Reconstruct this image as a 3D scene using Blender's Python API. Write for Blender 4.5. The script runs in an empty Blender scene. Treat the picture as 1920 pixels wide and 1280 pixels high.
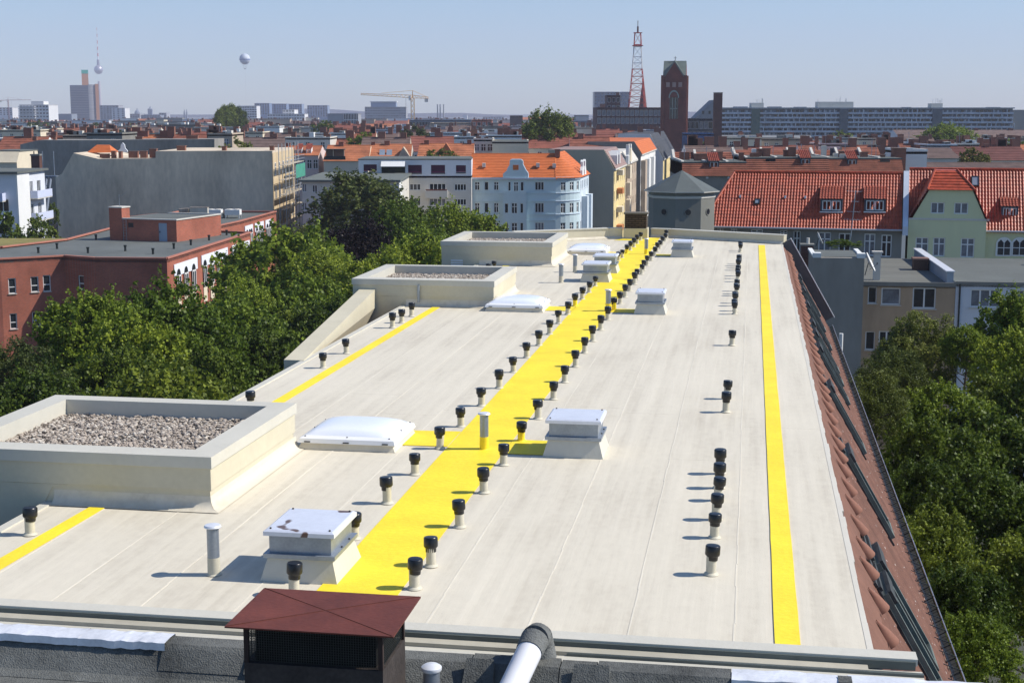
import bpy, bmesh, math, random
import numpy as np
from mathutils import Vector, Matrix

S = bpy.context.scene
COL = S.collection
RND = random.Random(7)

# ------------------------------------------------------------------ camera
CAMZ = 25.0
F, HY, CX, CY = 2700.0, 210.0, 960.0, 640.0
PITCH = math.atan((CY - HY) / F)
cp, sp = math.cos(PITCH), math.sin(PITCH)
cam = bpy.data.cameras.new('camera')
cam.sensor_width = 36.0
cam.lens = 36.0 * F / 1920.0
cam.clip_start, cam.clip_end = 0.5, 40000.0
camo = bpy.data.objects.new('camera', cam)
COL.objects.link(camo)
camo.location = (0, 0, CAMZ)
camo.rotation_euler = (math.pi / 2 - PITCH, 0, 0)
S.camera = camo

# ------------------------------------------------------------------ sky and sun
SUN_EL = math.radians(43.0)
SUN_AZ = math.radians(90.0)          # from +Y towards +X: the sun stands to the right
w = bpy.data.worlds.new('World'); S.world = w; w.use_nodes = True
nt = w.node_tree; nt.nodes.clear()
sky = nt.nodes.new('ShaderNodeTexSky'); sky.sky_type = 'NISHITA'; sky.sun_disc = False
sky.sun_elevation = SUN_EL; sky.sun_rotation = SUN_AZ
sky.altitude = 30; sky.air_density = 1.0; sky.dust_density = 0.3; sky.ozone_density = 8.0
bg_ = nt.nodes.new('ShaderNodeBackground'); bg_.inputs['Strength'].default_value = 0.12
ow = nt.nodes.new('ShaderNodeOutputWorld')
nt.links.new(sky.outputs[0], bg_.inputs['Color']); nt.links.new(bg_.outputs[0], ow.inputs['Surface'])
sl = bpy.data.lights.new('sun', 'SUN'); sl.energy = 5.0; sl.angle = math.radians(0.5); sl.color = (1.0, 0.95, 0.87)
so = bpy.data.objects.new('sun', sl); COL.objects.link(so)
sd = Vector((math.sin(SUN_AZ) * math.cos(SUN_EL), math.cos(SUN_AZ) * math.cos(SUN_EL), math.sin(SUN_EL)))
so.rotation_euler = sd.to_track_quat('Z', 'Y').to_euler(); so.location = (60, 0, 80)

S.view_settings.view_transform = 'Standard'; S.view_settings.look = 'None'
S.view_settings.exposure = 0.18; S.view_settings.gamma = 1.0
S.cycles.use_denoising = True
S.cycles.max_bounces = 6; S.cycles.diffuse_bounces = 3; S.cycles.glossy_bounces = 3
S.cycles.transmission_bounces = 4; S.cycles.volume_bounces = 1; S.cycles.transparent_max_bounces = 6

# ------------------------------------------------------------------ frames
TH = math.atan((1412 - CX) / F / (cp + (CY - HY) / F * sp))      # heading of the long roof
ct, st = math.cos(TH), math.sin(TH)
ROOFZ = 20.0
def R(a, b, z=0.0):
    """long roof frame: a metres along it, b metres across, z above its deck"""
    return Vector((a * st + b * ct, a * ct - b * st, ROOFZ + z))
def at(x, y, Y):
    """survey: the point at distance Y seen in direction x, y of the photograph"""
    u = (x - CX) / F; v = (CY - y) / F
    k = Y / (cp + v * sp)
    return Vector((u * k, Y, CAMZ + (-sp + v * cp) * k))
def zat(y, Y): return at(960, y, Y).z
def xat(x, Y, y=300): return at(x, y, Y).x

# ------------------------------------------------------------------ materials
MATS = {}
def lin(c):
    return tuple((v / 12.92 if v <= 0.04045 else ((v + 0.055) / 1.055) ** 2.4) for v in c)
def mat(name, col, rough=0.85, var=0.18, scale=0.6, metal=0.0, bump=0.0, bscale=25.0, stretch=(1, 1, 1), col2=None, spec=0.35, fine=0.5):
    if name in MATS: return MATS[name]
    m = bpy.data.materials.new(name); m.use_nodes = True
    t = m.node_tree; b = t.nodes['Principled BSDF']
    b.inputs['Roughness'].default_value = rough; b.inputs['Metallic'].default_value = metal
    b.inputs['Specular IOR Level'].default_value = spec
    tc = t.nodes.new('ShaderNodeTexCoord'); mp = t.nodes.new('ShaderNodeMapping'); mp.inputs['Scale'].default_value = stretch
    t.links.new(tc.outputs['Object'], mp.inputs['Vector'])
    n1 = t.nodes.new('ShaderNodeTexNoise'); n1.inputs['Scale'].default_value = scale; n1.inputs['Detail'].default_value = 6; n1.inputs['Roughness'].default_value = 0.6
    n2 = t.nodes.new('ShaderNodeTexNoise'); n2.inputs['Scale'].default_value = scale * 14; n2.inputs['Detail'].default_value = 4
    for n in (n1, n2): t.links.new(mp.outputs[0], n.inputs['Vector'])
    mx = t.nodes.new('ShaderNodeMix'); mx.data_type = 'FLOAT'; mx.inputs[0].default_value = fine * 0.6
    t.links.new(n1.outputs['Fac'], mx.inputs[2]); t.links.new(n2.outputs['Fac'], mx.inputs[3])
    cr = t.nodes.new('ShaderNodeValToRGB')
    c2 = col2 if col2 else tuple(min(1, v * (1 + var)) for v in col)
    c1 = tuple(v * (1 - var) for v in col)
    cr.color_ramp.elements[0].position = 0.32; cr.color_ramp.elements[1].position = 0.68
    cr.color_ramp.elements[0].color = (*c1, 1); cr.color_ramp.elements[1].color = (*c2, 1)
    t.links.new(mx.outputs[0], cr.inputs[0]); t.links.new(cr.outputs[0], b.inputs['Base Color'])
    if bump:
        nb = t.nodes.new('ShaderNodeTexNoise'); nb.inputs['Scale'].default_value = bscale; nb.inputs['Detail'].default_value = 3
        t.links.new(mp.outputs[0], nb.inputs['Vector'])
        bp = t.nodes.new('ShaderNodeBump'); bp.inputs['Strength'].default_value = bump; bp.inputs['Distance'].default_value = 0.02
        t.links.new(nb.outputs['Fac'], bp.inputs['Height']); t.links.new(bp.outputs[0], b.inputs['Normal'])
    MATS[name] = m
    return m
def brickmat(name, c1, c2, mortar, bw=0.26, bh=0.083, ms=0.012, var=0.5):
    if name in MATS: return MATS[name]
    m = bpy.data.materials.new(name); m.use_nodes = True
    t = m.node_tree; b = t.nodes['Principled BSDF']; b.inputs['Roughness'].default_value = 0.9; b.inputs['Specular IOR Level'].default_value = 0.2
    tc = t.nodes.new('ShaderNodeTexCoord'); sx = t.nodes.new('ShaderNodeSeparateXYZ'); t.links.new(tc.outputs['Object'], sx.inputs[0])
    ad = t.nodes.new('ShaderNodeMath'); t.links.new(sx.outputs[0], ad.inputs[0]); t.links.new(sx.outputs[1], ad.inputs[1])
    cx = t.nodes.new('ShaderNodeCombineXYZ'); t.links.new(ad.outputs[0], cx.inputs[0]); t.links.new(sx.outputs[2], cx.inputs[1])
    br = t.nodes.new('ShaderNodeTexBrick'); br.inputs['Scale'].default_value = 1; br.inputs['Brick Width'].default_value = bw; br.inputs['Row Height'].default_value = bh
    br.inputs['Mortar Size'].default_value = ms; br.inputs['Bias'].default_value = 0
    br.inputs['Color1'].default_value = (*c1, 1); br.inputs['Color2'].default_value = (*c2, 1); br.inputs['Mortar'].default_value = (*mortar, 1)
    t.links.new(cx.outputs[0], br.inputs['Vector'])
    n = t.nodes.new('ShaderNodeTexNoise'); n.inputs['Scale'].default_value = 0.35; n.inputs['Detail'].default_value = 5; t.links.new(tc.outputs['Object'], n.inputs['Vector'])
    hs = t.nodes.new('ShaderNodeHueSaturation'); mr = t.nodes.new('ShaderNodeMapRange'); mr.inputs[1].default_value = 0.3; mr.inputs[2].default_value = 0.7
    mr.inputs[3].default_value = 1 - var * 0.4; mr.inputs[4].default_value = 1 + var * 0.4
    t.links.new(n.outputs['Fac'], mr.inputs[0]); t.links.new(mr.outputs[0], hs.inputs['Value']); t.links.new(br.outputs['Color'], hs.inputs['Color'])
    t.links.new(hs.outputs[0], b.inputs['Base Color'])
    MATS[name] = m
    return m
def glass(name, col=(0.02, 0.025, 0.03), rough=0.08, spec=0.5):
    m = mat(name, col, rough=rough, var=0.5, scale=0.4, spec=spec); return m
def leafmat(name, c1, c2, tr=0.34):
    m = bpy.data.materials.new(name); m.use_nodes = True; t = m.node_tree; t.nodes.clear()
    o = t.nodes.new('ShaderNodeOutputMaterial'); p = t.nodes.new('ShaderNodeBsdfPrincipled'); p.inputs['Roughness'].default_value = 0.5; p.inputs['Specular IOR Level'].default_value = 0.2
    tl = t.nodes.new('ShaderNodeBsdfTranslucent'); mx = t.nodes.new('ShaderNodeMixShader'); mx.inputs[0].default_value = tr
    ge = t.nodes.new('ShaderNodeNewGeometry'); n = t.nodes.new('ShaderNodeTexNoise'); n.inputs['Scale'].default_value = 0.45; n.inputs['Detail'].default_value = 3
    t.links.new(ge.outputs['Position'], n.inputs['Vector'])
    at_ = t.nodes.new('ShaderNodeAttribute'); at_.attribute_name = 'tint'
    ma = t.nodes.new('ShaderNodeMath'); ma.operation = 'MULTIPLY_ADD'; ma.inputs[1].default_value = 0.55; t.links.new(at_.outputs['Fac'], ma.inputs[0])
    mb_ = t.nodes.new('ShaderNodeMath'); mb_.operation = 'MULTIPLY'; mb_.inputs[1].default_value = 0.5; t.links.new(n.outputs['Fac'], mb_.inputs[0]); t.links.new(mb_.outputs[0], ma.inputs[2])
    cr = t.nodes.new('ShaderNodeValToRGB'); cr.color_ramp.elements[0].position = 0.2; cr.color_ramp.elements[1].position = 0.85
    cr.color_ramp.elements[0].color = (*c1, 1); cr.color_ramp.elements[1].color = (*c2, 1)
    oi = t.nodes.new('ShaderNodeObjectInfo'); hs = t.nodes.new('ShaderNodeHueSaturation'); mv = t.nodes.new('ShaderNodeMapRange'); mv.inputs[3].default_value = .60; mv.inputs[4].default_value = 1.28; mh = t.nodes.new('ShaderNodeMapRange'); mh.inputs[3].default_value = .515; mh.inputs[4].default_value = .482
    t.links.new(oi.outputs['Random'], mv.inputs[0]); t.links.new(oi.outputs['Random'], mh.inputs[0]); t.links.new(mv.outputs[0], hs.inputs['Value']); t.links.new(mh.outputs[0], hs.inputs['Hue']); t.links.new(cr.outputs[0], hs.inputs['Color'])
    t.links.new(ma.outputs[0], cr.inputs[0])
    for nd in (p.inputs['Base Color'], tl.inputs['Color']): t.links.new(hs.outputs[0], nd)
    t.links.new(p.outputs[0], mx.inputs[1]); t.links.new(tl.outputs[0], mx.inputs[2]); t.links.new(mx.outputs[0], o.inputs[0])
    MATS[name] = m; return m

# ------------------------------------------------------------------ mesh helpers
class MB:
    def __init__(s): s.v = []; s.f = []
    def add(s, vs, fs):
        o = len(s.v); s.v += [tuple(q) for q in vs]; s.f += [tuple(i + o for i in q) for q in fs]; return s
    def box(s, x0, x1, y0, y1, z0, z1):
        return s.add([(x0,y0,z0),(x1,y0,z0),(x1,y1,z0),(x0,y1,z0),(x0,y0,z1),(x1,y0,z1),(x1,y1,z1),(x0,y1,z1)],
                     [(0,3,2,1),(4,5,6,7),(0,1,5,4),(1,2,6,5),(2,3,7,6),(3,0,4,7)])
    def frustum(s, x0, x1, y0, y1, z0, X0, X1, Y0, Y1, z1):
        return s.add([(x0,y0,z0),(x1,y0,z0),(x1,y1,z0),(x0,y1,z0),(X0,Y0,z1),(X1,Y0,z1),(X1,Y1,z1),(X0,Y1,z1)],
                     [(0,3,2,1),(4,5,6,7),(0,1,5,4),(1,2,6,5),(2,3,7,6),(3,0,4,7)])
    def quad(s, a, b, c, d): return s.add([a, b, c, d], [(0, 1, 2, 3)])
    def poly(s, pts): return s.add(pts, [tuple(range(len(pts)))])
    def prism(s, pts, lo, hi, axis='z'):
        """polygon pts extruded along an axis; axis z: pts (x,y); axis y: pts (x,z); axis x: pts (y,z)"""
        n = len(pts)
        def mk(p, h): return (p[0], p[1], h) if axis == 'z' else ((p[0], h, p[1]) if axis == 'y' else (h, p[0], p[1]))
        vs = [mk(p, lo) for p in pts] + [mk(p, hi) for p in pts]
        fs = [tuple(range(n))[::-1], tuple(range(n, 2 * n))] + [(i, (i + 1) % n, n + (i + 1) % n, n + i) for i in range(n)]
        return s.add(vs, fs)
    def lathe(s, prof, n=14, c=(0, 0, 0), cap=True):
        vs = []; fs = []
        for r, z in prof:
            for i in range(n):
                t = 2 * math.pi * i / n; vs.append((c[0] + r * math.cos(t), c[1] + r * math.sin(t), c[2] + z))
        for k in range(len(prof) - 1):
            for i in range(n):
                j = (i + 1) % n; fs.append((k * n + i, k * n + j, (k + 1) * n + j, (k + 1) * n + i))
        if cap: fs += [tuple(range(n))[::-1], tuple((len(prof) - 1) * n + i for i in range(n))]
        return s.add(vs, fs)
    def tube(s, p, q, r, n=6, r2=None):
        p = Vector(p); q = Vector(q); d = (q - p)
        if d.length < 1e-6: return s
        d.normalize(); x = d.orthogonal().normalized(); y = d.cross(x); r2 = r if r2 is None else r2
        vs = []
        for o, rr in ((p, r), (q, r2)):
            for i in range(n):
                t = 2 * math.pi * i / n; vs.append(o + x * (rr * math.cos(t)) + y * (rr * math.sin(t)))
        fs = [(i, (i + 1) % n, n + (i + 1) % n, n + i) for i in range(n)] + [tuple(range(n))[::-1], tuple(range(n, 2 * n))]
        return s.add(vs, fs)
    def mesh(s, name, m=None, smooth=False):
        me = bpy.data.meshes.new(name); me.from_pydata(s.v, [], s.f); me.validate()
        bm = bmesh.new(); bm.from_mesh(me); bmesh.ops.recalc_face_normals(bm, faces=bm.faces); bm.to_mesh(me); bm.free()
        if m: me.materials.append(m)
        if smooth:
            for p in me.polygons: p.use_smooth = True
            try: me.set_sharp_from_angle(angle=math.radians(40))
            except Exception: pass
        return me
    def build(s, name, m=None, parent=None, loc=(0, 0, 0), rotz=0.0, smooth=False, kind=None, label=None):
        return link(name, s.mesh(name, m, smooth), parent, loc, rotz, kind, label)
def link(name, me, parent=None, loc=(0, 0, 0), rotz=0.0, kind=None, label=None):
    o = bpy.data.objects.new(name, me); COL.objects.link(o); o.parent = parent; o.location = loc
    if rotz: o.rotation_euler = (0, 0, rotz)
    if kind: o['kind'] = kind
    if label: o['label'] = label
    return o
def tag(o, label, cat, group=None):
    o['label'] = label; o['category'] = cat
    if group: o['group'] = group
    return o
def thing(name, label, cat, loc=(0, 0, 0), rotz=0.0, group=None):
    o = bpy.data.objects.new(name, None); COL.objects.link(o); o.location = loc; o.rotation_euler = (0, 0, rotz)
    o.empty_display_size = 0.3
    return tag(o, label, cat, group)
ORD = ['first', 'second', 'third', 'fourth', 'fifth', 'sixth', 'seventh', 'eighth', 'ninth', 'tenth', 'eleventh', 'twelfth', 'thirteenth', 'fourteenth', 'fifteenth',
       'sixteenth', 'seventeenth', 'eighteenth', 'nineteenth', 'twentieth', 'twenty-first', 'twenty-second', 'twenty-third', 'twenty-fourth', 'twenty-fifth',
       'twenty-sixth', 'twenty-seventh', 'twenty-eighth', 'twenty-ninth', 'thirtieth', 'thirty-first', 'thirty-second']

# ------------------------------------------------------------------ common materials
def membrane():
    m = bpy.data.materials.new('roof_coating'); m.use_nodes = True; t = m.node_tree; b = t.nodes['Principled BSDF']
    b.inputs['Roughness'].default_value = 0.62; b.inputs['Specular IOR Level'].default_value = 0.25
    ge = t.nodes.new('ShaderNodeTexCoord')
    def noise(sc, stretch, det=5):
        mp = t.nodes.new('ShaderNodeMapping'); mp.inputs['Scale'].default_value = stretch; t.links.new(ge.outputs['Object'], mp.inputs[0])
        n = t.nodes.new('ShaderNodeTexNoise'); n.inputs['Scale'].default_value = sc; n.inputs['Detail'].default_value = det; n.inputs['Roughness'].default_value = 0.62
        t.links.new(mp.outputs[0], n.inputs['Vector']); return n
    ns = noise(5.0, (1, 0.035, 1)); nb = noise(0.5, (1, 0.5, 1)); nf = noise(9.0, (1, 0.6, 1), 4)
    a1 = t.nodes.new('ShaderNodeMath'); a1.operation = 'MULTIPLY_ADD'; a1.inputs[1].default_value = 0.45; t.links.new(ns.outputs['Fac'], a1.inputs[0])
    m2 = t.nodes.new('ShaderNodeMath'); m2.operation = 'MULTIPLY'; m2.inputs[1].default_value = 0.35; t.links.new(nb.outputs['Fac'], m2.inputs[0]); t.links.new(m2.outputs[0], a1.inputs[2])
    a2 = t.nodes.new('ShaderNodeMath'); a2.operation = 'MULTIPLY_ADD'; a2.inputs[1].default_value = 0.2; t.links.new(nf.outputs['Fac'], a2.inputs[0]); t.links.new(a1.outputs[0], a2.inputs[2])
    cr = t.nodes.new('ShaderNodeValToRGB'); e = cr.color_ramp.elements
    e[0].position = 0.36; e[0].color = (0.53, 0.475, 0.375, 1); e[1].position = 0.64; e[1].color = (0.705, 0.645, 0.52, 1)
    k = e.new(0.49); k.color = (0.635, 0.58, 0.465, 1)
    t.links.new(a2.outputs[0], cr.inputs[0]); t.links.new(cr.outputs[0], b.inputs['Base Color'])
    bp = t.nodes.new('ShaderNodeBump'); bp.inputs['Strength'].default_value = 0.35; bp.inputs['Distance'].default_value = 0.03
    t.links.new(a2.outputs[0], bp.inputs['Height']); t.links.new(bp.outputs[0], b.inputs['Normal'])
    MATS['roof_coating'] = m; return m
M_MEM = membrane()
M_YEL = mat('yellow_coating', (0.90, 0.69, 0.035), rough=0.6, var=0.12, scale=1.3, bump=0.3, bscale=14)
M_CREAM = mat('cream_cladding', (0.57, 0.52, 0.385), rough=0.6, var=0.09, scale=0.9, bump=0.1)
M_CREAM2 = mat('cream_coping', (0.56, 0.535, 0.455), rough=0.55, var=0.08, scale=0.9, bump=0.1)
M_BLACK = mat('black_plastic', (0.008, 0.008, 0.009), rough=0.32, var=0.3, spec=0.5)
M_PIPEC = mat('coated_pipe', (0.55, 0.51, 0.40), rough=0.6, var=0.14, scale=6)
M_METAL = mat('zinc_sheet', (0.30, 0.335, 0.38), rough=0.42, var=0.22, scale=2.5, metal=0.6, spec=0.5)
M_ALU = mat('white_aluminium', (0.78, 0.79, 0.82), rough=0.35, var=0.08, scale=2.5, metal=0.25)
M_WHITE = mat('white_plastic', (0.80, 0.80, 0.80), rough=0.3, var=0.03)
M_DARK = mat('dark_sheet_metal', (0.028, 0.035, 0.035), rough=0.4, var=0.4, scale=3, metal=0.3)
M_TERRA = mat('terracotta', (0.30, 0.115, 0.065), rough=0.85, var=0.3, scale=2.2, bump=0.3)
M_BITU = mat('bitumen_felt', (0.115, 0.118, 0.110), rough=0.9, var=0.55, scale=1.4, bump=0.8, bscale=70)
M_RUST = mat('red_oxide_sheet', (0.135, 0.036, 0.022), rough=0.6, var=0.35, scale=1.6, bump=0.15)
M_GLASS = glass('window_glass')
M_GLASSC = mat('curtained_glass', (0.16, 0.17, 0.19), rough=0.15, var=0.5, scale=1.5, spec=0.5)
M_FRAME = mat('white_window_frame', (0.72, 0.72, 0.70), rough=0.5, var=0.05)
M_SCREW = mat('screw', (0.05, 0.05, 0.05), rough=0.5, metal=0.5)
M_BRICK = brickmat('red_brick', (0.45, 0.095, 0.046), (0.32, 0.068, 0.036), (0.28, 0.17, 0.13), ms=.016)
M_CHIM = brickmat('chimney_brick', (0.27, 0.085, 0.05), (0.18, 0.06, 0.04), (0.24, 0.18, 0.14), bw=0.26, bh=0.083)
M_BARK = mat('bark', (0.10, 0.075, 0.055), var=0.4, scale=3, bump=0.6)
# ------------------------------------------------------------------ ground
g = MB(); g.quad((-9000, -300, 0), (9000, -300, 0), (9000, 14000, 0), (-9000, 14000, 0))
go = g.build('ground', mat('courtyard_ground', (0.06, 0.062, 0.045), var=0.4, scale=0.05), kind='structure')

# ================================================================== the long roof and its building
BL = thing('apartment_building', 'long apartment building under the pale cream flat roof with yellow walkways', 'building', R(35, -4, -ROOFZ), -TH)
OFF = (4.0, -35.0, ROOFZ)
def bpart(mb, name, m, parent=None, smooth=False, kind=None, label=None):
    if parent is None: return mb.build(name, m, BL, OFF, smooth=smooth, kind=kind, label=label)
    return mb.build(name, m, parent, smooth=smooth, kind=kind, label=label)
BMIN, BMAX, A0 = -8.9, 1.22, 13.15
def amax(b):
    pts = [(-9.5, 55.0), (-7.1, 56.1), (-5.0, 57.9), (-3.3, 58.2), (1.4, 55.9)]
    for (b0, a0), (b1, a1) in zip(pts, pts[1:]):
        if b <= b1: return a0 + (a1 - a0) * (b - b0) / (b1 - b0)
    return 55.9
# walls
m = MB(); wl, wr = BMIN - 1.9, BMAX + 1.9
m.prism([(wl, 12.86), (wr, 12.86), (wr, 56.0), (wl, 54.5)], -20.0, -3.25)
m.prism([(BMIN + 0.05, 12.86), (BMAX - 0.05, 12.86), (BMAX - 0.05, 55.7), (-3.3, 57.9), (-5, 57.6), (BMIN + 0.05, 55.0)], -3.25, -0.02)
bpart(m, 'wall', mat('own_render', (0.42, 0.39, 0.31), var=0.15))
# membrane sheets, lane by lane
lanes = [BMIN, -8.0, -7.0, -6.02, -5.02, -4.0, -3.02, -2.0, -1.02, 0.0, BMAX]
deck = MB(); deck.prism([(BMIN + .01, A0 - .02), (BMAX - .01, A0 - .02), (BMAX - .01, 55.8), (-3.3, 58.0), (-5, 57.7), (BMIN + .01, 55.1)], -0.03, -0.006)
DECK = bpart(deck, 'roof_deck', M_MEM)
rr = random.Random(3)
for i in range(len(lanes) - 1):
    b0, b1 = lanes[i] - (0.05 if i else 0), lanes[i + 1]
    y = A0; k = 0
    while True:
        y1 = y + rr.uniform(7.0, 11.5)
        last = y1 > 52
        ya, yb = (amax(b0) - .02, amax(b1) - .02) if last else (y1, y1)
        z = 0.0 if i % 2 else 0.0012; z += 0.0008 * (k % 2)
        sh = MB(); n = 1
        zt0, zt1 = z + (0.0015 if i else 0), z
        sh.add([(b0, y, zt0), (b1, y, zt1), (b1, yb + .06, zt1), (b0, ya + .06, zt0), (b0, y, -.005), (b1, y, -.005), (b1, yb + .06, -.005), (b0, ya + .06, -.005)],
               [(0, 1, 2, 3), (0, 4, 5, 1), (1, 5, 6, 2), (2, 6, 7, 3), (3, 7, 4, 0)])
        sh.build('membrane_sheet', M_MEM, DECK)
        if last: break
        y = y1; k += 1
# welded seams and brush ridges: slim raised beads along the laps
SEAMS = lanes[1:-1]
for i in range(len(SEAMS)):
    bd = MB(); y = A0 + .05; b = SEAMS[i]
    while y < 55.0:
        y2 = y + rr.uniform(.5, 1.2)
        if True:
            o = rr.uniform(-.006, .006); wd = rr.uniform(.006, .010)
            bd.box(b - .05 + o - wd, b - .05 + o + wd, y, y2, 0.0, 0.0042)
        y = y2
    bpart(bd, 'seam_bead', mat('seam_white', (0.70, 0.645, 0.525), rough=.6, var=.12), DECK, kind='stuff')
# yellow walkway coats
ya = MB(); ZY = 0.0135
def ycoat(pts):
    pp = []; jr = random.Random(len(pts) + int(pts[0][0] * 7))
    for (a0, b0), (a1, b1) in zip(pts, pts[1:] + pts[:1]):
        n = max(1, int(math.hypot(a1 - a0, b1 - b0) / .5))
        for k in range(n): j = jr.uniform(-.003, .003) if k else 0; pp.append((a0 + (a1 - a0) * k / n + (j if abs(a1 - a0) < abs(b1 - b0) else 0), b0 + (b1 - b0) * k / n + (j if abs(a1 - a0) >= abs(b1 - b0) else 0)))
    pts = pp; y_ = MB(); y_.prism([(b, a) for a, b in pts], ZY - .004, ZY); return y_
cl = [(14.0, -4.42), (20.4, -4.42), (29.2, -4.40), (40, -4.42), (50, -4.50), (57.7, -4.56)]
cr_ = [(14.0, -3.54), (20.4, -3.53), (29.2, -3.47), (40, -3.48), (50, -3.53), (57.95, -3.56)]
bpart(ycoat(cl + cr_[::-1]), 'walkway_coating', M_YEL, label='broad yellow walkway coating down the middle of the roof')
bpart(ycoat([(13.25, .335), (13.25, .575), (55.4, .57), (55.4, .33)]), 'stripe_coating', M_YEL, label='narrow yellow stripe along the right roof edge')
for a, b in (((14.0, -8.30), (16.9, -8.25)), ((20.3, -8.17), (36.2, -8.07)), ((39.9, -8.04), (46.5, -7.98))):
    bpart(ycoat([(a[0], a[1]), (a[0], a[1] + .22), (b[0], b[1] + .21), (b[0], b[1])]), 'stripe_coating', M_YEL)
for pts in ([(20.78, -5.25), (21.8, -5.25), (21.85, -4.43), (20.8, -4.43)], [(20.5, -3.52), (21.42, -3.52), (21.42, -2.9), (20.5, -2.9)],
            [(36.0, -5.1), (36.8, -5.1), (36.8, -4.4), (36.0, -4.4)], [(35.95, -3.47), (36.6, -3.47), (36.6, -2.78), (35.95, -2.78)],
            [(50.9, -5.0), (51.7, -5.0), (51.7, -4.51), (50.9, -4.51)], [(50.6, -3.52), (51.2, -3.52), (51.2, -2.68), (50.6, -2.68)], [(56.6, -5.3), (57.2, -5.0), (57.2, -4.55), (56.6, -4.55)]):
    bpart(ycoat(pts), 'cross_coating', M_YEL)
# near edge: upstand, dark strips with its face's shade put into the colour, ledge
m = MB(); m.box(-10.8, 1.62, 13.02, 13.22, -.02, .045); bpart(m, 'edge_upstand', M_CREAM2)
m = MB(); m.box(-10.8, 1.60, 12.995, 13.018, -.055, .025); bpart(m, 'edge_shade_strip', mat('edge_shade_grey', (0.10, 0.115, 0.105), rough=.5, var=.2))
m = MB(); m.box(-10.8, 1.66, 12.705, 12.993, -.3, -.06); bpart(m, 'edge_ledge', M_CREAM2)
m = MB(); m.box(-1.6, 1.66, 12.85, 12.90, -.0595, -.035); bpart(m, 'edge_shade_strip', MATS['edge_shade_grey'])
# right kerb: bright lip along the tile edge
m = MB(); y = A0
while y < 55.8:
    y2 = min(55.85, y + rr.uniform(.25, .6)); o = rr.uniform(-.012, .012); m.box(BMAX - .03, BMAX + .035 + o, y, y2, -.06, .004); y = y2
bpart(m, 'edge_lip', mat('bright_coating', (0.62, 0.58, 0.49), rough=.6, var=.08))
m = MB(); m.box(BMIN - .03, BMIN + .10, A0, 55.0, -.08, .02); bpart(m, 'edge_lip', M_CREAM2)
# ---- tiled slopes
SA = math.radians(60); cs, ss = math.cos(SA), math.sin(SA)
def SL(a, s, h=0.0): return (BMAX + s * cs + h * ss, a, -s * ss + h * cs)
def tile_field(mb, P, a0, a1, s0, s1, tw=0.3, tl=0.33, amp=0.022, lift=0.018, seg=6, jit=0.0):
    """wavy pantile courses on a slope P(a, s, h)"""
    nr = int(round((s1 - s0) / tl)); nc = int(round((a1 - a0) / tw)); n = nc * seg
    for r in range(nr):
        sa, sb = s0 + r * tl, s0 + (r + 1) * tl + 0.02
        vs = []
        for k, (s, l) in enumerate(((sa, 0.0), (sb, lift), (sb, lift - 0.02))):
            for i in range(n + 1):
                ph = (i % seg) / seg
                w = amp * (0.5 + 0.5 * math.cos(2 * math.pi * ph)) ** 1.3
                vs.append(P(a0 + (a1 - a0) * i / n, s, w + l))
        fs = []
        for k in range(2):
            for i in range(n):
                fs.append((k * (n + 1) + i, k * (n + 1) + i + 1, (k + 1) * (n + 1) + i + 1, (k + 1) * (n + 1) + i))
        mb.add(vs, fs)
m = MB(); tile_field(m, SL, A0 - .1, 55.9, 0.45, 3.70, tw=.3, tl=.3607, seg=4)
m.quad(SL(A0 - .1, 0, -.03), SL(55.9, 0, -.03), SL(55.9, 3.75, -.03), SL(A0 - .1, 3.75, -.03))
def tile_old():
    mm = mat('old_clay_tile', (0.145, 0.068, 0.047), rough=.9, var=.35, scale=1.2, bump=.4, bscale=40)
    t = mm.node_tree; b = t.nodes['Principled BSDF']
    src = b.inputs['Base Color'].links[0].from_socket
    tc = t.nodes.new('ShaderNodeTexCoord'); v = t.nodes.new('ShaderNodeTexNoise'); v.inputs['Scale'].default_value = 16; v.inputs['Detail'].default_value = 2
    t.links.new(tc.outputs['Object'], v.inputs['Vector'])
    r = t.nodes.new('ShaderNodeValToRGB'); r.color_ramp.elements[0].position = .70; r.color_ramp.elements[1].position = .74
    t.links.new(v.outputs['Fac'], r.inputs[0]); x = t.nodes.new('ShaderNodeMix'); x.data_type = 'RGBA'
    t.links.new(r.outputs[0], x.inputs[0]); t.links.new(src, x.inputs[6]); x.inputs[7].default_value = (.55, .5, .45, 1)
    t.links.new(x.outputs[2], b.inputs['Base Color']); return mm
M_OLDT = tile_old()
SLP = bpart(m, 'tiled_slope', M_OLDT, kind='stuff')
m = MB()
N = 150
for k, (s, h) in enumerate(((0.0, 0.0), (0.2, .035), (.47, .05), (.47, .0))):
    pass
vs = []; prof = ((0.0, -.01), (0.2, .03), (.50, .045), (.50, .0))
for s, h in prof: vs += [SL(A0 - .1, s, h), SL(55.9, s, h)]
m.add(vs, [(0, 1, 3, 2), (2, 3, 5, 4), (4, 5, 7, 6)]); bpart(m, 'slope_cap', mat('clay_cap', (0.17, 0.082, 0.056), rough=.9, var=.25, scale=1.5, bump=.3))
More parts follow.
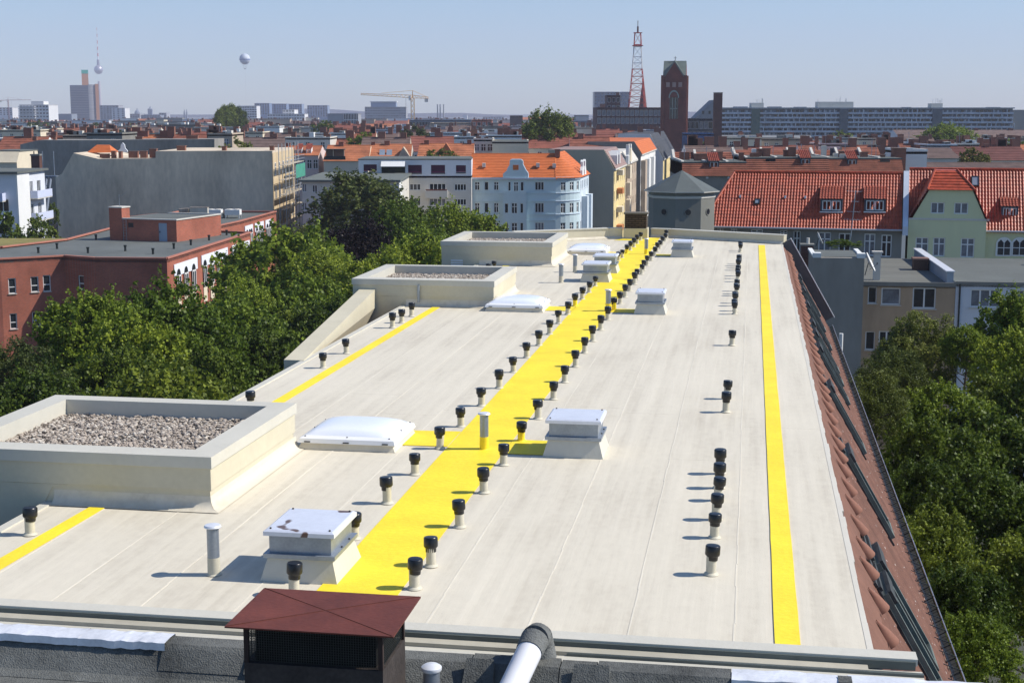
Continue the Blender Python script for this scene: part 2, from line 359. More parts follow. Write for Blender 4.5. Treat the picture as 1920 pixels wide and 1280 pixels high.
# vent tiles: half-cone hoods
hood = MB(); n = 10; vs = []
for k, (s, r0) in enumerate(((-.20, .014), (-.04, .078), (.085, .110), (.105, .102))):
    for i in range(n + 1):
        t = math.pi * i / n; dy = -r0 * math.cos(t) * 1.05; h = .045 + r0 * math.sin(t) * 1.0
        vs.append((s * cs + h * ss, dy, -s * ss + h * cs))
fs = [(k * (n + 1) + i, k * (n + 1) + i + 1, (k + 1) * (n + 1) + i + 1, (k + 1) * (n + 1) + i) for k in range(3) for i in range(n)]
fs.append(tuple(3 * (n + 1) + i for i in range(n + 1)))
hood.add(vs, fs); hm = hood.mesh('vent_tile', mat('hood_clay', (0.25, 0.115, 0.078), rough=.85, var=.2, scale=3), True)
a = 13.75; rv = random.Random(5)
while a < 55.5:
    s = .46 + rv.uniform(-.03, .03); x, y, z = SL(a, s)
    o = link('vent_tile', hm, BL, (OFF[0] + x, OFF[1] + y, OFF[2] + z)); a += .985 + rv.uniform(-.06, .06)
# roof windows (raised dark frames)
for a in (16.95, 18.15, 24.05, 30.15, 35.3, 37.7, 39.6, 43.5, 47.2, 50.8):
    w_ = .86; s0, s1 = .82, 2.42
    fr = MB()
    def sbox(mb, a0, a1, sa, sb, h0, h1):
        P = [SL(a_, s_, h_) for h_ in (h0, h1) for (a_, s_) in ((a0, sa), (a1, sa), (a1, sb), (a0, sb))]
        mb.add(P, [(0, 3, 2, 1), (4, 5, 6, 7), (0, 1, 5, 4), (1, 2, 6, 5), (2, 3, 7, 6), (3, 0, 4, 7)])
    sbox(fr, a, a + .09, s0, s1, -.02, .12); sbox(fr, a + w_ - .09, a + w_, s0, s1, -.02, .12)
    sbox(fr, a + .09, a + w_ - .09, s0, s0 + .09, -.02, .12); sbox(fr, a + .09, a + w_ - .09, s1 - .09, s1, -.02, .12)
    RW = bpart(fr, 'roof_window', mat('grey_green_frame', (0.15, 0.18, 0.165), rough=.45, var=.35, scale=4, metal=.2))
    p_ = MB(); sbox(p_, a + .09, a + w_ - .09, s0 + .09, s1 - .09, .05, .075); p_.build('pane', M_GLASS, RW)
    f_ = MB()
    for k in range(3): sbox(f_, a - .05 + k * .01, a + w_ + .06, s0 - .20 + k * .07, s0 - .14 + k * .07, 0.03, .06 + .03 * (k % 2))
    sbox(f_, a - .06, a + .0, s0 - .1, s1 + .1, .0, .055)
    sbox(f_, a + .02, a + w_ - .02, s0 - .01, s0 + .16, .121, .165)
    f_.build('flashing', mat('lead_flashing', (0.045, 0.05, 0.052), rough=.6, var=.6, scale=6), RW)
# gutter and snow guard
m = MB(); n = 8; vs = []
for a in (A0 - .3, 55.8):
    for i in range(n + 1):
        t = math.pi * i / n; x, y, z = SL(a, 3.8); vs.append((x + .07 - .08 * math.cos(t), a, z - .09 * math.sin(t)))
m.add(vs, [(i, i + 1, n + 2 + i, n + 1 + i) for i in range(n)]); bpart(m, 'gutter', mat('weathered_zinc', (.10, .105, .11), rough=.5, var=.4, scale=4, metal=.4))
sg = MB()
sg.tube(SL(A0 - .2, 3.62, .20), SL(55.7, 3.62, .20), .014, 5); sg2 = MB(); sg2.tube(SL(A0 - .2, 3.62, .06), SL(55.7, 3.62, .06), .011, 5)
a = A0 - .1
while a < 55.5:
    sg2.tube(SL(a, 3.62, .0), SL(a, 3.62, .22), .010, 4); sg2.tube(SL(a, 3.40, .02), SL(a, 3.62, .21), .008, 4); a += .55
bpart(sg2, 'snow_guard_brackets', M_DARK, kind='stuff'); bpart(sg, 'snow_guard', mat('galvanised', (.33, .34, .36), rough=.4, metal=.7))
sg = MB(); a = A0
while a < 55.5: sg.tube(SL(a, 3.62, .06), SL(a, 3.62, .20), .0045, 3); a += .14
bpart(sg, 'snow_guard_grid', M_DARK, kind='stuff')
# left slope (mirrored, plain courses)
def SLL(a, s, h=0.0): return (BMIN - s * cs - h * ss, a, -s * ss + h * cs)
m = MB(); tile_field(m, SLL, A0 - .1, 55.0, 0.03, 3.70, tw=.6, tl=.367, seg=4); bpart(m, 'tiled_slope', M_OLDT, kind='stuff')
# far parapets and right wing
PW = 0.26
def parapet(p, q, h, name='parapet', t=PW):
    (a0, b0), (a1, b1) = p, q
    d = Vector((b1 - b0, a1 - a0)).normalized(); nrm = Vector((-d.y, d.x))
    m = MB(); pts = [(b0, a0), (b1, a1), (b1 + nrm.x * t, a1 + nrm.y * t), (b0 + nrm.x * t, a0 + nrm.y * t)]
    m.prism(pts, -.3, h); o = bpart(m, name, M_CREAM)
    c = MB(); e = .03; pts = [(b0 - d.x * .02 - nrm.x * e, a0 - nrm.y * e), (b1 + d.x * .02 - nrm.x * e, a1 - nrm.y * e), (b1 + nrm.x * (t + e), a1 + nrm.y * (t + e)), (b0 + nrm.x * (t + e), a0 + nrm.y * (t + e))]
    c.prism(pts, h + .001, h + .035); c.build('coping', M_CREAM2, o)
    f = MB(); pts = [(b0, a0), (b1, a1), (b1 - nrm.x * .1, a1 - nrm.y * .1), (b0 - nrm.x * .1, a0 - nrm.y * .1)]
    f.add([(pts[3][0], pts[3][1], .012), (pts[2][0], pts[2][1], .012), (b1 - nrm.x * .003, a1 - nrm.y * .003, .1), (b0 - nrm.x * .003, a0 - nrm.y * .003, .1)], [(0, 1, 2, 3)]); f.build('cove', M_MEM, o)
parapet((58.35, -3.95), (58.2, -3.2), .32); parapet((58.2, -3.195), (56.0, 1.28), .32)
parapet((56.0, -7.4), (57.3, -5.55), .40); parapet((57.3, -5.545), (57.45, -5.02), .40)
parapet((55.0, -9.0), (56.0, -7.405), .40)
w_ = MB()
def wing(s, h): return SL(56.0, s, h)
pts = [SL(56.0, -.02, .38), SL(56.0, 3.4, .38), SL(56.0, 3.4, -.3), SL(56.0, -.02, -.3)]; pts2 = [(x, y + .28, z) for x, y, z in pts]
w_.add(pts + pts2, [(0, 1, 2, 3), (7, 6, 5, 4), (0, 4, 5, 1), (1, 5, 6, 2), (2, 6, 7, 3), (3, 7, 4, 0)])
WG = bpart(w_, 'gable_upstand', mat('slate_grey_sheet', (.105, .11, .115), rough=.5, var=.25, metal=.2))
c_ = MB(); pts = [SL(55.97, -.02, .382), SL(55.97, 3.45, .382), SL(55.97, 3.45, .41), SL(55.97, -.02, .41)]; pts2 = [(x, y + .34, z) for x, y, z in pts]
c_.add(pts + pts2, [(0, 1, 2, 3), (7, 6, 5, 4), (0, 4, 5, 1), (1, 5, 6, 2), (2, 6, 7, 3), (3, 7, 4, 0)]); c_.build('coping', M_ALU, WG)
# brick chimney at the far end
CH = MB(); CH.box(-4.98, -4.02, 57.35, 58.1, -.1, .42); CHo = bpart(CH, 'chimney', M_CREAM, label='small brick chimney on a cream base at the far roof edge')
b_ = MB(); b_.box(-4.92, -4.08, 57.4, 58.05, .42, .98); b_.build('brickwork', brickmat('dark_brick', (.10, .07, .05), (.065, .045, .033), (.03, .025, .02), bw=.25, bh=.085, ms=.018), CHo)
b_ = MB(); b_.box(-4.98, -4.02, 57.34, 58.11, .981, 1.04); b_.build('chimney_cap', mat('dark_stone', (.13, .115, .09)), CHo)
# sloped left upstand running into the second dormer
m = MB(); L0, L1 = (27.7, -8.86), (36.3, -9.62); hh0, hh1 = .03, .43; wt = .42
vs = []
for (a, b), h in ((L0, hh0), (L1, hh1)):
    vs += [(b, a, -.05), (b, a, h), (b - wt, a, h), (b - wt, a, -.9)]
m.add(vs, [(0, 1, 2, 3), (7, 6, 5, 4), (0, 4, 5, 1), (1, 5, 6, 2), (2, 6, 7, 3), (3, 7, 4, 0)]); bpart(m, 'sloped_upstand', M_CREAM)

# ---- dormers with gravel roofs
def pebbles(nx, ny, seed, size):
    rg = np.random.default_rng(seed)
    bm = bmesh.new(); bmesh.ops.create_icosphere(bm, subdivisions=1, radius=1.0); bm.verts.ensure_lookup_table()
    V = np.array([v.co[:] for v in bm.verts]); Fc = np.array([[v.index for v in f.verts] for f in bm.faces]); bm.free()
    n = int(nx * ny / (size * size) * 1.25)
    c = rg.uniform(0, 1, (n, 3)) * [nx, ny, .045]; sc = size * rg.uniform(.38, .85, (n, 1)) * np.column_stack([rg.uniform(.8, 1.5, n), rg.uniform(.7, 1.1, n), rg.uniform(.45, .8, n)])
    an = rg.uniform(0, 6.28, n); P = V[None] * sc[:, None, :]
    x = P[:, :, 0] * np.cos(an)[:, None] - P[:, :, 1] * np.sin(an)[:, None]; y = P[:, :, 0] * np.sin(an)[:, None] + P[:, :, 1] * np.cos(an)[:, None]
    P = np.stack([x, y, P[:, :, 2]], 2) + c[:, None, :]
    me = bpy.data.meshes.new('gravel'); vv = P.reshape(-1, 3); ff = (Fc[None] + (np.arange(n) * len(V))[:, None, None]).reshape(-1, 3)
    me.from_pydata(vv.tolist(), [], ff.tolist())
    at_ = me.attributes.new('tint', 'FLOAT', 'POINT'); at_.data.foreach_set('value', np.repeat(rg.uniform(0, 1, n), len(V)).astype('f'))
    me.materials.append(gravelmat()); return me
def gravelmat():
    if 'gravel' in MATS: return MATS['gravel']
    m = bpy.data.materials.new('gravel'); m.use_nodes = True; t = m.node_tree; b = t.nodes['Principled BSDF']; b.inputs['Roughness'].default_value = .8
    a = t.nodes.new('ShaderNodeAttribute'); a.attribute_name = 'tint'; cr = t.nodes.new('ShaderNodeValToRGB'); e = cr.color_ramp.elements
    e[0].color = (.22, .18, .145, 1); e[1].color = (.60, .55, .47, 1); k = e.new(.45); k.color = (.36, .31, .26, 1); k = e.new(.7); k.color = (.43, .36, .29, 1)
    t.links.new(a.outputs['Fac'], cr.inputs[0]); t.links.new(cr.outputs[0], b.inputs['Base Color']); MATS['gravel'] = m; return m
GRAV = None
for di, (a0, a1, b0, b1, hh) in enumerate(((16.9, 20.3, -10.45, -6.68, .70), (36.3, 39.85, -10.2, -6.50, .70), (46.6, 50.6, -10.05, -6.40, .78))):
    m = MB(); t = .03; top = hh - .14
    m.prism([(b1, -.02), (b1, top - .12), (b0, top - .12), (b0, -2.6), (-9.0, -.25), (-8.85, -.02)], a0, a1, 'y')
    D = bpart(m, 'dormer', M_CREAM, label=['dormer box with gravel roof at the near left', 'dormer box with gravel roof halfway along the left edge', 'dormer box with gravel roof at the far left'][di])
    def sub(mb, nm, mt, **k): return mb.build(nm, mt, D, **k)
    # fascia / coping ring with a sunk gravel bed
    cw = .30; c = MB(); e = .045
    o_ = [(b0 - e, a0 - e), (b1 + e, a0 - e), (b1 + e, a1 + e), (b0 - e, a1 + e)]; i_ = [(b0 + cw, a0 + cw), (b1 - cw, a0 + cw), (b1 - cw, a1 - cw), (b0 + cw, a1 - cw)]
    vs = [(x, y, hh - .15) for x, y in o_] + [(x, y, hh) for x, y in o_] + [(x, y, hh + .008) for x, y in i_] + [(x, y, hh - .26) for x, y in i_]
    fs = []
    for k in range(4):
        j = (k + 1) % 4; fs += [(k, j, 4 + j, 4 + k), (4 + k, 4 + j, 8 + j, 8 + k), (8 + k, 8 + j, 12 + j, 12 + k), (12 + k, 12 + j, j, k)]
    c.add(vs, fs); sub(c, 'coping', M_CREAM2)
    bd = MB(); bd.box(b0 + cw, b1 - cw, a0 + cw, a1 - cw, top - .119, top - .10); sub(bd, 'gravel_bed', mat('bed_felt', (.12, .11, .1)))
    if GRAV is None: GRAV = pebbles(3.2, 2.82, 2, .040)
    go_ = link('gravel', GRAV, D, (b0 + cw, a0 + cw, top - .105), kind='stuff'); go_.scale = ((b1 - b0 - 2 * cw) / 3.2, (a1 - a0 - 2 * cw) / 2.82, 1)
    # upper cladding boards, front and right
    u0, u1 = hh - .44, hh - .152
    c = MB(); c.box(b0 - .022, b1 + .022, a0 - .022, a0 - .001, u0, u1); sub(c, 'cladding_board', M_CREAM)
    c = MB(); c.box(b1 + .001, b1 + .022, a0, a1 + .02, u0, u1); sub(c, 'cladding_board', M_CREAM)
    c = MB(); c.prism([(b0 - .02, -2.5), (-9.06, -.22), (-8.82, .22), (-8.6, u0 - .004), (b0 - .02, u0 - .004)], a0 - .015, a0 - .001, 'y'); sub(c, 'cladding_board', M_CREAM)
    # coves at the foot
    c = MB(); seg = 5; vs = []
    for k in range(seg + 1):
        q = k / seg; yy = a0 - .002 - .16 * (1 - q) ** 2; zz = .012 + .17 * q ** 2
        vs += [(-8.8, yy, zz), (b1 + .16 * (1 - q) ** 2, yy, zz)]
    fs = [(2 * k, 2 * k + 1, 2 * k + 3, 2 * k + 2) for k in range(seg)]; n0 = len(vs)
    for k in range(seg + 1):
        q = k / seg; xx = b1 + .002 + .16 * (1 - q) ** 2; zz = .012 + .17 * q ** 2
        vs += [(xx, a0 - .16 * (1 - q) ** 2, zz), (xx, a1 + .1, zz)]
    fs += [(n0 + 2 * k, n0 + 2 * k + 1, n0 + 2 * k + 3, n0 + 2 * k + 2) for k in range(seg)]
    c.add(vs, fs); sub(c, 'cove', M_MEM, smooth=True)
    if di == 1:
        c = MB(); c.tube((-8.45, a0 - .075, .12), (-8.45, a0 - .075, .56), .035, 10); sub(c, 'drain_pipe', M_METAL)
    if di == 2:
        for k in range(4):
            c = MB(); c.box(-9.75, -9.35, a0 - .045, a0 - .024, .02 + k * .075 - .12, .065 + k * .075 - .12); sub(c, 'vent_slat', M_ALU)
# ================================================================== things standing on the long roof
# -- black-capped vent pipes
shaft = MB(); shaft.lathe([(.085, .004), (.075, .018), (.056, .03), (.056, .215)], 14)
cap = MB(); cap.lathe([(.062, .165), (.064, .205), (.066, .207), (.081, .222), (.083, .235), (.082, .318), (.074, .328), (.03, .331), (0.001, .332)], 16)
ME_SH = shaft.mesh('shaft', M_PIPEC, True); ME_CAP = cap.mesh('cap', M_BLACK, True)
ME_SHY = shaft.mesh('shaft', M_YEL, True)
rp = random.Random(11)
def vent(a, b, label, group, yellow=False, s=1.0):
    o = thing('vent_pipe', label, 'vent pipe', R(a, b, .004), -TH + rp.uniform(-.5, .5), group)
    s *= rp.uniform(.95, 1.05); o.scale = (s, s, s * rp.uniform(.93, 1.07)); o.rotation_euler = (rp.gauss(0, .018), rp.gauss(0, .018), o.rotation_euler[2])
    c1 = link('shaft', ME_SHY if yellow else ME_SH, o); c2 = link('cap', ME_CAP, o)
    c2.rotation_euler = (rp.uniform(-.05, .05), rp.uniform(-.05, .05), rp.uniform(0, 6))
LROW = [(13.93,-4.62),(15.98,-4.54),(17.56,-4.54),(19.08,-4.53),(20.68,-4.52),(22.23,-4.51),(23.91,-4.49),(25.54,-4.46),(27.20,-4.47),(28.89,-4.47),(30.49,-4.45),(32.10,-4.44),(33.82,-4.46),(35.38,-4.44),(37.00,-4.45),(38.37,-4.42),(39.85,-4.40),(41.37,-4.39),(48.76,-4.38),(49.68,-4.34),(51.22,-4.32),(52.45,-4.29),(53.73,-4.26),(55.18,-4.25),(56.71,-4.24)]
RROW = [(14.33,-3.42),(15.10,-3.41),(16.66,-3.40),(18.28,-3.40),(19.82,-3.40),(21.37,-3.39),(23.02,-3.37),(24.67,-3.34),(26.31,-3.35),(27.99,-3.35),(29.68,-3.36),(31.27,-3.36),(32.94,-3.36),(34.61,-3.36),(36.25,-3.36),(37.62,-3.33),(39.02,-3.32),(40.40,-3.31),(42.03,-3.30),(43.18,-3.32),(44.72,-3.30),(45.77,-3.31),(47.36,-3.31),(48.94,-3.29),(50.61,-3.29),(52.08,-3.29),(53.37,-3.28),(54.88,-3.28),(56.46,-3.27),(57.75,-3.28)]
CROW = [15.32,16.72,17.50,18.41,19.04,19.83,24.06,25.22,31.18,36.15,36.74,37.71,38.25,39.84,40.25,40.87,43.24,44.04,44.77,46.40,47.05,47.73,48.31,52.46,53.10]
LEFT = [(15.50,-8.41),(22.96,-8.30),(27.06,-8.26),(28.80,-8.28),(32.48,-8.21),(33.31,-8.19),(34.42,-8.21),(44.32,-8.07),(44.95,-8.02)]
for i, (a, b) in enumerate(LROW):
    y = i in (14, 20); vent(a, b, '%s %svent pipe from the near end, left side of the yellow walkway' % (ORD[i], 'yellow-footed ' if y else 'black-capped '), 'vent pipes along the left of the walkway', y)
for i, (a, b) in enumerate(RROW):
    y = i in (5, 14); vent(a, b, '%s %svent pipe from the near end, right side of the yellow walkway' % (ORD[i], 'yellow-footed ' if y else 'black-capped '), 'vent pipes along the right of the walkway', y)
for i, a in enumerate(CROW):
    vent(a, -.325, '%s vent pipe from the near end in the column beside the right yellow stripe' % ORD[i], 'vent pipes beside the right stripe')
LB = ['lone vent pipe at the far left beside the near gravel dormer', 'vent pipe just beyond the near gravel dormer on the left roof edge', 'nearer of two lone vent pipes left of the left yellow stripe',
      'farther of two lone vent pipes left of the left yellow stripe', 'nearest of the three vent pipes in front of the middle gravel dormer', 'middle of the three vent pipes in front of the middle gravel dormer',
      'farthest of the three vent pipes in front of the middle gravel dormer', 'lower vent pipe peeking over the middle gravel dormer', 'taller vent pipe peeking over the middle gravel dormer']
for (a, b), l in zip(LEFT, LB): vent(a, b, l, 'vent pipes along the left roof edge')
# -- metal flue pipes
fl = MB(); fl.lathe([(.066, .20), (.066, .525)], 16); fb = MB(); fb.lathe([(.085, .004), (.07, .02), (.068, .20)], 16)
fc = MB(); fc.lathe([(.092, .535), (.095, .545), (.085, .562), (.001, .572)], 18); fg = MB(); fg.lathe([(.060, .5251), (.060, .5349)], 12)
mfl, mfb, mfby, mfc, mfg = fl.mesh('tube', M_METAL, True), fb.mesh('foot', M_PIPEC, True), fb.mesh('foot', M_YEL, True), fc.mesh('lid', M_ALU, True), fg.mesh('collar', M_BLACK, True)
for a, b, yl, l in ((14.43, -5.69, 0, 'grey metal flue pipe with white disc lid left of the near exhaust box'), (20.73, -3.85, 1, 'yellow-footed metal flue pipe on the walkway beside the near skylight'),
                    (42.13, -5.49, 0, 'nearer grey metal flue pipe beyond the middle gravel dormer'), (45.0, -5.42, 0, 'farther grey metal flue pipe beside the far gravel dormer'),
                    (36.14, -3.5, 1, 'yellow-footed metal flue pipe halfway along the walkway'), (51.15, -3.62, 1, 'yellow-footed metal flue pipe near the far end of the walkway')):
    o = thing('flue_pipe', l, 'flue pipe', R(a, b, .004), -TH, 'metal flue pipes on the roof')
    link('tube', mfl, o); link('foot', mfby if yl else mfb, o); link('collar', mfg, o); link('lid', mfc, o)
# -- exhaust boxes
M_LIDS = mat('weathered_lid', (0.74, 0.76, 0.82), rough=.35, var=.1, scale=1.2, metal=.25)
def lidstain(name, thr):
    mm = mat(name, (0.74, 0.76, 0.82), rough=.35, var=.1, scale=1.2, metal=.25); t = mm.node_tree; b = t.nodes['Principled BSDF']; src = b.inputs['Base Color'].links[0].from_socket
    tc = t.nodes.new('ShaderNodeTexCoord'); v = t.nodes.new('ShaderNodeTexNoise'); v.inputs['Scale'].default_value = 3.1; v.inputs['Detail'].default_value = 1.5
    t.links.new(tc.outputs['Object'], v.inputs['Vector']); r = t.nodes.new('ShaderNodeValToRGB'); r.color_ramp.elements[0].position = thr; r.color_ramp.elements[1].position = thr + .02
    t.links.new(v.outputs['Fac'], r.inputs[0]); x = t.nodes.new('ShaderNodeMix'); x.data_type = 'RGBA'; t.links.new(r.outputs[0], x.inputs[0]); t.links.new(src, x.inputs[6]); x.inputs[7].default_value = (.16, .10, .08, 1)
    t.links.new(x.outputs[2], b.inputs['Base Color']); return mm
M_LIDA = lidstain('stained_lid', .61)
scr = MB(); scr.lathe([(.012, 0), (.012, .012), (.006, .016)], 6); ME_SCR = scr.mesh('screw', M_SCREW)
def exhaust(a0, b0, label, wb=.86, wa=.98, lm=None):
    o = thing('roof_exhaust_box', label, 'exhaust box', R(a0 + wa / 2, b0 + wb / 2, .004), -TH, 'sheet-metal exhaust boxes on the roof')
    x, y = wb / 2, wa / 2; i1 = .07
    m = MB(); m.frustum(-x, x, -y, y, .0, -x + i1, x - i1, -y + i1, y - i1, .25); m.build('base_curb', M_CREAM2, o)
    m = MB(); m.box(-x + .035, x - .035, -y + .035, y - .035, .251, .262); m.box(-x + .03, x - .03, -y + .03, y - .03, .262, .30); m.build('flange', M_METAL, o)
    m = MB(); m.box(-x + .085, x - .085, -y + .085, y - .085, .301, .50); m.build('housing', M_METAL, o)
    m = MB(); e = .035; m.box(-x + e, x - e, -y + e, y - e, .50, .545); m.frustum(-x + e, x - e, -y + e, y - e, .545, -x + e + .03, x - e - .03, -y + e + .03, y - e - .03, .562)
    L = m.build('lid', lm or M_LIDS, o)
    for sx in (-1, 1):
        for sy in (-1, 1): link('screw', ME_SCR, L, (sx * (x - .10), sy * (y - .10), .562))
        link('screw', ME_SCR, o, (sx * (x - .055), -.1, .3)); link('screw', ME_SCR, o, (sx * (x - .055), .2, .3))
exhaust(14.3, -5.12, 'sheet-metal exhaust box with dark-stained lid, nearest on the left', lm=M_LIDA)
exhaust(20.4, -2.92, 'sheet-metal exhaust box right of the walkway, beside the near skylight', .89, .9)
exhaust(42.3, -4.95, 'nearer of the two exhaust boxes standing together left of the walkway', .88)
exhaust(44.75, -4.88, 'farther of the two exhaust boxes standing together left of the walkway', .82)
exhaust(35.7, -2.82, 'sheet-metal exhaust box right of the walkway at mid roof', .80, .9)
exhaust(50.2, -2.72, 'sheet-metal exhaust box right of the walkway near the far end', .80, .95)
# -- dome skylights
M_DOME = mat('opal_acrylic', (0.80, 0.83, 0.90), rough=.12, var=.02, spec=.6)
M_DOME.node_tree.nodes['Principled BSDF'].inputs['Subsurface Weight'].default_value = .3
M_DOME.node_tree.nodes['Principled BSDF'].inputs['Subsurface Radius'].default_value = (.3, .3, .35)
def dome(a0, b0, label, wb=1.5, wa=1.35):
    o = thing('dome_skylight', label, 'skylight', R(a0 + wa / 2, b0 + wb / 2, .004), -TH, 'white dome skylights')
    x, y = wb / 2, wa / 2
    m = MB(); m.frustum(-x, x, -y, y, 0, -x + .05, x - .05, -y + .05, y - .05, .10); m.build('curb', M_MEM, o)
    m = MB(); m.frustum(-x + .0, x - .0, -y + .0, y - .0, .101, -x + .02, x - .02, -y + .02, y - .02, .165); m.frustum(-x + .02, x - .02, -y + .02, y - .02, .165, -x + .10, x - .10, -y + .10, y - .10, .20); f = m.build('frame', M_WHITE, o)
    m = MB(); n = 20; vs = []
    for j in range(n + 1):
        for i in range(n + 1):
            u = i / n * 2 - 1; v = j / n * 2 - 1; X = x - .10; Y = y - .10
            h = .13 * (max(0, (1 - abs(u) ** 3.0)) * max(0, (1 - abs(v) ** 3.0))) ** .5
            vs.append((u * X, v * Y, .199 + h))
    m.add(vs, [(j * (n + 1) + i, j * (n + 1) + i + 1, (j + 1) * (n + 1) + i + 1, (j + 1) * (n + 1) + i) for j in range(n) for i in range(n)])
    m.build('dome', M_DOME, o, smooth=True)
    for sx, sy in ((-.9, -.93), (0, -.93), (.9, -.93), (-.95, .9), (.95, .9), (.95, 0), (-.95, 0)): link('screw', ME_SCR, f, (sx * (x - .03), sy * (y - .03), .183))
    for sx in (-.8, 0, .8):
        c = MB(); c.box(sx * x - .045, sx * x + .045, -y - .008, -y + .012, .112, .128); c.build('clip', M_SCREW, f)
dome(20.3, -6.62, 'white dome skylight beside the near gravel dormer')
dome(35.65, -6.6, 'white dome skylight in front of the middle gravel dormer corner', 1.5, 1.4)
dome(50.6, -6.42, 'white dome skylight at the far end beside the far gravel dormer', 1.42, 1.6)

# ================================================================== the near neighbour: dark felt roof and parapet at the bottom of the picture
NB = thing('neighbouring_roof', 'dark felt-covered neighbouring building with low parapet in the foreground', 'building', R(6, -4, -ROOFZ), -TH)
NOFF = (4.0, -6.0, ROOFZ)
def npart(mb, name, m, **k): return mb.build(name, m, NB, NOFF, **k)
m = MB(); m.box(-12, 2.8, -4, 12.82, -20, -.40); npart(m, 'wall', mat('neighbour_render', (.35, .32, .27)))
m = MB(); m.box(-12.02, 2.82, -4, 12.44, -.399, -.34); npart(m, 'roof_deck', M_BITU)
m = MB(); m.box(-12, 2.6, 12.46, 12.69, -.399, -.06); npart(m, 'parapet', M_BITU)
m = MB(); m.add([(-12, 12.16, -.335), (2.6, 12.16, -.335), (2.6, 12.26, -.29), (-12, 12.26, -.29), (2.6, 12.47, -.06), (-12, 12.47, -.06)], [(0, 1, 2, 3), (3, 2, 4, 5)]); npart(m, 'fillet', M_BITU)
x = -5.45; k = 0
for x1 in (-4.6, -3.5, -2.45, -1.62, -1.28, -.06):
    m = MB(); j = .012 * (k % 2); m.prism([(12.30 - j, -.235 + .02 * (k % 3)), (12.435 - j, -.06), (12.47 - j, -.03 + j), (12.66, -.022 + j), (12.695, -.045), (12.695, -.10)], x + .006, x1 - .006, 'x')
    npart(m, 'felt_cap', M_BITU); x = x1; k += 1
def coping(x0, x1, nm, m, seed, ya=12.42):
    r_ = random.Random(seed); c = MB(); n = 14; vs = []
    for i in range(n + 1):
        xx = x0 + (x1 - x0) * i / n; d = r_.uniform(-.006, .006)
        vs += [(xx, ya - .005 + d, -.085 + d), (xx, ya + d, -.012 + d), (xx, ya + .14 + d, -.002), (xx, 12.685 + d, -.012 + d), (xx, 12.70, -.06)]
    c.add(vs, [(5 * i + k, 5 * i + k + 1, 5 * i + 5 + k + 1, 5 * i + 5 + k) for i in range(n) for k in range(4)])
    npart(c, nm, m)
M_COP = mat('white_coping', (.72, .73, .76), rough=.4, var=.2, scale=2.0, metal=.15, bump=.15, bscale=6)
coping(-12, -7.35, 'coping', M_COP, 1); coping(-7.36, -6.3, 'coping', M_COP, 2); coping(-6.31, -5.42, 'coping', M_COP, 3); coping(-.06, .98, 'coping', M_COP, 4); coping(.97, 2.6, 'coping', M_COP, 5)
m = MB(); m.box(.88, 1.0, 12.46, 12.62, -.004, .006); npart(m, 'felt_patch', M_BITU)
# chimney with the red lid
CHM = thing('chimney', 'mesh-sided chimney under a red-brown sheet metal lid in the foreground', 'chimney', R(11.78, -3.62, -.34), -TH)
m = MB(); m.box(-.62, .62, -.40, .40, .001, .62); m.build('base', mat('dark_base_render', (.05, .04, .035), var=.5, scale=2, bump=.4), CHM)  # dark brown all over, as are the posts
for sx in (-1, 1):
    for sy in (-1, 1):
        m = MB(); m.box(sx * .60 - .02, sx * .60 + .02, sy * .38 - .02, sy * .38 + .02, .621, .965); m.build('post', mat('dark_post_steel', (.035, .022, .018), var=.4), CHM)
for (p, q) in (((-.6, -.38), (.6, -.38)), ((.6, -.38), (.6, .38)), ((.6, .38), (-.6, .38)), ((-.6, .38), (-.6, -.38))):
    g_ = MB(); L = math.hypot(q[0] - p[0], q[1] - p[1]); n = int(L / .022)
    for i in range(1, n): t = i / n; X = p[0] + (q[0] - p[0]) * t; Y = p[1] + (q[1] - p[1]) * t; g_.box(X - .002, X + .002, Y - .002, Y + .002, .63, .96)
    for z in range(15): g_.tube((p[0], p[1], .64 + z * .022), (q[0], q[1], .64 + z * .022), .002, 4)
    g_.build('wire_mesh', M_DARK, CHM)
m = MB(); m.box(-.54, .54, -.33, .33, .622, .93); m.build('dark_core', mat('core_shade_black', (.012, .011, .01), var=.3), CHM)  # added core so the mesh reads black, shade put into its colour
m = MB(); X, Y = .745, .515; z = .968
m.add([(-X, -Y, z), (X, -Y, z), (X, Y, z), (-X, Y, z), (-X, -Y, z + .014), (X, -Y, z + .014), (X, Y, z + .014), (-X, Y, z + .014), (0, 0, z + .020)],
      [(0, 3, 2, 1), (0, 1, 5, 4), (1, 2, 6, 5), (2, 3, 7, 6), (3, 0, 4, 7), (4, 5, 8), (5, 6, 8), (6, 7, 8), (7, 4, 8)]); LID = m.build('lid', M_RUST, CHM)
for p, q in (((-X, -Y), (X, Y)), ((X, -Y), (-X, Y))):
    c = MB(); a_, b_ = Vector((*p, z + .016)) * .98, Vector((*q, z + .016)) * .98; c_ = Vector((0, 0, z + .0205)); a_.z = b_.z = z + .016
    c.tube(a_, c_, .004, 4); c.tube(c_, b_, .004, 4); c.build('fold', mat('fold_line', (.10, .032, .022)), LID)
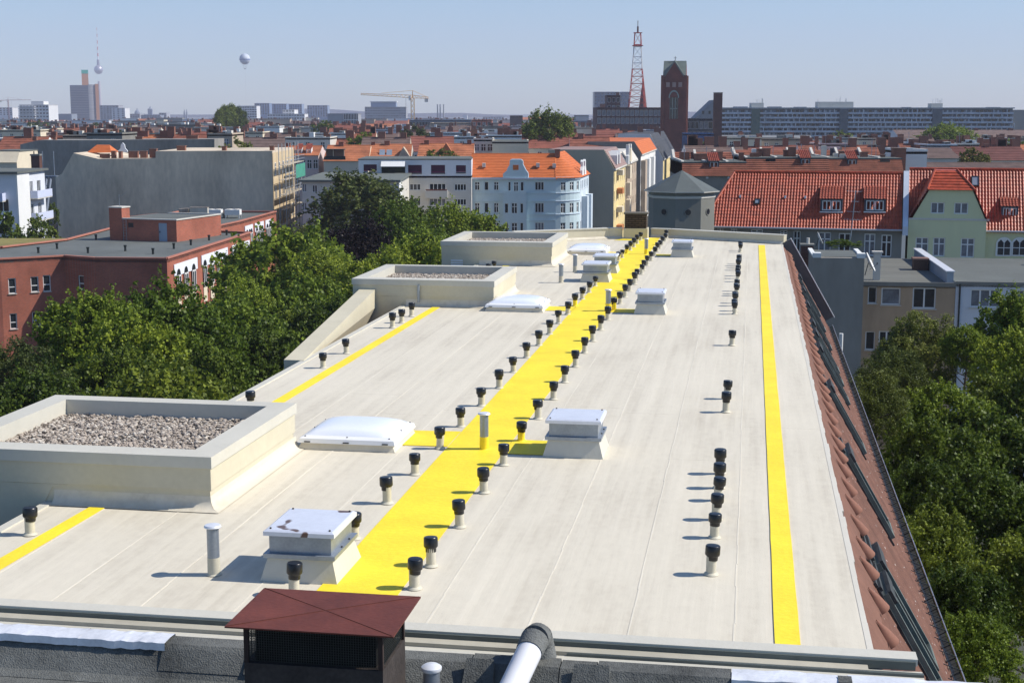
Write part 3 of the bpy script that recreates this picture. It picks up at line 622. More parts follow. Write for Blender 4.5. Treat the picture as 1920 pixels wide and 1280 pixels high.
# small metal pipe, and the wrapped pipe
o = thing('flue_pipe', 'short galvanised flue pipe with domed lid right of the red-lidded chimney', 'flue pipe', R(12.02, -2.72, -.34), -TH)
m = MB(); m.lathe([(.075, 0), (.075, .40)], 18); m.build('tube', M_METAL, o, smooth=True)
m = MB(); m.lathe([(.088, .395), (.095, .41), (.092, .43), (.06, .452), (.001, .46)], 18); m.build('lid', M_ALU, o, smooth=True)
o = thing('wrapped_pipe', 'leaning white pipe with felt-wrapped elbow on the foreground parapet', 'pipe', R(12.3, -1.9, -.34), -TH)
m = MB(); m.tube((.02, .12, .50), (-.20, -.85, .06), .118, 22); m.build('tube', mat('white_coated_pipe', (.72, .72, .74), rough=.45, var=.06), o, smooth=True)
m = MB()
pts = [(.012, .08, .485), (.04, .24, .545), (.055, .36, .53), (.06, .43, .45), (.06, .45, .30)]
for (p, q), (r0, r1) in zip(zip(pts, pts[1:]), ((.126, .132), (.132, .13), (.13, .13), (.13, .155))): m.tube(p, q, r0, 20, r1)
m.build('felt_wrap', mat('grey_felt_wrap', (.15, .155, .148), rough=.9, var=.35, scale=2, bump=.7, bscale=60), o, smooth=True)
m = MB(); m.tube((-.20, -.85, .06), (-.23, -1.0, -.0), .13, 20); m.build('sleeve', M_METAL, o, smooth=True)
for i, (bb, aa, w_) in enumerate(((-2.35, 12.28, .32), (-1.32, 12.3, .40))):
    o = MB(); o.add([(-w_ / 2, -.12, .012), (w_ / 2, -.12, .012), (w_ / 2 * .8, .14, .38), (-w_ / 2 * .8, .14, .38), (-w_ / 2, .16, .0), (w_ / 2, .16, .0)], [(0, 1, 2, 3), (0, 3, 4), (1, 5, 2), (3, 2, 5, 4)])
    o = o.build('felt_patch', M_BITU); o.parent = NB; p = R(aa, bb, -.34); o.location = (NOFF[0] + bb, NOFF[1] + aa, ROOFZ - .345)
# ================================================================== town builders
WCACHE = {}
def winmesh(w, h, style, fm, pm):
    k = (round(w, 2), round(h, 2), style, fm.name, pm.name)
    if k in WCACHE: return WCACHE[k]
    f = MB(); t = min(.09, w * .11)
    f.box(0, w, 0, .06, 0, t); f.box(0, w, 0, .06, h - t, h); f.box(0, t, 0, .06, t, h - t); f.box(w - t, w, 0, .06, t, h - t)
    if style in ('cross', 'double', 'triple'):
        n = {'cross': 1, 'double': 1, 'triple': 2}[style]
        for i in range(n): x = w * (i + 1) / (n + 1); f.box(x - t * .55, x + t * .55, -.015, .06, t, h - t)
    if style == 'cross': f.box(t, w - t, -.01, .058, h * .66 - t * .5, h * .66 + t * .5)
    if style == 'sash': f.box(t, w - t, -.01, .058, h * .42 - t * .5, h * .42 + t * .5)
    if style == 'quad':
        for i in range(3): x = w * (i + 1) / 4; f.box(x - t * .5, x + t * .5, -.01, .06, t, h - t)
    p = MB(); p.quad((t * .5, .04, t * .5), (w - t * .5, .04, t * .5), (w - t * .5, .04, h - t * .5), (t * .5, .04, h - t * .5))
    WCACHE[k] = (f.mesh('window', fm), p.mesh('pane', pm)); return WCACHE[k]
def facade(mb, o, u, w, z0, z1, holes, dep=.16):
    xs = sorted({0.0, w, *[h[0] for h in holes], *[h[0] + h[2] for h in holes]}); zs = sorted({z0, z1, *[h[1] for h in holes], *[h[1] + h[3] for h in holes]})
    n = (u[1], -u[0])
    def P(x, z, d=0): return (o[0] + u[0] * x - n[0] * d, o[1] + u[1] * x - n[1] * d, z)
    for i in range(len(xs) - 1):
        for j in range(len(zs) - 1):
            cx_, cz_ = (xs[i] + xs[i + 1]) / 2, (zs[j] + zs[j + 1]) / 2
            if any(h[0] < cx_ < h[0] + h[2] and h[1] < cz_ < h[1] + h[3] for h in holes): continue
            mb.quad(P(xs[i], zs[j]), P(xs[i + 1], zs[j]), P(xs[i + 1], zs[j + 1]), P(xs[i], zs[j + 1]))
    for h in holes:
        x0, z0_, x1, z1_ = h[0], h[1], h[0] + h[2], h[1] + h[3]
        for a, b in (((x0, z0_), (x1, z0_)), ((x1, z0_), (x1, z1_)), ((x1, z1_), (x0, z1_)), ((x0, z1_), (x0, z0_))):
            mb.quad(P(*a), P(*b), P(*b, dep), P(*a, dep))
def put_windows(T, o, u, holes, fm, pm, sill=None, dep=.16):
    rz = math.atan2(u[1], u[0]); n = (u[1], -u[0]); rw = random.Random(int(abs(o[0] * 31 + o[1] * 17)) + len(holes))
    for h in holes:
        st_ = h[4] if len(h) > 4 else 'cross'; pmm = h[5] if len(h) > 5 and h[5] else (M_GLASSC if rw.random() < .25 else pm)
        fmsh, pmsh = winmesh(h[2], h[3], st_, fm, pmm)
        d = dep - .065
        wo = link('window', fmsh, T, (o[0] + u[0] * h[0] - n[0] * d, o[1] + u[1] * h[0] - n[1] * d, h[1]), rz)
        link('pane', pmsh, wo)
        if sill:
            s = MB(); s.box(-.05, h[2] + .05, -dep - .03, -.001, -.055, -.001); s.build('sill', sill, wo)
def courses(mb, p0, p1, q0, q1, n, lift=.05):
    """stepped tile courses from the eave edge p0-p1 up to the ridge edge q0-q1"""
    p0, p1, q0, q1 = map(Vector, (p0, p1, q0, q1)); nr = (p1 - p0).cross(q0 - p0).normalized()
    if nr.z < 0: nr = -nr
    for i in range(n):
        t0, t1 = i / n, (i + 1) / n
        a, b, c, d = p0.lerp(q0, t0) + nr * lift, p1.lerp(q1, t0) + nr * lift, p1.lerp(q1, t1), p0.lerp(q0, t1)
        e, f = p0.lerp(q0, t0), p1.lerp(q1, t0)
        mb.quad(a, b, c, d); mb.quad(e, f, b, a)
def house(name, label, loc, w, d, ze, wall, rot=0.0, front=(), right=(), left=(), roof='flat', rise=3.0, roofm=None, fm=None, pm=None, sill=None, cat='house', group=None, z0=0.0, n=10,
          hipl=0.0, hipr=0.0, flat_m=None, brk=None, over=.25, parap=.3, dep=.16):
    """box house in its own frame: x along the front, y to the back; returns the thing"""
    T = thing(name, label, cat, loc, rot, group); fm = fm or M_FRAME; pm = pm or M_GLASS; roofm = roofm or M_ROOFG
    m = MB(); facade(m, (0, 0), (1, 0), w, z0, ze, front, dep); facade(m, (w, 0), (0, 1), d, z0, ze, right, dep); facade(m, (0, d), (0, -1), d, z0, ze, left, dep); facade(m, (w, d), (-1, 0), w, z0, ze, ())
    zr = ze + rise
    if roof == 'gable' and not hipl: m.poly([(0, 0, ze), (0, d, ze), (0, d / 2, zr)])
    if roof == 'gable' and not hipr: m.poly([(w, 0, ze), (w, d, ze), (w, d / 2, zr)])
    m.build('wall', wall, T)
    put_windows(T, (0, 0), (1, 0), front, fm, pm, sill, dep); put_windows(T, (w, 0), (0, 1), right, fm, pm, sill, dep); put_windows(T, (0, d), (0, -1), left, fm, pm, sill, dep)
    r = MB(); o = over
    if roof == 'gable':
        k = rise / (d / 2) * o
        courses(r, (-o * .5 * (not hipl), -o, ze - k), (w + o * .5 * (not hipr), -o, ze - k), (hipl, d / 2, zr), (w - hipr, d / 2, zr), n)
        courses(r, (w, d + o, ze - k), (0, d + o, ze - k), (w - hipr, d / 2, zr), (hipl, d / 2, zr), max(2, n // 2))
        if hipl: courses(r, (0, d, ze), (0, 0, ze), (hipl, d / 2, zr), (hipl, d / 2, zr - .001), max(2, n // 2))
        if hipr: courses(r, (w, 0, ze), (w, d, ze), (w - hipr, d / 2, zr), (w - hipr, d / 2, zr - .001), max(2, n // 2))
        ro = r.build('roof', roofm, T)
        g_ = MB(); g_.tube((hipl, d / 2, zr), (w - hipr, d / 2, zr), .13, 6); g_.build('ridge', roofm, ro)
    elif roof == 'mansard':
        b_ = brk if brk else rise * .45
        courses(r, (-.1, -o, ze), (w + .1, -o, ze), (0, b_, zr), (w, b_, zr), n); courses(r, (w, d + o, ze), (0, d + o, ze), (w, d - b_, zr), (0, d - b_, zr), max(2, n // 2))
        r.poly([(0, 0, ze), (0, b_, zr), (0, d - b_, zr), (0, d, ze)]); r.poly([(w, 0, ze), (w, b_, zr), (w, d - b_, zr), (w, d, ze)])
        ro = r.build('roof', roofm, T); f_ = MB(); f_.box(-.12, w + .12, b_ - .1, d - b_ + .1, zr - .02, zr + .12); f_.build('roof_deck', flat_m or M_ROOFG, T)
    elif roof == 'flat':
        r.box(-.0, w, 0, d, ze - .3, ze - .001); ro = r.build('roof_deck', roofm, T)
        if parap:
            p = MB(); t = .25
            for (x0, x1, y0, y1) in ((-.05, w + .05, -.05, t), (-.05, w + .05, d - t, d + .05), (-.05, t, t, d - t), (w - t, w + .05, t, d - t)): p.box(x0, x1, y0, y1, ze, ze + parap)
            p.build('parapet', wall, T)
    elif roof == 'slab':
        r.box(-.45, w + .45, -.45, d + .45, ze, ze + .28); r.build('roof_slab', roofm, T)
    elif roof == 'pent':
        courses(r, (-o, -o, ze), (w + o, -o, ze), (-o, d, zr), (w + o, d, zr), n, .03); r.build('roof', roofm, T)
        s = MB(); s.poly([(0, 0, ze), (0, d, ze), (0, d, zr)]); s.poly([(w, 0, ze), (w, d, ze), (w, d, zr)]); s.quad((0, d, ze), (w, d, ze), (w, d, zr), (0, d, zr)); s.build('gable_wall', wall, T)
    return T
def chim(T, x, y, z0, z1, w=.9, d=.7, m=None, pots=0):
    c = MB(); c.box(x - w / 2, x + w / 2, y - d / 2, y + d / 2, z0, z1 - .12); o = c.build('chimney', m or M_CHIM, T)
    c = MB(); c.box(x - w / 2 - .06, x + w / 2 + .06, y - d / 2 - .06, y + d / 2 + .06, z1 - .12, z1); c.build('chimney_cap', mat('chimney_cap', (.20, .11, .08), var=.3), o)
    for i in range(pots):
        p = MB(); p.lathe([(.12, 0), (.10, .35)], 8, (x - w / 2 + (i + .5) * w / pots, y, z1)); p.build('pot', M_TERRA, o)
def grid(x0, x1, n, z0, dz, rows, w, h, style='cross', skip=()):
    out = []
    for r in range(rows):
        for i in range(n):
            if (r, i) in skip: continue
            out.append((x0 + (x1 - x0 - w) * (i / max(1, n - 1)), z0 + r * dz, w, h, style))
    return out
M_ROOFG = mat('grey_felt', (.115, .125, .115), var=.22, scale=.25)
M_ROOFD = mat('dark_slate', (.05, .055, .065), var=.3, scale=.5)
M_ORANGE = mat('orange_tile', (.52, .135, .036), rough=.8, var=.22, scale=.9, stretch=(1, 1, 6))
M_REDT = mat('red_glazed_tile', (.38, .066, .026), rough=.45, var=.45, scale=2.0, spec=.35)
M_ORANGE2 = mat('weathered_orange_tile', (.40, .14, .062), var=.4, scale=.5)
M_REDO = mat('old_red_tile', (.23, .078, .046), var=.45, scale=.7)
M_BROWNT = mat('brown_tile', (.15, .10, .085), var=.3, scale=.8)
def stain(name, c, v=.4): return mat(name, c, var=v, scale=.16, stretch=(1, 1, .35), bump=.15, bscale=2.0, fine=.35)
M_FIRE = stain('grey_render', (.60, .50, .375)); M_FIRE2 = stain('slate_render', (.26, .245, .22)); M_KHAKI = stain('khaki_render', (.42, .38, .28), .1)
M_LBLUE = stain('light_blue_render', (.49, .60, .63), .07); M_LWHITE = mat('white_render', (.70, .70, .68), var=.06, scale=.3); M_MWHITE = mat('pale_blue_render', (.62, .64, .68), var=.05, scale=.3)
M_GREEN = stain('sage_green_render', (.61, .61, .37), .08); M_TAN = stain('worn_tan_render', (.42, .30, .195), .3); M_PINK = mat('pink_render', (.62, .50, .47), var=.06); M_YELLOW = mat('yellow_render', (.70, .56, .27), var=.06)
M_CREAMH = mat('cream_render', (.66, .58, .44), var=.07); M_GREYW = stain('dark_grey_render', (.21, .205, .18), .25); M_LGREY = mat('light_grey_render', (.58, .55, .49), var=.08, scale=.3)
M_BEIGE = mat('beige_render', (.45, .36, .27), var=.12, scale=.4); M_SLATEB = mat('blue_grey_facade', (.19, .22, .27), var=.12, scale=.1)
DEG = math.radians
# survey frame for a rotated house: front-left corner from a pixel, width until another pixel column
def span(x0, x1, Y, rot=0.0, y=300):
    p = at(x0, y, Y); r = (x1 - CX) / (at(CX + 1000, y, Y).x / Y * 0 + F) ; k = (x1 - CX) / F / (cp + (CY - y) / F * sp)   # X = k * Y on the ray
    c, s = math.cos(rot), math.sin(rot)
    t = (k * p.y - p.x) / (c - k * s)
    return Vector((p.x, p.y, 0)), t
def rel(px, py, loc, rot, w=None):
    """position x along the front and height z of a pixel on a house front"""
    k = (px - CX) / F / (cp + (CY - py) / F * sp); c, s = math.cos(rot), math.sin(rot)
    t = (k * loc.y - loc.x) / (c - k * s)
    return t, at(px, py, loc.y + t * s).z
def wpx(loc, rot, lst, style='cross', extra=None):
    out = []
    for it in lst:
        x0, x1, y0, y1 = it[:4]; a, z1 = rel(x0, y0, loc, rot); b, z0 = rel(x1, y1, loc, rot)
        out.append((a, z0, b - a, z1 - z0, it[4] if len(it) > 4 else style, it[5] if len(it) > 5 else None))
    return out

# ================================================================== right-hand neighbours
RJ = DEG(-14)
# red pantile house
loc, wj = span(1316, 1692, 122, RJ, 420)
zeJ, zrJ = zat(423, 120), 0
TJ = thing('tiled_house', 'grey house under a broad red pantile roof with two dormers', 'house', loc, RJ)
t1, z_ = rel(1316, 419, loc, RJ); dJ = 8.0; riseJ = zat(325, 123) - zeJ
m = MB(); wins = wpx(loc, RJ, [(1463, 1476, 432, 446), (1488, 1500, 433, 474), (1535, 1557, 435, 474), (1573, 1594, 437, 478), (1621, 1640, 438, 480), (1653, 1671, 440, 482), (1345, 1356, 427, 437), (1370, 1382, 428, 438), (1408, 1430, 430, 446)], 'cross')
wins = [(a, min(z, zeJ - 1.0) if False else z, w_, min(h, zeJ - .12 - z), s_, e_) for a, z, w_, h, s_, e_ in wins]
facade(m, (0, 0), (1, 0), wj, 0, zeJ, wins); m.quad((wj, 0, 0), (wj, dJ, 0), (wj, dJ, zeJ), (wj, 0, zeJ)); m.quad((0, 0, 0), (0, dJ, 0), (0, dJ, zeJ), (0, 0, zeJ)); m.poly([(wj, 0, zeJ), (wj, dJ, zeJ), (wj, dJ / 2, zeJ + riseJ)])
m.build('wall', M_GREYW, TJ); put_windows(TJ, (0, 0), (1, 0), wins, M_FRAME, M_GLASS)
hl = 2.3; slen = math.hypot(dJ / 2 + .35, riseJ * 1.06)
def PJ(a, s, h): 
    t = s / slen; return (a, dJ / 2 - t * (dJ / 2 + .35) - h * .7, zeJ + riseJ - t * (riseJ * 1.06) + h * .7)
def tiled(T, P, a0, a1, slen, cut=None, tw=.245, rows=17, m_=None):
    mb = MB(); tile_field(mb, P, a0, a1, 0.0, slen, tw=tw, tl=slen / rows, amp=.06, lift=.035, seg=6)
    me = bpy.data.meshes.new('roof_tiles'); me.from_pydata(mb.v, [], mb.f); bm = bmesh.new(); bm.from_mesh(me)
    for co, no in (cut or ()): bmesh.ops.bisect_plane(bm, geom=bm.verts[:] + bm.edges[:] + bm.faces[:], plane_co=co, plane_no=no, clear_outer=True)
    bmesh.ops.recalc_face_normals(bm, faces=bm.faces); bm.to_mesh(me); bm.free(); me.materials.append(m_ or M_REDT)
    for p in me.polygons: p.use_smooth = True
    try: me.set_sharp_from_angle(angle=DEG(50))
    except Exception: pass
    return link('roof_tiles', me, T, kind='stuff')
tiled(TJ, PJ, -.1, wj - .05, slen, cut=[((0, -.35, 0), Vector((-(dJ / 2 + .35), hl, 0)))])
r = MB(); r.quad((wj, dJ, zeJ), (0, dJ, zeJ), (hl, dJ / 2, zeJ + riseJ), (wj, dJ / 2, zeJ + riseJ)); r.poly([(0, dJ, zeJ), (-.1, -.3, zeJ - .05), (hl, dJ / 2, zeJ + riseJ)]); r.build('roof', M_REDT, TJ)
g_ = MB(); g_.tube((hl, dJ / 2, zeJ + riseJ + .05), (wj, dJ / 2, zeJ + riseJ + .05), .11, 8); g_.tube((-.1, -.35, zeJ - .1), (hl, dJ / 2, zeJ + riseJ + .05), .10, 8); g_.build('ridge_tiles', M_REDT, TJ)
g_ = MB(); g_.tube((-.1, -.45, zeJ - .22), (wj, -.45, zeJ - .22), .085, 8); g_.build('gutter', mat('zinc_gutter', (.42, .43, .45), rough=.45, metal=.4), TJ)
def dormer_on(T, x0, x1, zb, zt, yb, wall, roofm, loc, style='double', fm=None):
    """boxy shed dormer standing on a front roof slope, window front at y = yb"""
    m = MB(); t = .14; w_ = x1 - x0
    facade(m, (x0, yb), (1, 0), w_, zb, zt, [(t, zb + .16, w_ - 2 * t, zt - zb - .3)], .08); m.poly([(x0, yb, zb), (x0, yb, zt), (x0, yb + 1.7, zt + .35), (x0, yb + 1.7, zb)]); m.poly([(x1, yb, zb), (x1, yb, zt), (x1, yb + 1.7, zt + .35), (x1, yb + 1.7, zb)])
    o = m.build('dormer', wall, T); hh_ = zt - zb - .3; ww = (w_ - 2 * t)
    for i in (0, 1):
        fmsh, pmsh = winmesh(ww / 2 - .03, hh_, style, fm or M_FRAME, M_GLASS); wo = link('window', fmsh, o, (x0 + t + i * (ww / 2 + .015), yb + .02, zb + .16))
    r = MB(); Ld = math.hypot(2.0, .95); tile_field(r, lambda a, s, h: (a, yb + 1.9 - 2.02 * s / Ld - h * .4, zt + .95 - .95 * s / Ld + h * .9), x0 - .08, x1 + .08, 0, Ld, tw=.245, tl=Ld / 6, amp=.06, lift=.035); r.build('dormer_roof', mat('shaded_dormer_tile', (.25, .05, .024), rough=.55, var=.4, scale=2.0), o, kind='stuff')  # same red tile in a darker copy, shade put into the colour
    s = MB(); s.box(x0 - .05, x1 + .05, yb - .14, yb - .005, zb - .02, zb + .07); s.build('sill', M_FRAME, o)
M_DORM = mat('blue_grey_boarding', (.06, .075, .095), var=.2)
for x0, x1 in ((1538, 1579), (1621, 1660)):
    a, z1 = rel(x0, 374, loc, RJ); b, z0 = rel(x1, 400, loc, RJ); dormer_on(TJ, a, b, z0, z1, .95, M_DORM, M_REDT, loc)
def skylight(T, P, a, s, w_, h_, m_=None):
    f = MB()
    def bx(mb, a0, a1, s0, s1, h0, h1):
        V_ = [P(x, y, h) for h in (h0, h1) for x, y in ((a0, s0), (a1, s0), (a1, s1), (a0, s1))]; mb.add(V_, [(0, 3, 2, 1), (4, 5, 6, 7), (0, 1, 5, 4), (1, 2, 6, 5), (2, 3, 7, 6), (3, 0, 4, 7)])
    t = .07; bx(f, a, a + t, s, s + h_, 0, .16); bx(f, a + w_ - t, a + w_, s, s + h_, 0, .16); bx(f, a + t, a + w_ - t, s, s + t, 0, .16); bx(f, a + t, a + w_ - t, s + h_ - t, s + h_, 0, .16)
    o = f.build('skylight', m_ or M_DARK, T); p = MB(); bx(p, a + t, a + w_ - t, s + t, s + h_ - t, .08, .12); p.build('pane', M_SKYGL, o)
M_SKYGL = mat('skylight_glass', (.25, .30, .36), rough=.1, var=.2, spec=.6)
a, z_ = rel(1412, 372, loc, RJ); skylight(TJ, PJ, a, slen * .5, .45, .55)
for px in (1384, 1470, 1508):
    a, z_ = rel(px, 368, loc, RJ); f = MB(); V_ = PJ(a, slen * .46, .05); f.box(V_[0] - .08, V_[0] + .08, V_[1] - .1, V_[1] + .1, V_[2] - .05, V_[2] + .16); f.build('roof_vent', M_ALU, TJ)
# white firewall strip between the two roofs
m = MB(); zt_ = zeJ + riseJ + .25; m.prism([(-.7, zeJ - .6), (-.7, zeJ + .15), (dJ / 2, zt_), (dJ, zeJ), (dJ, zeJ - .6)], wj + .02, wj + .45, 'x'); m.build('firewall', mat('pale_blue_wall', (.55, .60, .68), var=.08), TJ)
# sage green gable house with the further red roof
locK = loc + Vector((math.cos(RJ) * (wj + .48), math.sin(RJ) * (wj + .48), 0)); wK = 12.5
TK = thing('gabled_house', 'sage green gabled house with glazed red tile roof at the right', 'house', locK, RJ)
def K(px, py): return rel(px, py, locK, RJ)
ztop = K(1780, 322)[1]; zeK = K(1880, 432)[1]; xg0, xg1 = K(1698, 412)[0], K(1850, 415)[0]; zg = K(1712, 410)[1]; zh = K(1780, 353)[1]; xh0, xh1 = K(1745, 353)[0], K(1822, 354)[0]
winK = wpx(locK, RJ, [(1745.4, 1770.5, 379, 401, 'double'), (1789.5, 1815, 380, 402, 'double'), (1717, 1739.6, 444.6, 481), (1750, 1771, 445, 481), (1802, 1826, 446, 483)])
m = MB(); low = [h for h in winK if h[1] + h[3] < zg]; up = [h for h in winK if h[1] + h[3] >= zg]
facade(m, (0, 0), (1, 0), xg1, 0, zg, low)
# gable above the string course: trapezoid pieces round the two windows
zA, zB = up[0][1], up[0][1] + up[0][3]
def xl(z): return xg0 + .5 + (xh0 - xg0 - .5) * (z - zg) / (zh - zg)
def xr(z): return xg1 - .1 + (xh1 - xg1 + .1) * (z - zg) / (zh - zg)
m.poly([(xl(zg), 0, zg), (xr(zg), 0, zg), (xr(zA), 0, zA), (xl(zA), 0, zA)]); m.poly([(xl(zB), 0, zB), (xr(zB), 0, zB), (xr(zh), 0, zh), (xl(zh), 0, zh)])
e0, e1 = (up[0][0], up[0][0] + up[0][2]), (up[1][0], up[1][0] + up[1][2])
m.poly([(xl(zA), 0, zA), (e0[0], 0, zA), (e0[0], 0, zB), (xl(zB), 0, zB)]); m.poly([(e0[1], 0, zA), (e1[0], 0, zA), (e1[0], 0, zB), (e0[1], 0, zB)]); m.poly([(e1[1], 0, zA), (xr(zA), 0, zA), (xr(zB), 0, zB), (e1[1], 0, zB)])
for e in (e0, e1): m.quad((e[0], 0, zA), (e[0], .16, zA), (e[0], .16, zB), (e[0], 0, zB)); m.quad((e[1], 0, zA), (e[1], .16, zA), (e[1], .16, zB), (e[1], 0, zB)); m.quad((e[0], 0, zA), (e[1], 0, zA), (e[1], .16, zA), (e[0], .16, zA)); m.quad((e[0], 0, zB), (e[1], 0, zB), (e[1], .16, zB), (e[0], .16, zB))
m.quad((xg1, 0, 0), (xg1, .7, 0), (xg1, .7, zg), (xg1, 0, zg)); m.quad((xg1, .7, 0), (wK, .7, 0), (wK, .7, zeK), (xg1, .7, zeK)); m.quad((0, 0, 0), (0, 8, 0), (0, 8, zg), (0, 0, zg))
m.build('wall', M_GREEN, TK); up = [(h[0], zA, h[2], zB - zA, h[4]) for h in up]
put_windows(TK, (0, 0), (1, 0), low + up, M_FRAME, M_GLASSC)
s = MB(); s.box(xl(zg) - .3, xr(zg) + .3, -.05, -.002, zg - .09, zg + .07); s.build('string_course', M_LGREY, TK)
for px0, px1 in ((1872, 1895), (1901, 1925)):
    a, zt1 = K(px0, 449); b, zb1 = K(px1, 482); w_ = b - a
    f = MB(); n_ = 10; prof = [(a - .12, zb1), (b + .12, zb1)] + [((a + b) / 2 + (w_ / 2 + .12) * math.cos(t * math.pi / n_), zt1 - .45 + .6 * math.sin(t * math.pi / n_)) for t in range(n_ + 1)]
    f.prism(prof, .62, .69, 'y'); o = f.build('arched_window', M_LWHITE, TK)
    p = MB()
    for i in (0, 1):
        x0 = a + i * w_ / 2 + .03; x1 = a + (i + 1) * w_ / 2 - .03; p.quad((x0, .612, zb1 + .1), (x1, .612, zb1 + .1), (x1, .612, zt1 - .75), (x0, .612, zt1 - .75)); p.poly([(x0, .612, zt1 - .69), (x1, .612, zt1 - .69), (x1, .612, zt1 - .3 + .22 * i * 0), ((x0 + x1) / 2, .612, zt1 - .05), (x0, .612, zt1 - .3)])
    p.build('pane', M_GLASS, o)
dK = 8.0; riseK = ztop - zeK; slK = math.hypot(dK / 2, riseK * 1.05)
def PK(a, s, h): t = s / slK; return (a, .7 + dK / 2 - t * (dK / 2 + .3) - h * .7, ztop - t * riseK * 1.05 + h * .7)
tiled(TK, PK, .0, wK, slK)
# roof behind the gable: side slopes of the cross gable and half hip
r = MB()
xm0, xm1 = K(1755, 322)[0], K(1797, 323)[0]
courses(r, (xh0 - .25, -.25, zh - .15), (xh1 + .25, -.25, zh - .15), (xm0, 1.9, ztop + .05), (xm1, 1.9, ztop + .05), 7, .05); r.build('half_hip', M_REDT, TK)
r = MB(); courses(r, (xg0 + .1, 2.5, zg - .2), (xg0 + .1, -.15, zg - .2), (xm0, 4.2, ztop + .02), (xh0 - .2, -.15, zh - .1), 10, .04); courses(r, (xg1 + .1, -.15, zg - .2), (xg1 + .1, 2.5, zg - .2), (xh1 + .2, -.15, zh - .1), (xm1, 4.2, ztop + .02), 10, .04)
r.quad((xh0 - .2, -.15, zh - .1), (xm0, 1.9, ztop + .04), (xm0, 4.2, ztop + .02), (xm0, 4.2, ztop)); r.poly([(xh0 - .2, -.15, zh - .1), (xm0, 1.9, ztop + .04), (xm0, 4.2, ztop + .02)]); r.poly([(xh1 + .2, -.15, zh - .1), (xm1, 1.9, ztop + .04), (xm1, 4.2, ztop + .02)]); r.quad((xm0, 1.9, ztop + .05), (xm1, 1.9, ztop + .05), (xm1, 4.2, ztop + .03), (xm0, 4.2, ztop + .03))
r.build('gable_roof', M_REDT, TK)
g_ = MB(); g_.tube((0, .7 + dK / 2, ztop + .05), (wK, .7 + dK / 2, ztop + .05), .11, 8); g_.tube((xh0 - .25, -.25, zh - .1), (xm0, 1.9, ztop + .1), .09, 6); g_.tube((xh1 + .25, -.25, zh - .1), (xm1, 1.9, ztop + .1), .09, 6); g_.build('ridge_tiles', M_REDT, TK)
f = MB(); V0 = (K(1781, 343)[0], .95, K(1781, 343)[1]); f.add([(V0[0] - .32, .62, V0[2] - .35), (V0[0] + .32, .62, V0[2] - .35), (V0[0] + .32, 1.15, V0[2] + .28), (V0[0] - .32, 1.15, V0[2] + .28)], [(0, 1, 2, 3)]); f.build('skylight', M_SKYGL, TK)
skylight(TK, PK, K(1827, 340)[0], slK * .12, .62, 1.0); 
a, z1 = K(1881, 389); b, z0 = K(1912, 416); dormer_on(TK, a, b, z0, z1, 1.55, M_DORM, M_REDT, locK, 'double')
g_ = MB(); g_.tube((xg1, .35, zeK - .12), (wK, .35, zeK - .12), .08, 8); g_.build('gutter', MATS['zinc_gutter'], TK)
# octagonal pavilion
pc = at(1277, 400, 119); ap = zat(319.5, 119); ev = zat(360.5, 116.5)
OC = thing('octagonal_pavilion', 'grey octagonal pavilion with round windows and slate tent roof', 'building', (pc.x, pc.y, 0), DEG(6))
m = MB(); rr_ = 2.75; m.lathe([(rr_, 0), (rr_, ev)], 8); m.build('wall', stain('pavilion_render', (.20, .20, .175), .15), OC, rotz=DEG(22.5))
m = MB(); m.lathe([(rr_ + .02, ev - .55), (rr_ + .06, ev - .5), (rr_ + .06, ev - .35)], 8); m.build('band', M_LGREY, OC, rotz=DEG(22.5))
m = MB(); m.lathe([(rr_ + .38, ev - .06), (rr_ + .40, ev + .02)], 8); m.build('eave', M_LGREY, OC, rotz=DEG(22.5))
m = MB(); m.lathe([(rr_ + .36, ev + .021), (.02, ap)], 8); m.build('roof', mat('slate_tent', (.10, .115, .11), var=.18, rough=.6), OC, rotz=DEG(22.5))
apo = rr_ * math.cos(DEG(22.5))
for k in (0, -1, 1):
    an = DEG(-90 + 45 * k); zc = zat(399, 116)
    m = MB(); m.lathe([(.30, -.03), (.30, .05)], 20); o = m.build('round_window', M_GREYW, OC, (math.cos(an) * apo, math.sin(an) * apo, zc)); o.rotation_euler = (math.pi / 2, 0, an + math.pi / 2)
    m = MB(); m.lathe([(.24, .052), (.24, .058)], 20); m.build('pane', M_GLASS, o)
# brick flue and tan / white courtyard houses
RT = DEG(-8)
loc, w_ = span(1525.5, 1620.5, 86, RT, 500); zt1 = zat(483, 86)
TT = thing('stair_tower', 'windowless dark grey wall tower beside the tan courtyard house', 'building', loc, RT)
m = MB(); m.box(0, w_, 0, 5.0, 0, zt1); m.build('wall', stain('soot_grey_render', (.27, .245, .21), .3), TT)
for x in (-.05, w_ - .42): 
    m = MB(); m.box(x, x + .47, -.06, .6, zt1 + .001, zt1 + .28); m.build('coping_block', M_LWHITE, TT)
m = MB(); m.box(.3, w_ - .3, .5, 4.6, zt1 + .001, zt1 + .03); m.build('roof_deck', M_ROOFG, TT)
m = MB(); m.box(-.06, .2, .61, 5.0, zt1 + .001, zt1 + .12); m.box(w_ - .2, w_ + .06, .61, 5.0, zt1 + .001, zt1 + .12); m.build('coping', M_LWHITE, TT)
loc2, w2 = span(1616, 1792, 95, RT, 530); ze2 = zat(529, 95)
win2 = wpx(loc2, RT, [(1628, 1643.6, 537.5, 569, 'single'), (1653, 1688, 539, 572, 'single', M_GLASSC), (1712, 1754, 539, 579, 'double'), (1623, 1640, 621, 656, 'single'), (1648, 1676, 620, 660, 'double')])
TA = house('courtyard_house', 'worn tan courtyard house with flat grey roof', loc2, w2, 16.5, ze2, M_TAN, RT, front=win2, roofm=mat('striped_felt', (.14, .14, .12), var=.25, scale=.5, stretch=(.3, 3, 1)), parap=0, sill=M_LGREY)
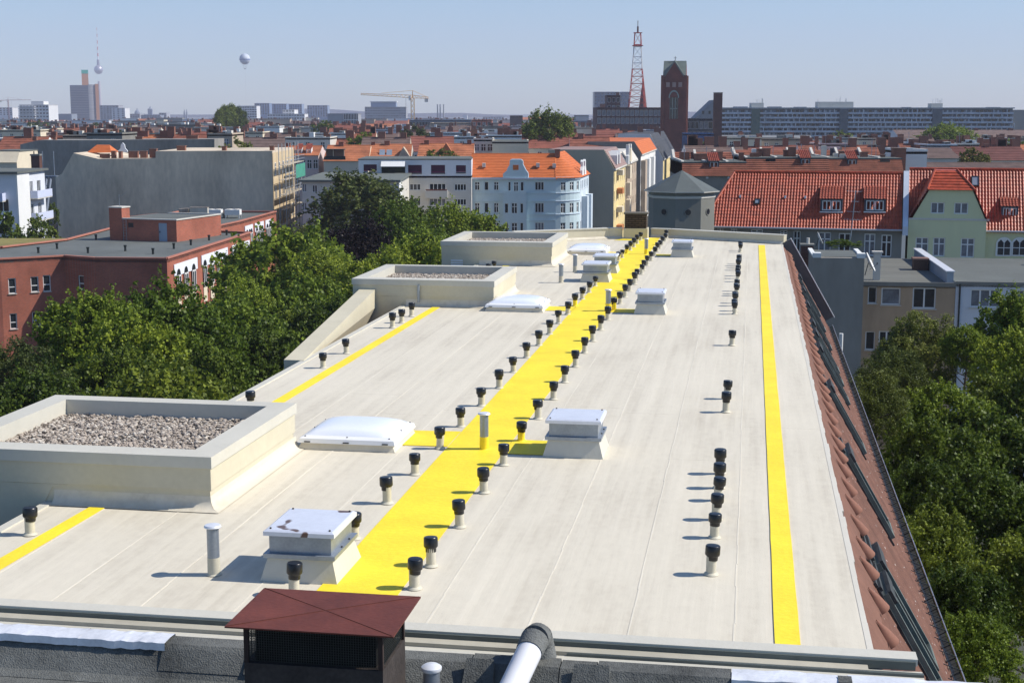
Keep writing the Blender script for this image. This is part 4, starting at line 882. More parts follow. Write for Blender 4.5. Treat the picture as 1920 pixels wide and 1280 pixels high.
m = MB(); m.box(-.1, w2, -.12, -.002, ze2 - .22, ze2 + .06); m.build('eave_board', M_GREYW, TA)
m = MB(); m.box(w2 - .55, w2 - .12, .2, 16.3, ze2 - .02, ze2 + .75); pw_ = m.build('party_wall', mat('blue_grey_sheet', (.30, .36, .44), rough=.4, metal=.4), TA); m = MB(); m.box(w2 - .62, w2 - .05, .1, 16.4, ze2 + .751, ze2 + .82); m.build('coping', M_ALU, pw_)
chim(TA, w2 - 1.15, 8.5, ze2, ze2 + .85, 1.0, 1.0, mat('dark_chimney_brick', (.10, .055, .04)))
loc3 = loc2 + Vector((math.cos(RT) * (w2 + .02), math.sin(RT) * (w2 + .02), 0)); 
win3 = wpx(loc3, RT, [(1820, 1874, 542, 577, 'triple'), (1893, 1935, 543, 578, 'triple'), (1822, 1874, 640, 676, 'triple'), (1893, 1935, 640, 676, 'triple')])
TB = house('courtyard_house', 'white courtyard house with flat grey roof at the right edge', loc3, 9.5, 16.5, ze2 + .1, M_MWHITE, RT, front=win3, roofm=M_ROOFG, parap=0, sill=M_LGREY)
m = MB(); m.tube((.25, -.12, 0), (.25, -.12, ze2), .06, 8); m.build('downpipe', M_DARK, TB)
m = MB(); m.box(-.02, 9.6, -.12, -.002, ze2 - .05, ze2 + .16); m.build('eave_board', M_GREYW, TB)
for px, py, h in ((1902, 502, .7), (1917, 512, 1.0)):
    p = at(px, py, 105); a = (p.x - loc3.x); m = MB(); m.lathe([(.45, 0), (.45, h * .6), (.5, h * .62), (.42, h)], 12, (a, p.y - loc3.y + a * .14, ze2 + .1)); m.build('roof_fan', M_DARK, TB)
# courtyard chimney, dishes, mast, rooftop shrubs
p = at(1524.5, 494, 90); o = thing('chimney', 'square dark brick chimney in front of the red pantile house', 'chimney', (p.x, p.y + 2, 0), RT)
m = MB(); m.box(-.38, .38, -.4, .4, 0, zat(460, 92)); m.build('stack', brickmat('flue_brick', (.13, .05, .035), (.09, .035, .025), (.12, .09, .08)), o); m = MB(); m.box(-.44, .44, -.46, .46, zat(460, 92), zat(457, 92)); m.build('cap', M_GREYW, o)
m = MB(); m.lathe([(.10, zat(457, 92)), (.10, zat(446, 92))], 8, (.05, 0, 0)); m.build('pot', M_LGREY, o)
def dish(px, py, Y, r, label, yaw):
    p = at(px, py, Y); o = thing('satellite_dish', label, 'satellite dish', p, yaw)
    m = MB(); m.lathe([(.001, -.10 * r), (.35 * r, -.08 * r), (.7 * r, .0), (r, .16 * r), (r * .97, .19 * r), (.7 * r, .04 * r), (.001, -.06 * r)], 24, cap=False); d_ = m.build('reflector', M_LWHITE, o, smooth=True); d_.rotation_euler = (math.pi / 2 - .45, 0, 0)
    m = MB(); m.tube((0, .05, 0), (0, .25, -1.25 * r), .03, 6); m.build('bracket', M_DARK, o); m = MB(); m.tube((0, 0, -.7 * r), (0, -.75 * r, -.1), .015, 5); m.box(-.05, .05, -.78 * r, -.68 * r, -.12, 0); m.build('receiver_arm', M_DARK, o)
dish(1630, 492, 93, .68, 'large white satellite dish seen edge-on beside the dark wall tower', DEG(75)); dish(1536.5, 447, 108, .5, 'small satellite dish beside the dark brick chimney', DEG(80))
p = at(1594, 476, 100); o = thing('antenna_mast', 'thin television antenna mast in front of the red pantile house', 'antenna', (p.x, p.y, zt1), 0)
zm = zat(357, 100) - zt1; m = MB(); m.tube((0, 0, 0), (.22, 0, zm), .03, 6); m.build('pole', M_METAL, o)
for dz, L in ((.05, 1.0), (.75, .6), (1.45, .9), (2.0, 1.2)):
    m = MB(); m.tube((.22 - L * .6, 0, zm - dz), (.22 + L * .4, 0, zm - dz - .06), .015, 5)
    for i in range(6): x = .22 - L * .6 + L * i / 5; m.tube((x, -.2, zm - dz), (x, .2, zm - dz), .01, 4)
    m.build('antenna', M_METAL, o)
p = at(1575, 690, 62); o = MB(); o.lathe([(.09, 0), (.09, zat(625, 62))], 10); tag(o.build('flue_post', M_LWHITE, None, (p.x, p.y, 0)), 'white vertical flue rising beside the grey wall tower', 'flue')
p = at(1638, 497, 95); o = MB(); o.box(-.22, .22, -.22, .22, 0, zat(478, 95) - ze2); o.box(-.35, .35, -.3, .3, zat(478, 95) - ze2, zat(475, 95) - ze2); tag(o.build('roof_vent', M_LGREY, None, (p.x + .6, p.y + 1.5, ze2), RT), 'square grey roof vent on the tan courtyard house', 'roof vent')
# ================================================================== left: brick school
SZ = zat(485.5, 137.3)
SC = thing('brick_school', 'red brick school with flat grey roof and white-topped arched windows at left', 'building', (-42, 165, 0))
SO = (42.0, -165.0, 0.0)
PL = [(-78, 128), (-48.8, 136.7), (-43.6, 139.8), (-40, 137.7), (-33, 137.2), (-30.4, 167.3), (-37.2, 171), (-34.9, 184.5), (-33.2, 203), (-47, 203), (-48.5, 172), (-49.0, 158), (-53, 149), (-78, 141)]
def uv2(p, q): L = math.hypot(q[0] - p[0], q[1] - p[1]); return ((q[0] - p[0]) / L, (q[1] - p[1]) / L), L
def wallrel(px, py, p, u):
    k = (px - CX) / F / (cp + (CY - py) / F * sp); t = (k * p[1] - p[0]) / (u[0] - k * u[1]); return t, at(px, py, p[1] + t * u[1]).z
def wallwins(p, q, lst, style='sash'):
    u, L = uv2(p, q); out = []
    for x0, x1, y0, y1 in lst:
        a, z1 = wallrel(x0, y0, p, u); b, z0 = wallrel(x1, y1, p, u); out.append((a, z0, b - a, z1 - z0, style))
    return u, L, out
m = MB(); m_w = []
for i in range(len(PL)):
    p, q = PL[i], PL[(i + 1) % len(PL)]; wl_ = []
    if i == 0: u, L, wl_ = wallwins(p, q, [(15, 31, 522, 550), (57, 73.5, 519, 547), (80, 96, 516, 546), (18, 33, 588, 616), (60, 76.5, 585, 612), (-4, 5, 525, 552), (-6, 8, 592, 618)]); wl_ = [h for h in wl_ if 0 < h[0] and h[0] + h[2] < L]
    if i == 1: u, L, wl_ = wallwins(p, q, [(57, 73.5, 519, 547), (80, 96, 516, 546), (15, 31, 522, 550), (18, 33, 588, 616), (60, 76.5, 585, 612)]); wl_ = [h for h in wl_ if 0 < h[0] and h[0] + h[2] < L]
    if i == 2: u, L, wl_ = wallwins(p, q, [(146, 158, 516, 543)]); wl_ = [h for h in wl_ if 0 < h[0] and h[0] + h[2] < L]
    u, L = uv2(p, q); facade(m, p, u, L, 0, SZ, wl_)
    for h in wl_: m_w.append((p, u, h))
m.build('wall', M_BRICK, SC, SO)
for p, u, h in m_w: put_windows(SC, (p[0] + SO[0], p[1] + SO[1]), u, [h], M_FRAME, M_GLASS, M_LGREY)
m = MB(); m.prism(PL, SZ - .35, SZ - .12); m.build('roof_deck', mat('school_felt', (.115, .125, .118), var=.25, scale=.12), SC, SO)
c = MB()
for i in range(len(PL)):
    p, q = Vector(PL[i]), Vector(PL[(i + 1) % len(PL)]); d = (q - p).normalized(); nn = Vector((d.y, -d.x)) * .12
    c.add([(p.x + nn.x, p.y + nn.y, SZ), (q.x + nn.x, q.y + nn.y, SZ), (q.x - nn.x * 2, q.y - nn.y * 2, SZ), (p.x - nn.x * 2, p.y - nn.y * 2, SZ), (p.x + nn.x, p.y + nn.y, SZ + .14), (q.x + nn.x, q.y + nn.y, SZ + .14), (q.x - nn.x * 2, q.y - nn.y * 2, SZ + .14), (p.x - nn.x * 2, p.y - nn.y * 2, SZ + .14)],
          [(0, 3, 2, 1), (4, 5, 6, 7), (0, 1, 5, 4), (2, 3, 7, 6), (1, 2, 6, 5), (3, 0, 4, 7)])
c.build('coping', mat('red_coping', (.42, .17, .12), var=.15), SC, SO)
m = MB(); m.prism([(-78, 141.3), (-53, 149.3), (-49.2, 158.3), (-49, 166), (-78, 166)], 8.5, SZ - .5); m.build('grass_roof', mat('dry_grass_roof', (.22, .19, .06), var=.4, scale=.8, bump=.8), SC, SO)
# arched windows with white spandrels on the lit side wall
ps, qs = PL[4], PL[5]; us, Ls = uv2(ps, qs); ns_ = (us[1], -us[0]); M_SPAN = mat('white_spandrel', (.72, .74, .80), var=.04)
def archwin(t, zb, zt, w_):
    n_ = 8
    def P(x, z, d): return (ps[0] + us[0] * (t + x) + ns_[0] * d + SO[0], ps[1] + us[1] * (t + x) + ns_[1] * d + SO[1], z)
    pr = [(-w_ / 2, zb), (w_ / 2, zb)] + [(w_ / 2 * math.cos(k * math.pi / n_), zt - w_ / 2 + w_ / 2 * math.sin(k * math.pi / n_)) for k in range(n_ + 1)]
    f = MB(); f.poly([P(x, z, .115) for x, z in pr]); o = f.build('arched_window', M_GLASS, SC)
    f = MB()
    def bar(x0, x1, z0, z1): f.add([P(x, z, d) for d in (.116, .16) for x, z in ((x0, z0), (x1, z0), (x1, z1), (x0, z1))], [(4, 5, 6, 7), (0, 1, 5, 4), (1, 2, 6, 5), (2, 3, 7, 6), (3, 0, 4, 7)])
    bar(-.06, .06, zb, zt - w_ * .5); bar(-w_ / 2, w_ / 2, zb, zb + .12); bar(-w_ / 2, w_ / 2, zt - w_ * .62, zt - w_ * .5); bar(-w_ / 2, -w_ / 2 + .1, zb, zt - w_ * .5); bar(w_ / 2 - .1, w_ / 2, zb, zt - w_ * .5); f.build('frame', M_FRAME, o)
for (x0, x1, wpx_) in ((325, 369, (333, 347, 361.5)), (376.5, 426.5, (383, 396, 409, 420)), (434, 468, (440, 449, 457.5, 465))):
    t0, zt = wallrel(x0, 500 - (x0 - 325) * .30, ps, us); t1, _ = wallrel(x1, 500, ps, us)
    zt = SZ - .75; zb = zt - 1.15
    f = MB(); f.add([(ps[0] + us[0] * t + ns_[0] * d + SO[0], ps[1] + us[1] * t + ns_[1] * d + SO[1], z) for d in (.02, .10) for t, z in ((t0, zb), (t1, zb), (t1, zt), (t0, zt))], [(4, 5, 6, 7), (0, 1, 5, 4), (1, 2, 6, 5), (2, 3, 7, 6), (3, 0, 4, 7)]); f.build('spandrel', M_SPAN, SC)
    for px in wpx_:
        t, _ = wallrel(px, 505, ps, us); archwin(t, SZ - 4.0, SZ - 1.25, 1.25)
        f = MB(); f.add([(ps[0] + us[0] * (t + x) + ns_[0] * d + SO[0], ps[1] + us[1] * (t + x) + ns_[1] * d + SO[1], z) for d in (.02, .08) for x, z in ((-.62, SZ - 5.6), (.62, SZ - 5.6), (.62, SZ - 4.1), (-.62, SZ - 4.1))], [(4, 5, 6, 7), (0, 1, 5, 4), (1, 2, 6, 5), (2, 3, 7, 6), (3, 0, 4, 7)]); f.build('window_apron', M_CREAMH, SC)
        archwin(t, SZ - 7.4, SZ - 5.7, 1.25)
p2, q2 = PL[7], PL[8]; ps, qs = p2, q2; us, Ls = uv2(ps, qs); ns_ = (us[1], -us[0])
for (x0, x1) in ((2.2, 6.0), (7.0, 11.5), (12.4, 16.5)):
    zt = SZ - .75; zb = zt - 1.15; f = MB(); f.add([(ps[0] + us[0] * t + ns_[0] * d + SO[0], ps[1] + us[1] * t + ns_[1] * d + SO[1], z) for d in (.02, .10) for t, z in ((x0, zb), (x1, zb), (x1, zt), (x0, zt))], [(4, 5, 6, 7), (0, 1, 5, 4), (1, 2, 6, 5), (2, 3, 7, 6), (3, 0, 4, 7)]); f.build('spandrel', M_SPAN, SC)
    for t in (x0 + .9, (x0 + x1) / 2 + .2, x1 - .8): archwin(t, SZ - 4.0, SZ - 1.25, 1.1)
# roof house, stack, units
PH = thing('roof_house', 'small brick roof house with blue-grey door on the school roof', 'roof house', (-44.5, 159.5, SZ - .12), math.atan2(-2.7, 8.0))
hp = 2.35; m = MB(); facade(m, (1.6, 0), (1, 0), 6.8, 0, hp, [(4.55, 0.02, 1.05, 2.0), (.7, 1.45, .7, .5)], .1); m.quad((8.4, 0, 0), (8.4, 9.5, 0), (8.4, 9.5, hp), (8.4, 0, hp)); m.quad((0, 9.5, 0), (8.4, 9.5, 0), (8.4, 9.5, hp), (0, 9.5, hp)); m.quad((0, 0, 0), (0, 9.5, 0), (0, 9.5, hp), (0, 0, hp)); m.build('wall', M_BRICK, PH); m = MB(); m.box(.02, 8.38, .02, 9.48, hp - .2, hp - .02); m.build('roof_deck', M_ROOFG, PH)
m = MB(); m.box(1.6, 8.5, -.1, .25, hp, hp + .12); m.box(8.2, 8.5, .25, 9.5, hp, hp + .12); m.box(1.6, 8.2, 9.2, 9.5, hp, hp + .12); m.build('coping', M_LGREY, PH)
m = MB(); m.box(6.15, 7.2, .04, .09, .02, 2.02); d_ = m.build('door', mat('grey_blue_door', (.28, .34, .42), rough=.5, var=.1), PH); m = MB(); m.box(6.25, 6.33, -.02, .039, .95, 1.15); m.build('handle', M_DARK, d_)
m = MB(); m.box(2.3, 3.0, .05, .08, 1.45, 1.95); m.build('pane', M_GLASS, PH)
m = MB(); m.box(-.05, 1.58, -.05, 1.5, 0, 3.55); o = m.build('chimney', M_BRICK, PH); m = MB(); m.box(-.12, 1.66, -.12, 1.57, 3.551, 3.68); m.build('chimney_cap', M_LGREY, o)
m = MB(); m.tube((.9, .6, 3.6), (.9, .6, 5.0), .03, 5); m.tube((.95, .6, 4.7), (1.9, .6, 5.3), .015, 4); m.build('antenna', M_METAL, o)
m = MB(); m.tube((1.75, -.12, 0), (1.75, -.12, 2.5), .025, 4); m.tube((2.15, -.12, 0), (2.15, -.12, 2.5), .025, 4)
for k in range(8): m.tube((1.75, -.12, .2 + k * .3), (2.15, -.12, .2 + k * .3), .015, 4)
m.build('ladder', M_METAL, PH)
for px, l in ((386, 'left white cooling unit on legs on the school roof'), (421, 'right white cooling unit on legs on the school roof')):
    p = at(px, 401, 192); o = thing('cooling_unit', l, 'cooling unit', (p.x, p.y, SZ - .12), 0, 'cooling units on the school roof')
    m = MB(); m.box(0, 2.0, 0, 1.5, .45, 1.15); m.build('casing', M_LWHITE, o)
    for x in (.1, 1.9):
        for y in (.1, 1.4): m = MB(); m.box(x - .05, x + .05, y - .05, y + .05, 0, .449); m.build('leg', M_LWHITE, o)
    for x in (.5, 1.5): m = MB(); m.lathe([(.38, 1.151), (.38, 1.22), (.33, 1.22)], 14, (x, .75, 0)); m.build('fan_ring', M_LGREY, o)
p = at(334, 403, 188); o = thing('ventilation_duct', 'rusty hooded ventilation duct on the school roof', 'duct', (p.x, p.y, SZ - .12), 0)
m = MB(); m.add([(0, 0, 1.5), (1.4, 0, 1.6), (1.1, 0, .3), (.5, 0, .3), (0, 1.2, 1.5), (1.4, 1.2, 1.6), (1.1, 1.2, .3), (.5, 1.2, .3)], [(0, 1, 2, 3), (7, 6, 5, 4), (0, 4, 5, 1), (1, 5, 6, 2), (2, 6, 7, 3), (3, 7, 4, 0)]); m.build('hood', mat('rusty_sheet', (.24, .10, .05), var=.7, scale=1.5, col2=(.5, .45, .38)), o); m = MB(); m.box(1.45, 3.8, .2, 1.0, .45, 1.65); m.build('duct', mat('pale_sheet', (.45, .42, .36), var=.2), o); m = MB(); m.box(1.45, 3.8, .18, 1.02, 1.651, 1.72); m.build('duct_cover', MATS['rusty_sheet'], o); m = MB(); m.box(.45, 3.6, .1, 1.1, 0.0, .29); m.build('base', M_LGREY, o)
rv = random.Random(9)
STUB = ((180, 449), (235, 470), (287, 476), (326, 466), (358, 459), (392, 450), (425, 440), (396, 430), (72, 474), (165, 474), (107, 466), (420, 408))
for i, (px, py) in enumerate(STUB):
    p = at(px, py, 13.9 * 2740 / (py - 210)); tag(MB().lathe([(.12, 0), (.12, .45), (.16, .47), (.16, .62)], 8).build('roof_vent', M_DARK, None, (p.x, p.y, SZ - .12)), '%s small dark vent stub from the left on the school roof' % ORD[sorted(q_[0] for q_ in STUB).index(px)], 'roof vent', 'vent stubs on the school roof')
# ================================================================== dark grey firewall house with scaffolded street front
def front_poly(Y, pts): return [(at(x, y, Y).x, at(x, y, Y).z) for x, y in pts]
Y0 = 215; fp = front_poly(Y0, [(116, 326), (137.5, 287), (184, 298), (291.5, 297), (292, 283.5), (510, 283)])
xl_, xr_ = at(104, 332, Y0).x, fp[-1][0]
FW = thing('firewall_house', 'big tenement showing a windowless dark grey firewall behind the school', 'building', ((xl_ + xr_) / 2, Y0, 0)); ox = -(xl_ + xr_) / 2
m = MB(); zl = zat(332, Y0); m.prism([(xl_ + ox, 0), (xl_ + ox, zl)] + [(x + ox, z) for x, z in fp] + [(xr_ + ox, 0)], 0, 21, 'y'); m.build('wall', M_FIRE, FW)
m = MB(); wr_ = []
for r in range(5):
    for i in range(5): wr_.append((1.6 + i * 3.9, 1.6 + r * 3.5, 1.2, 1.9, 'cross'))
facade(m, (xr_ + ox + .06, 0), (0, 1), 21, 0, fp[-1][1] - .3, wr_, .04); m.build('street_front', mat('ochre_render', (.55, .43, .27), var=.12, scale=.4), FW); put_windows(FW, (xr_ + ox + .09, 0), (0, 1), wr_, M_FRAME, M_GLASS, None, .06)
for x0, x1, y0, y1, mm in ((185, 202, 288.5, 300, 0), (207, 215, 283, 299, 1), (222, 228, 284, 299, 0), (237, 255, 284, 299, 1), (263, 276, 283, 299, 0), (278, 292, 279, 299, 1), (328, 344, 273.5, 286, 0), (416, 424, 274, 286, 0), (504, 512, 273.5, 286, 1)):
    a, b = at(x0, y0, Y0 + 2), at(x1, y1, Y0 + 2); chim(FW, (a.x + b.x) / 2 + ox, 2.2 + rv.uniform(0, 1.5), b.z, a.z, b.x - a.x, .9)
a, b = at(168, 286, Y0 + 8), at(213, 272, Y0 + 8); r = MB(); courses(r, (a.x + ox, 6.5, a.z), (b.x + ox, 6.5, a.z), (a.x + ox + .9, 9, b.z), (b.x + ox - .9, 9, b.z), 6); r.poly([(a.x + ox, 6.5, a.z), (a.x + ox + .9, 9, b.z), (a.x + ox, 11, a.z)]); r.poly([(b.x + ox, 6.5, a.z), (b.x + ox - .9, 9, b.z), (b.x + ox, 11, a.z)]); r.build('roof', M_ORANGE, FW)
a = at(231, 283, Y0 + 7); m = MB(); pr = [(-.75, 0), (.75, 0), (.6, .35), (.35, .6), (.3, 1.1), (0, 1.45), (-.3, 1.1), (-.35, .6), (-.6, .35)]; m.prism([(a.x + ox + x, a.z + z - .2) for x, z in pr], 6.8, 7.1, 'y'); m.build('curved_gable', M_MWHITE, FW)
# scaffolding
SF = thing('scaffolding', 'steel scaffolding with green netting on the ochre street front', 'scaffolding', (xr_ + .9, Y0 + .3, 0))
M_STEEL = mat('scaffold_steel', (.42, .44, .46), rough=.45, metal=.5); M_PLANK = mat('scaffold_plank', (.45, .40, .32), var=.2)
zt = fp[-1][1] + 1.0
for i in range(7):
    y = i * 3.3
    for x in (0, 1.0): m = MB(); m.tube((x, y, 0), (x, y, zt if x == 0 else zt - 3.6), .06, 6); m.build('standard', M_STEEL, SF)
for k in range(8):
    z = 1.8 + k * 2.2
    if z < zt - .5: m = MB(); m.box(.05, .95, 0, 19.8, z - .05, z); m.build('deck', M_PLANK, SF)
    if z < zt - .5: m = MB(); m.tube((1.0, 0, z + .5), (1.0, 19.8, z + .5), .04, 5); m.tube((1.0, 0, z + 1.0), (1.0, 19.8, z + 1.0), .04, 5); m.build('guard_rail', M_STEEL, SF)
for k in range(6): m = MB(); m.tube((1.0, (k % 3) * 6.6, 1.8 + k * 2.2), (1.0, (k % 3) * 6.6 + 3.3, 4.0 + k * 2.2), .045, 5); m.build('brace', M_STEEL, SF)
m = MB(); m.box(1.06, 1.09, 9.9, 19.8, zt - 5.5, zt - 3.4); m.build('netting', mat('green_netting', (.06, .28, .20), var=.2), SF)
# second, slate-coloured firewall
Y1 = 262; a, b = at(38, 271, Y1), at(405, 262, Y1)
F2 = thing('firewall_house', 'long slate-grey firewall rising behind the dark grey firewall house', 'building', ((a.x + b.x) / 2, Y1, 0)); ox = -(a.x + b.x) / 2
m = MB(); m.prism([(x + ox, z) for x, z in front_poly(Y1, [(38, 420), (38, 271), (72, 263), (223, 263), (236, 262), (402, 261), (402, 420)])], 0, 9, 'y'); m.build('wall', M_FIRE2, F2)
for x0, x1, y0 in ((62, 70, 256), (100, 106, 255), (350, 372, 254), (255, 268, 256)): p, q = at(x0, y0, Y1 + 3), at(x1, 264, Y1 + 3); chim(F2, (p.x + q.x) / 2 + ox, 3, q.z, p.z, q.x - p.x, .9)
# free-standing brick stack in front of it
p = at(70, 330, 225); o = thing('chimney', 'tall brown brick chimney before the slate-grey firewall', 'chimney', (p.x, p.y, 0)); m = MB(); m.box(-.65, .65, -.65, .65, 0, zat(292, 225)); m.build('stack', MATS['flue_brick'], o); m = MB(); m.box(-.75, .75, -.75, .75, zat(292, 225), zat(289, 225)); m.build('cap', M_GREYW, o)
for x in (-.35, .35): m = MB(); m.tube((x, 0, zat(289, 225)), (x, 0, zat(284, 225)), .1, 6); m.build('pot', M_DARK, o)
# white balcony house
Yb = 190; xb = at(32, 400, Yb).x; zb_ = zat(326, Yb)
BH = house('balcony_house', 'white house with pale blue balconies at the left edge', Vector((xb - 24, Yb, 0)), 24, 12, zb_, M_MWHITE, 0, front=grid(14, 23, 3, 3.0, 3.0, 4, 1.6, 1.7, 'double'), right=[(5.4, 1.6 + 3 * k, 1.5, 2.1, 'double') for k in range(5)] + [(8.6, 1.6 + 3 * k, 1.5, 2.1, 'double') for k in range(5)], roof='slab', roofm=M_ROOFG)
M_BALC = mat('balcony_panel', (.52, .56, .70), var=.05)
for k in range(5):
    z = 1.5 + k * 3.0
    for (x0, x1, y0, y1) in ((24.01, 25.2, 4.9, 11.2), (19.6, 22.6, -1.25, -.01)):
        m = MB(); m.box(x0, x1, y0, y1, z - .14, z); o = m.build('balcony', M_LGREY, BH); m = MB(); m.box(x0 + .001, x1 + .03, y0 - .03, y0 + .03, z + .001, z + 1.0)
        if x0 > 24: m.box(x1 - .03, x1 + .03, y0 + .03, y1, z + .001, z + 1.0)
        else: m.box(x0 - .03, x0 + .03, y0 + .03, y1, z + .001, z + 1.0); m.box(x1 - .03, x1 + .03, y0 + .03, y1, z + .001, z + 1.0)
        m.build('railing', M_BALC, o)
m = MB(); m.box(24.005, 24.25, 0, 4.8, 0, zb_ - .02); m.build('lit_side_wall', M_LWHITE, BH)  # right face whiter than the front, sunlight put into its colour
# ladder-lift leaning at the firewall
p = at(92, 330, 208); q = at(68, 440, 196); o = thing('ladder_lift', 'slanted dark ladder lift leaning up to the firewall roof', 'ladder lift', (q.x, q.y, 0))
for s_ in (-.3, .3): m = MB(); m.tube((s_, 0, 4), (p.x - q.x + s_, p.y - q.y, p.z), .14, 6); m.build('rail', M_SLATEB, o)
for k in range(9): m = MB(); t = k / 9; m.box((p.x - q.x) * t - .3, (p.x - q.x) * t + .3, (p.y - q.y) * t - .1, (p.y - q.y) * t + .1, 4 + (p.z - 4) * t, 4.1 + (p.z - 4) * t); m.build('rung', M_SLATEB, o)
for s_ in (-.8, .8): m = MB(); m.tube((p.x - q.x + s_, p.y - q.y, p.z), (p.x - q.x + s_, p.y - q.y, p.z + 3.5), .06, 5); m.build('mast', M_METAL, o)
m = MB(); m.box(p.x - q.x - 1.2, p.x - q.x + 1.2, p.y - q.y - .5, p.y - q.y + .5, p.z - .1, p.z + .05); m.build('landing', M_METAL, o)
# yellow-white gable house at far left and white flats
p = at(-20, 315, 235); TY = house('gable_house', 'pale yellow gable of a house at the left edge', Vector((p.x, p.y, 0)), at(32, 315, 235).x - p.x, 12, zat(305, 235), M_CREAMH, 0, roof='mansard', rise=zat(284, 236) - zat(305, 235), brk=1.6, roofm=M_CREAMH)
p = at(-15, 290, 300); house('flat_house', 'white flat-roofed house above the pale yellow gable', Vector((p.x, p.y, 0)), at(37, 290, 300).x - p.x, 12, zat(262, 300), M_LWHITE, 0, front=[(t, zat(279, 300), 1.6, 1.6, 'double') for t in (.6, 2.8)], right=[], roofm=M_ROOFG)
# ================================================================== centre: white modern house, low block, light blue house
RE = 0.0
loc, w_ = span(566, 745, 205, 0, 340); ze = zat(341, 205)
LB_ = house('low_block', 'low grey apartment block with flat green-grey roof behind the trees', loc, w_ + .02, 26, ze, M_LGREY, 0, front=wpx(loc, 0, [(563 + 4, 575, 345, 360, 'double'), (585.5, 595, 347, 361, 'double'), (567, 575, 380, 394, 'double'), (586, 595, 381, 395, 'double'), (620, 632, 347, 361, 'double'), (655, 667, 347, 361, 'double'), (690, 702, 347, 361, 'double'), (720, 732, 347, 361, 'double')]), roof='slab', roofm=mat('green_grey_felt', (.135, .15, .135), var=.12, scale=.3), right=[])
m = MB(); m.box(w_ + .03, w_ + .25, -.02, 5.5, 0, ze - .02); m.build('lit_side_wall', M_LWHITE, LB_)  # white skin on the grey block's end, sunlit look put into the colour
loc, w_ = span(766, 884, 228, 0, 360); zt = zat(330, 228); ztop = zat(300, 228)
WH = house('modern_house', 'white modern house with purple blinds on its top floor', loc, w_, 14, zt, M_LGREY, 0, front=wpx(loc, 0, [(768, 789, 344.7, 357, 'triple'), (805, 836, 344, 357, 'quad'), (852, 874.5, 345, 357.5, 'quad'), (768, 789, 372, 384, 'triple'), (805, 836, 372, 386, 'quad'), (852, 874.5, 373, 385, 'quad')]), parap=0)
xa = at(672, 310, 228).x - loc.x; xb2 = w_
pw = [(681.5, 706.6, 308.5, 324), (715, 760, 311, 328), (765, 791, 309.5, 327), (808, 834.5, 309.5, 327), (855, 873.5, 310, 326)]
wn = [(h[0] - xa, h[1], h[2], h[3], 'single') for h in wpx(loc, 0, pw)]
m = MB(); facade(m, (xa, 0), (1, 0), xb2 - xa, zt, ztop, wn, .35); m.quad((xa, 0, zt), (xa, 14, zt), (xa, 14, ztop), (xa, 0, ztop)); m.quad((xb2, 0, zt), (xb2, 14, zt), (xb2, 14, ztop), (xb2, 0, ztop)); m.quad((xa, 0, ztop), (xb2, 0, ztop), (xb2, 14, ztop), (xa, 14, ztop)); m.build('top_floor', M_MWHITE, WH)
m = MB(); m.box(xa, -.01, .3, 13.9, 4, zt - .01); m.build('rear_block', M_LGREY, WH)
for i, h in enumerate(wn):
    m = MB()
    if i == 1: m.box(h[0] + xa, h[0] + xa + h[2], .3, .34, h[1], h[1] + h[3]); m.build('terrace_hedge', mat('terrace_plants', (.018, .028, .014), var=.8, scale=2), WH)
    else:
        m.box(h[0] + xa, h[0] + xa + h[2], .2, .26, h[1] + .35, h[1] + h[3]); b_ = m.build('blind', mat('purple_blind', (.055, .012, .035), var=.15), WH); m = MB(); m.box(h[0] + xa, h[0] + xa + h[2], .18, .28, h[1] + .28, h[1] + .349); m.build('blind_rail', mat('pink_rail', (.35, .05, .10)), b_); m = MB(); m.box(h[0] + xa - .05, h[0] + xa + h[2] + .05, -.06, .3, h[1] - .02, h[1] + .06); m.build('sill', M_LGREY, b_)
h = wn[1]; m = MB(); m.add([(h[0] + xa, .0, h[1] + h[3] + .75), (h[0] + xa + h[2], .0, h[1] + h[3] + .75), (h[0] + xa + h[2], -1.2, h[1] + h[3] - .05), (h[0] + xa, -1.2, h[1] + h[3] - .05), (h[0] + xa, 0, h[1] + h[3] + .70), (h[0] + xa + h[2], 0, h[1] + h[3] + .70), (h[0] + xa + h[2], -1.2, h[1] + h[3] - .1), (h[0] + xa, -1.2, h[1] + h[3] - .1)], [(0, 1, 2, 3), (7, 6, 5, 4), (3, 2, 6, 7), (0, 3, 7, 4), (1, 5, 6, 2)]); m.build('awning', M_LWHITE, WH)
m = MB(); m.box(xa - .1, xb2, -.08, 14, ztop + .001, ztop + .16); m.build('roof_edge', M_ROOFG, WH)
a, z1 = rel(798, 357, loc, 0); b, z0 = rel(840, 371, loc, 0)
for dz in (0, -3.1): m = MB(); m.box(a, b, -1.3, -.01, z0 + dz, z1 + dz); o = m.build('balcony', M_LGREY, WH); m = MB(); m.box(a + .1, b - .1, -1.25, -1.0, z1 + dz, z1 + dz + .22); m.build('flower_box', mat('flower_box', (.06, .07, .03), var=.8, scale=6, col2=(.3, .1, .08)), o)
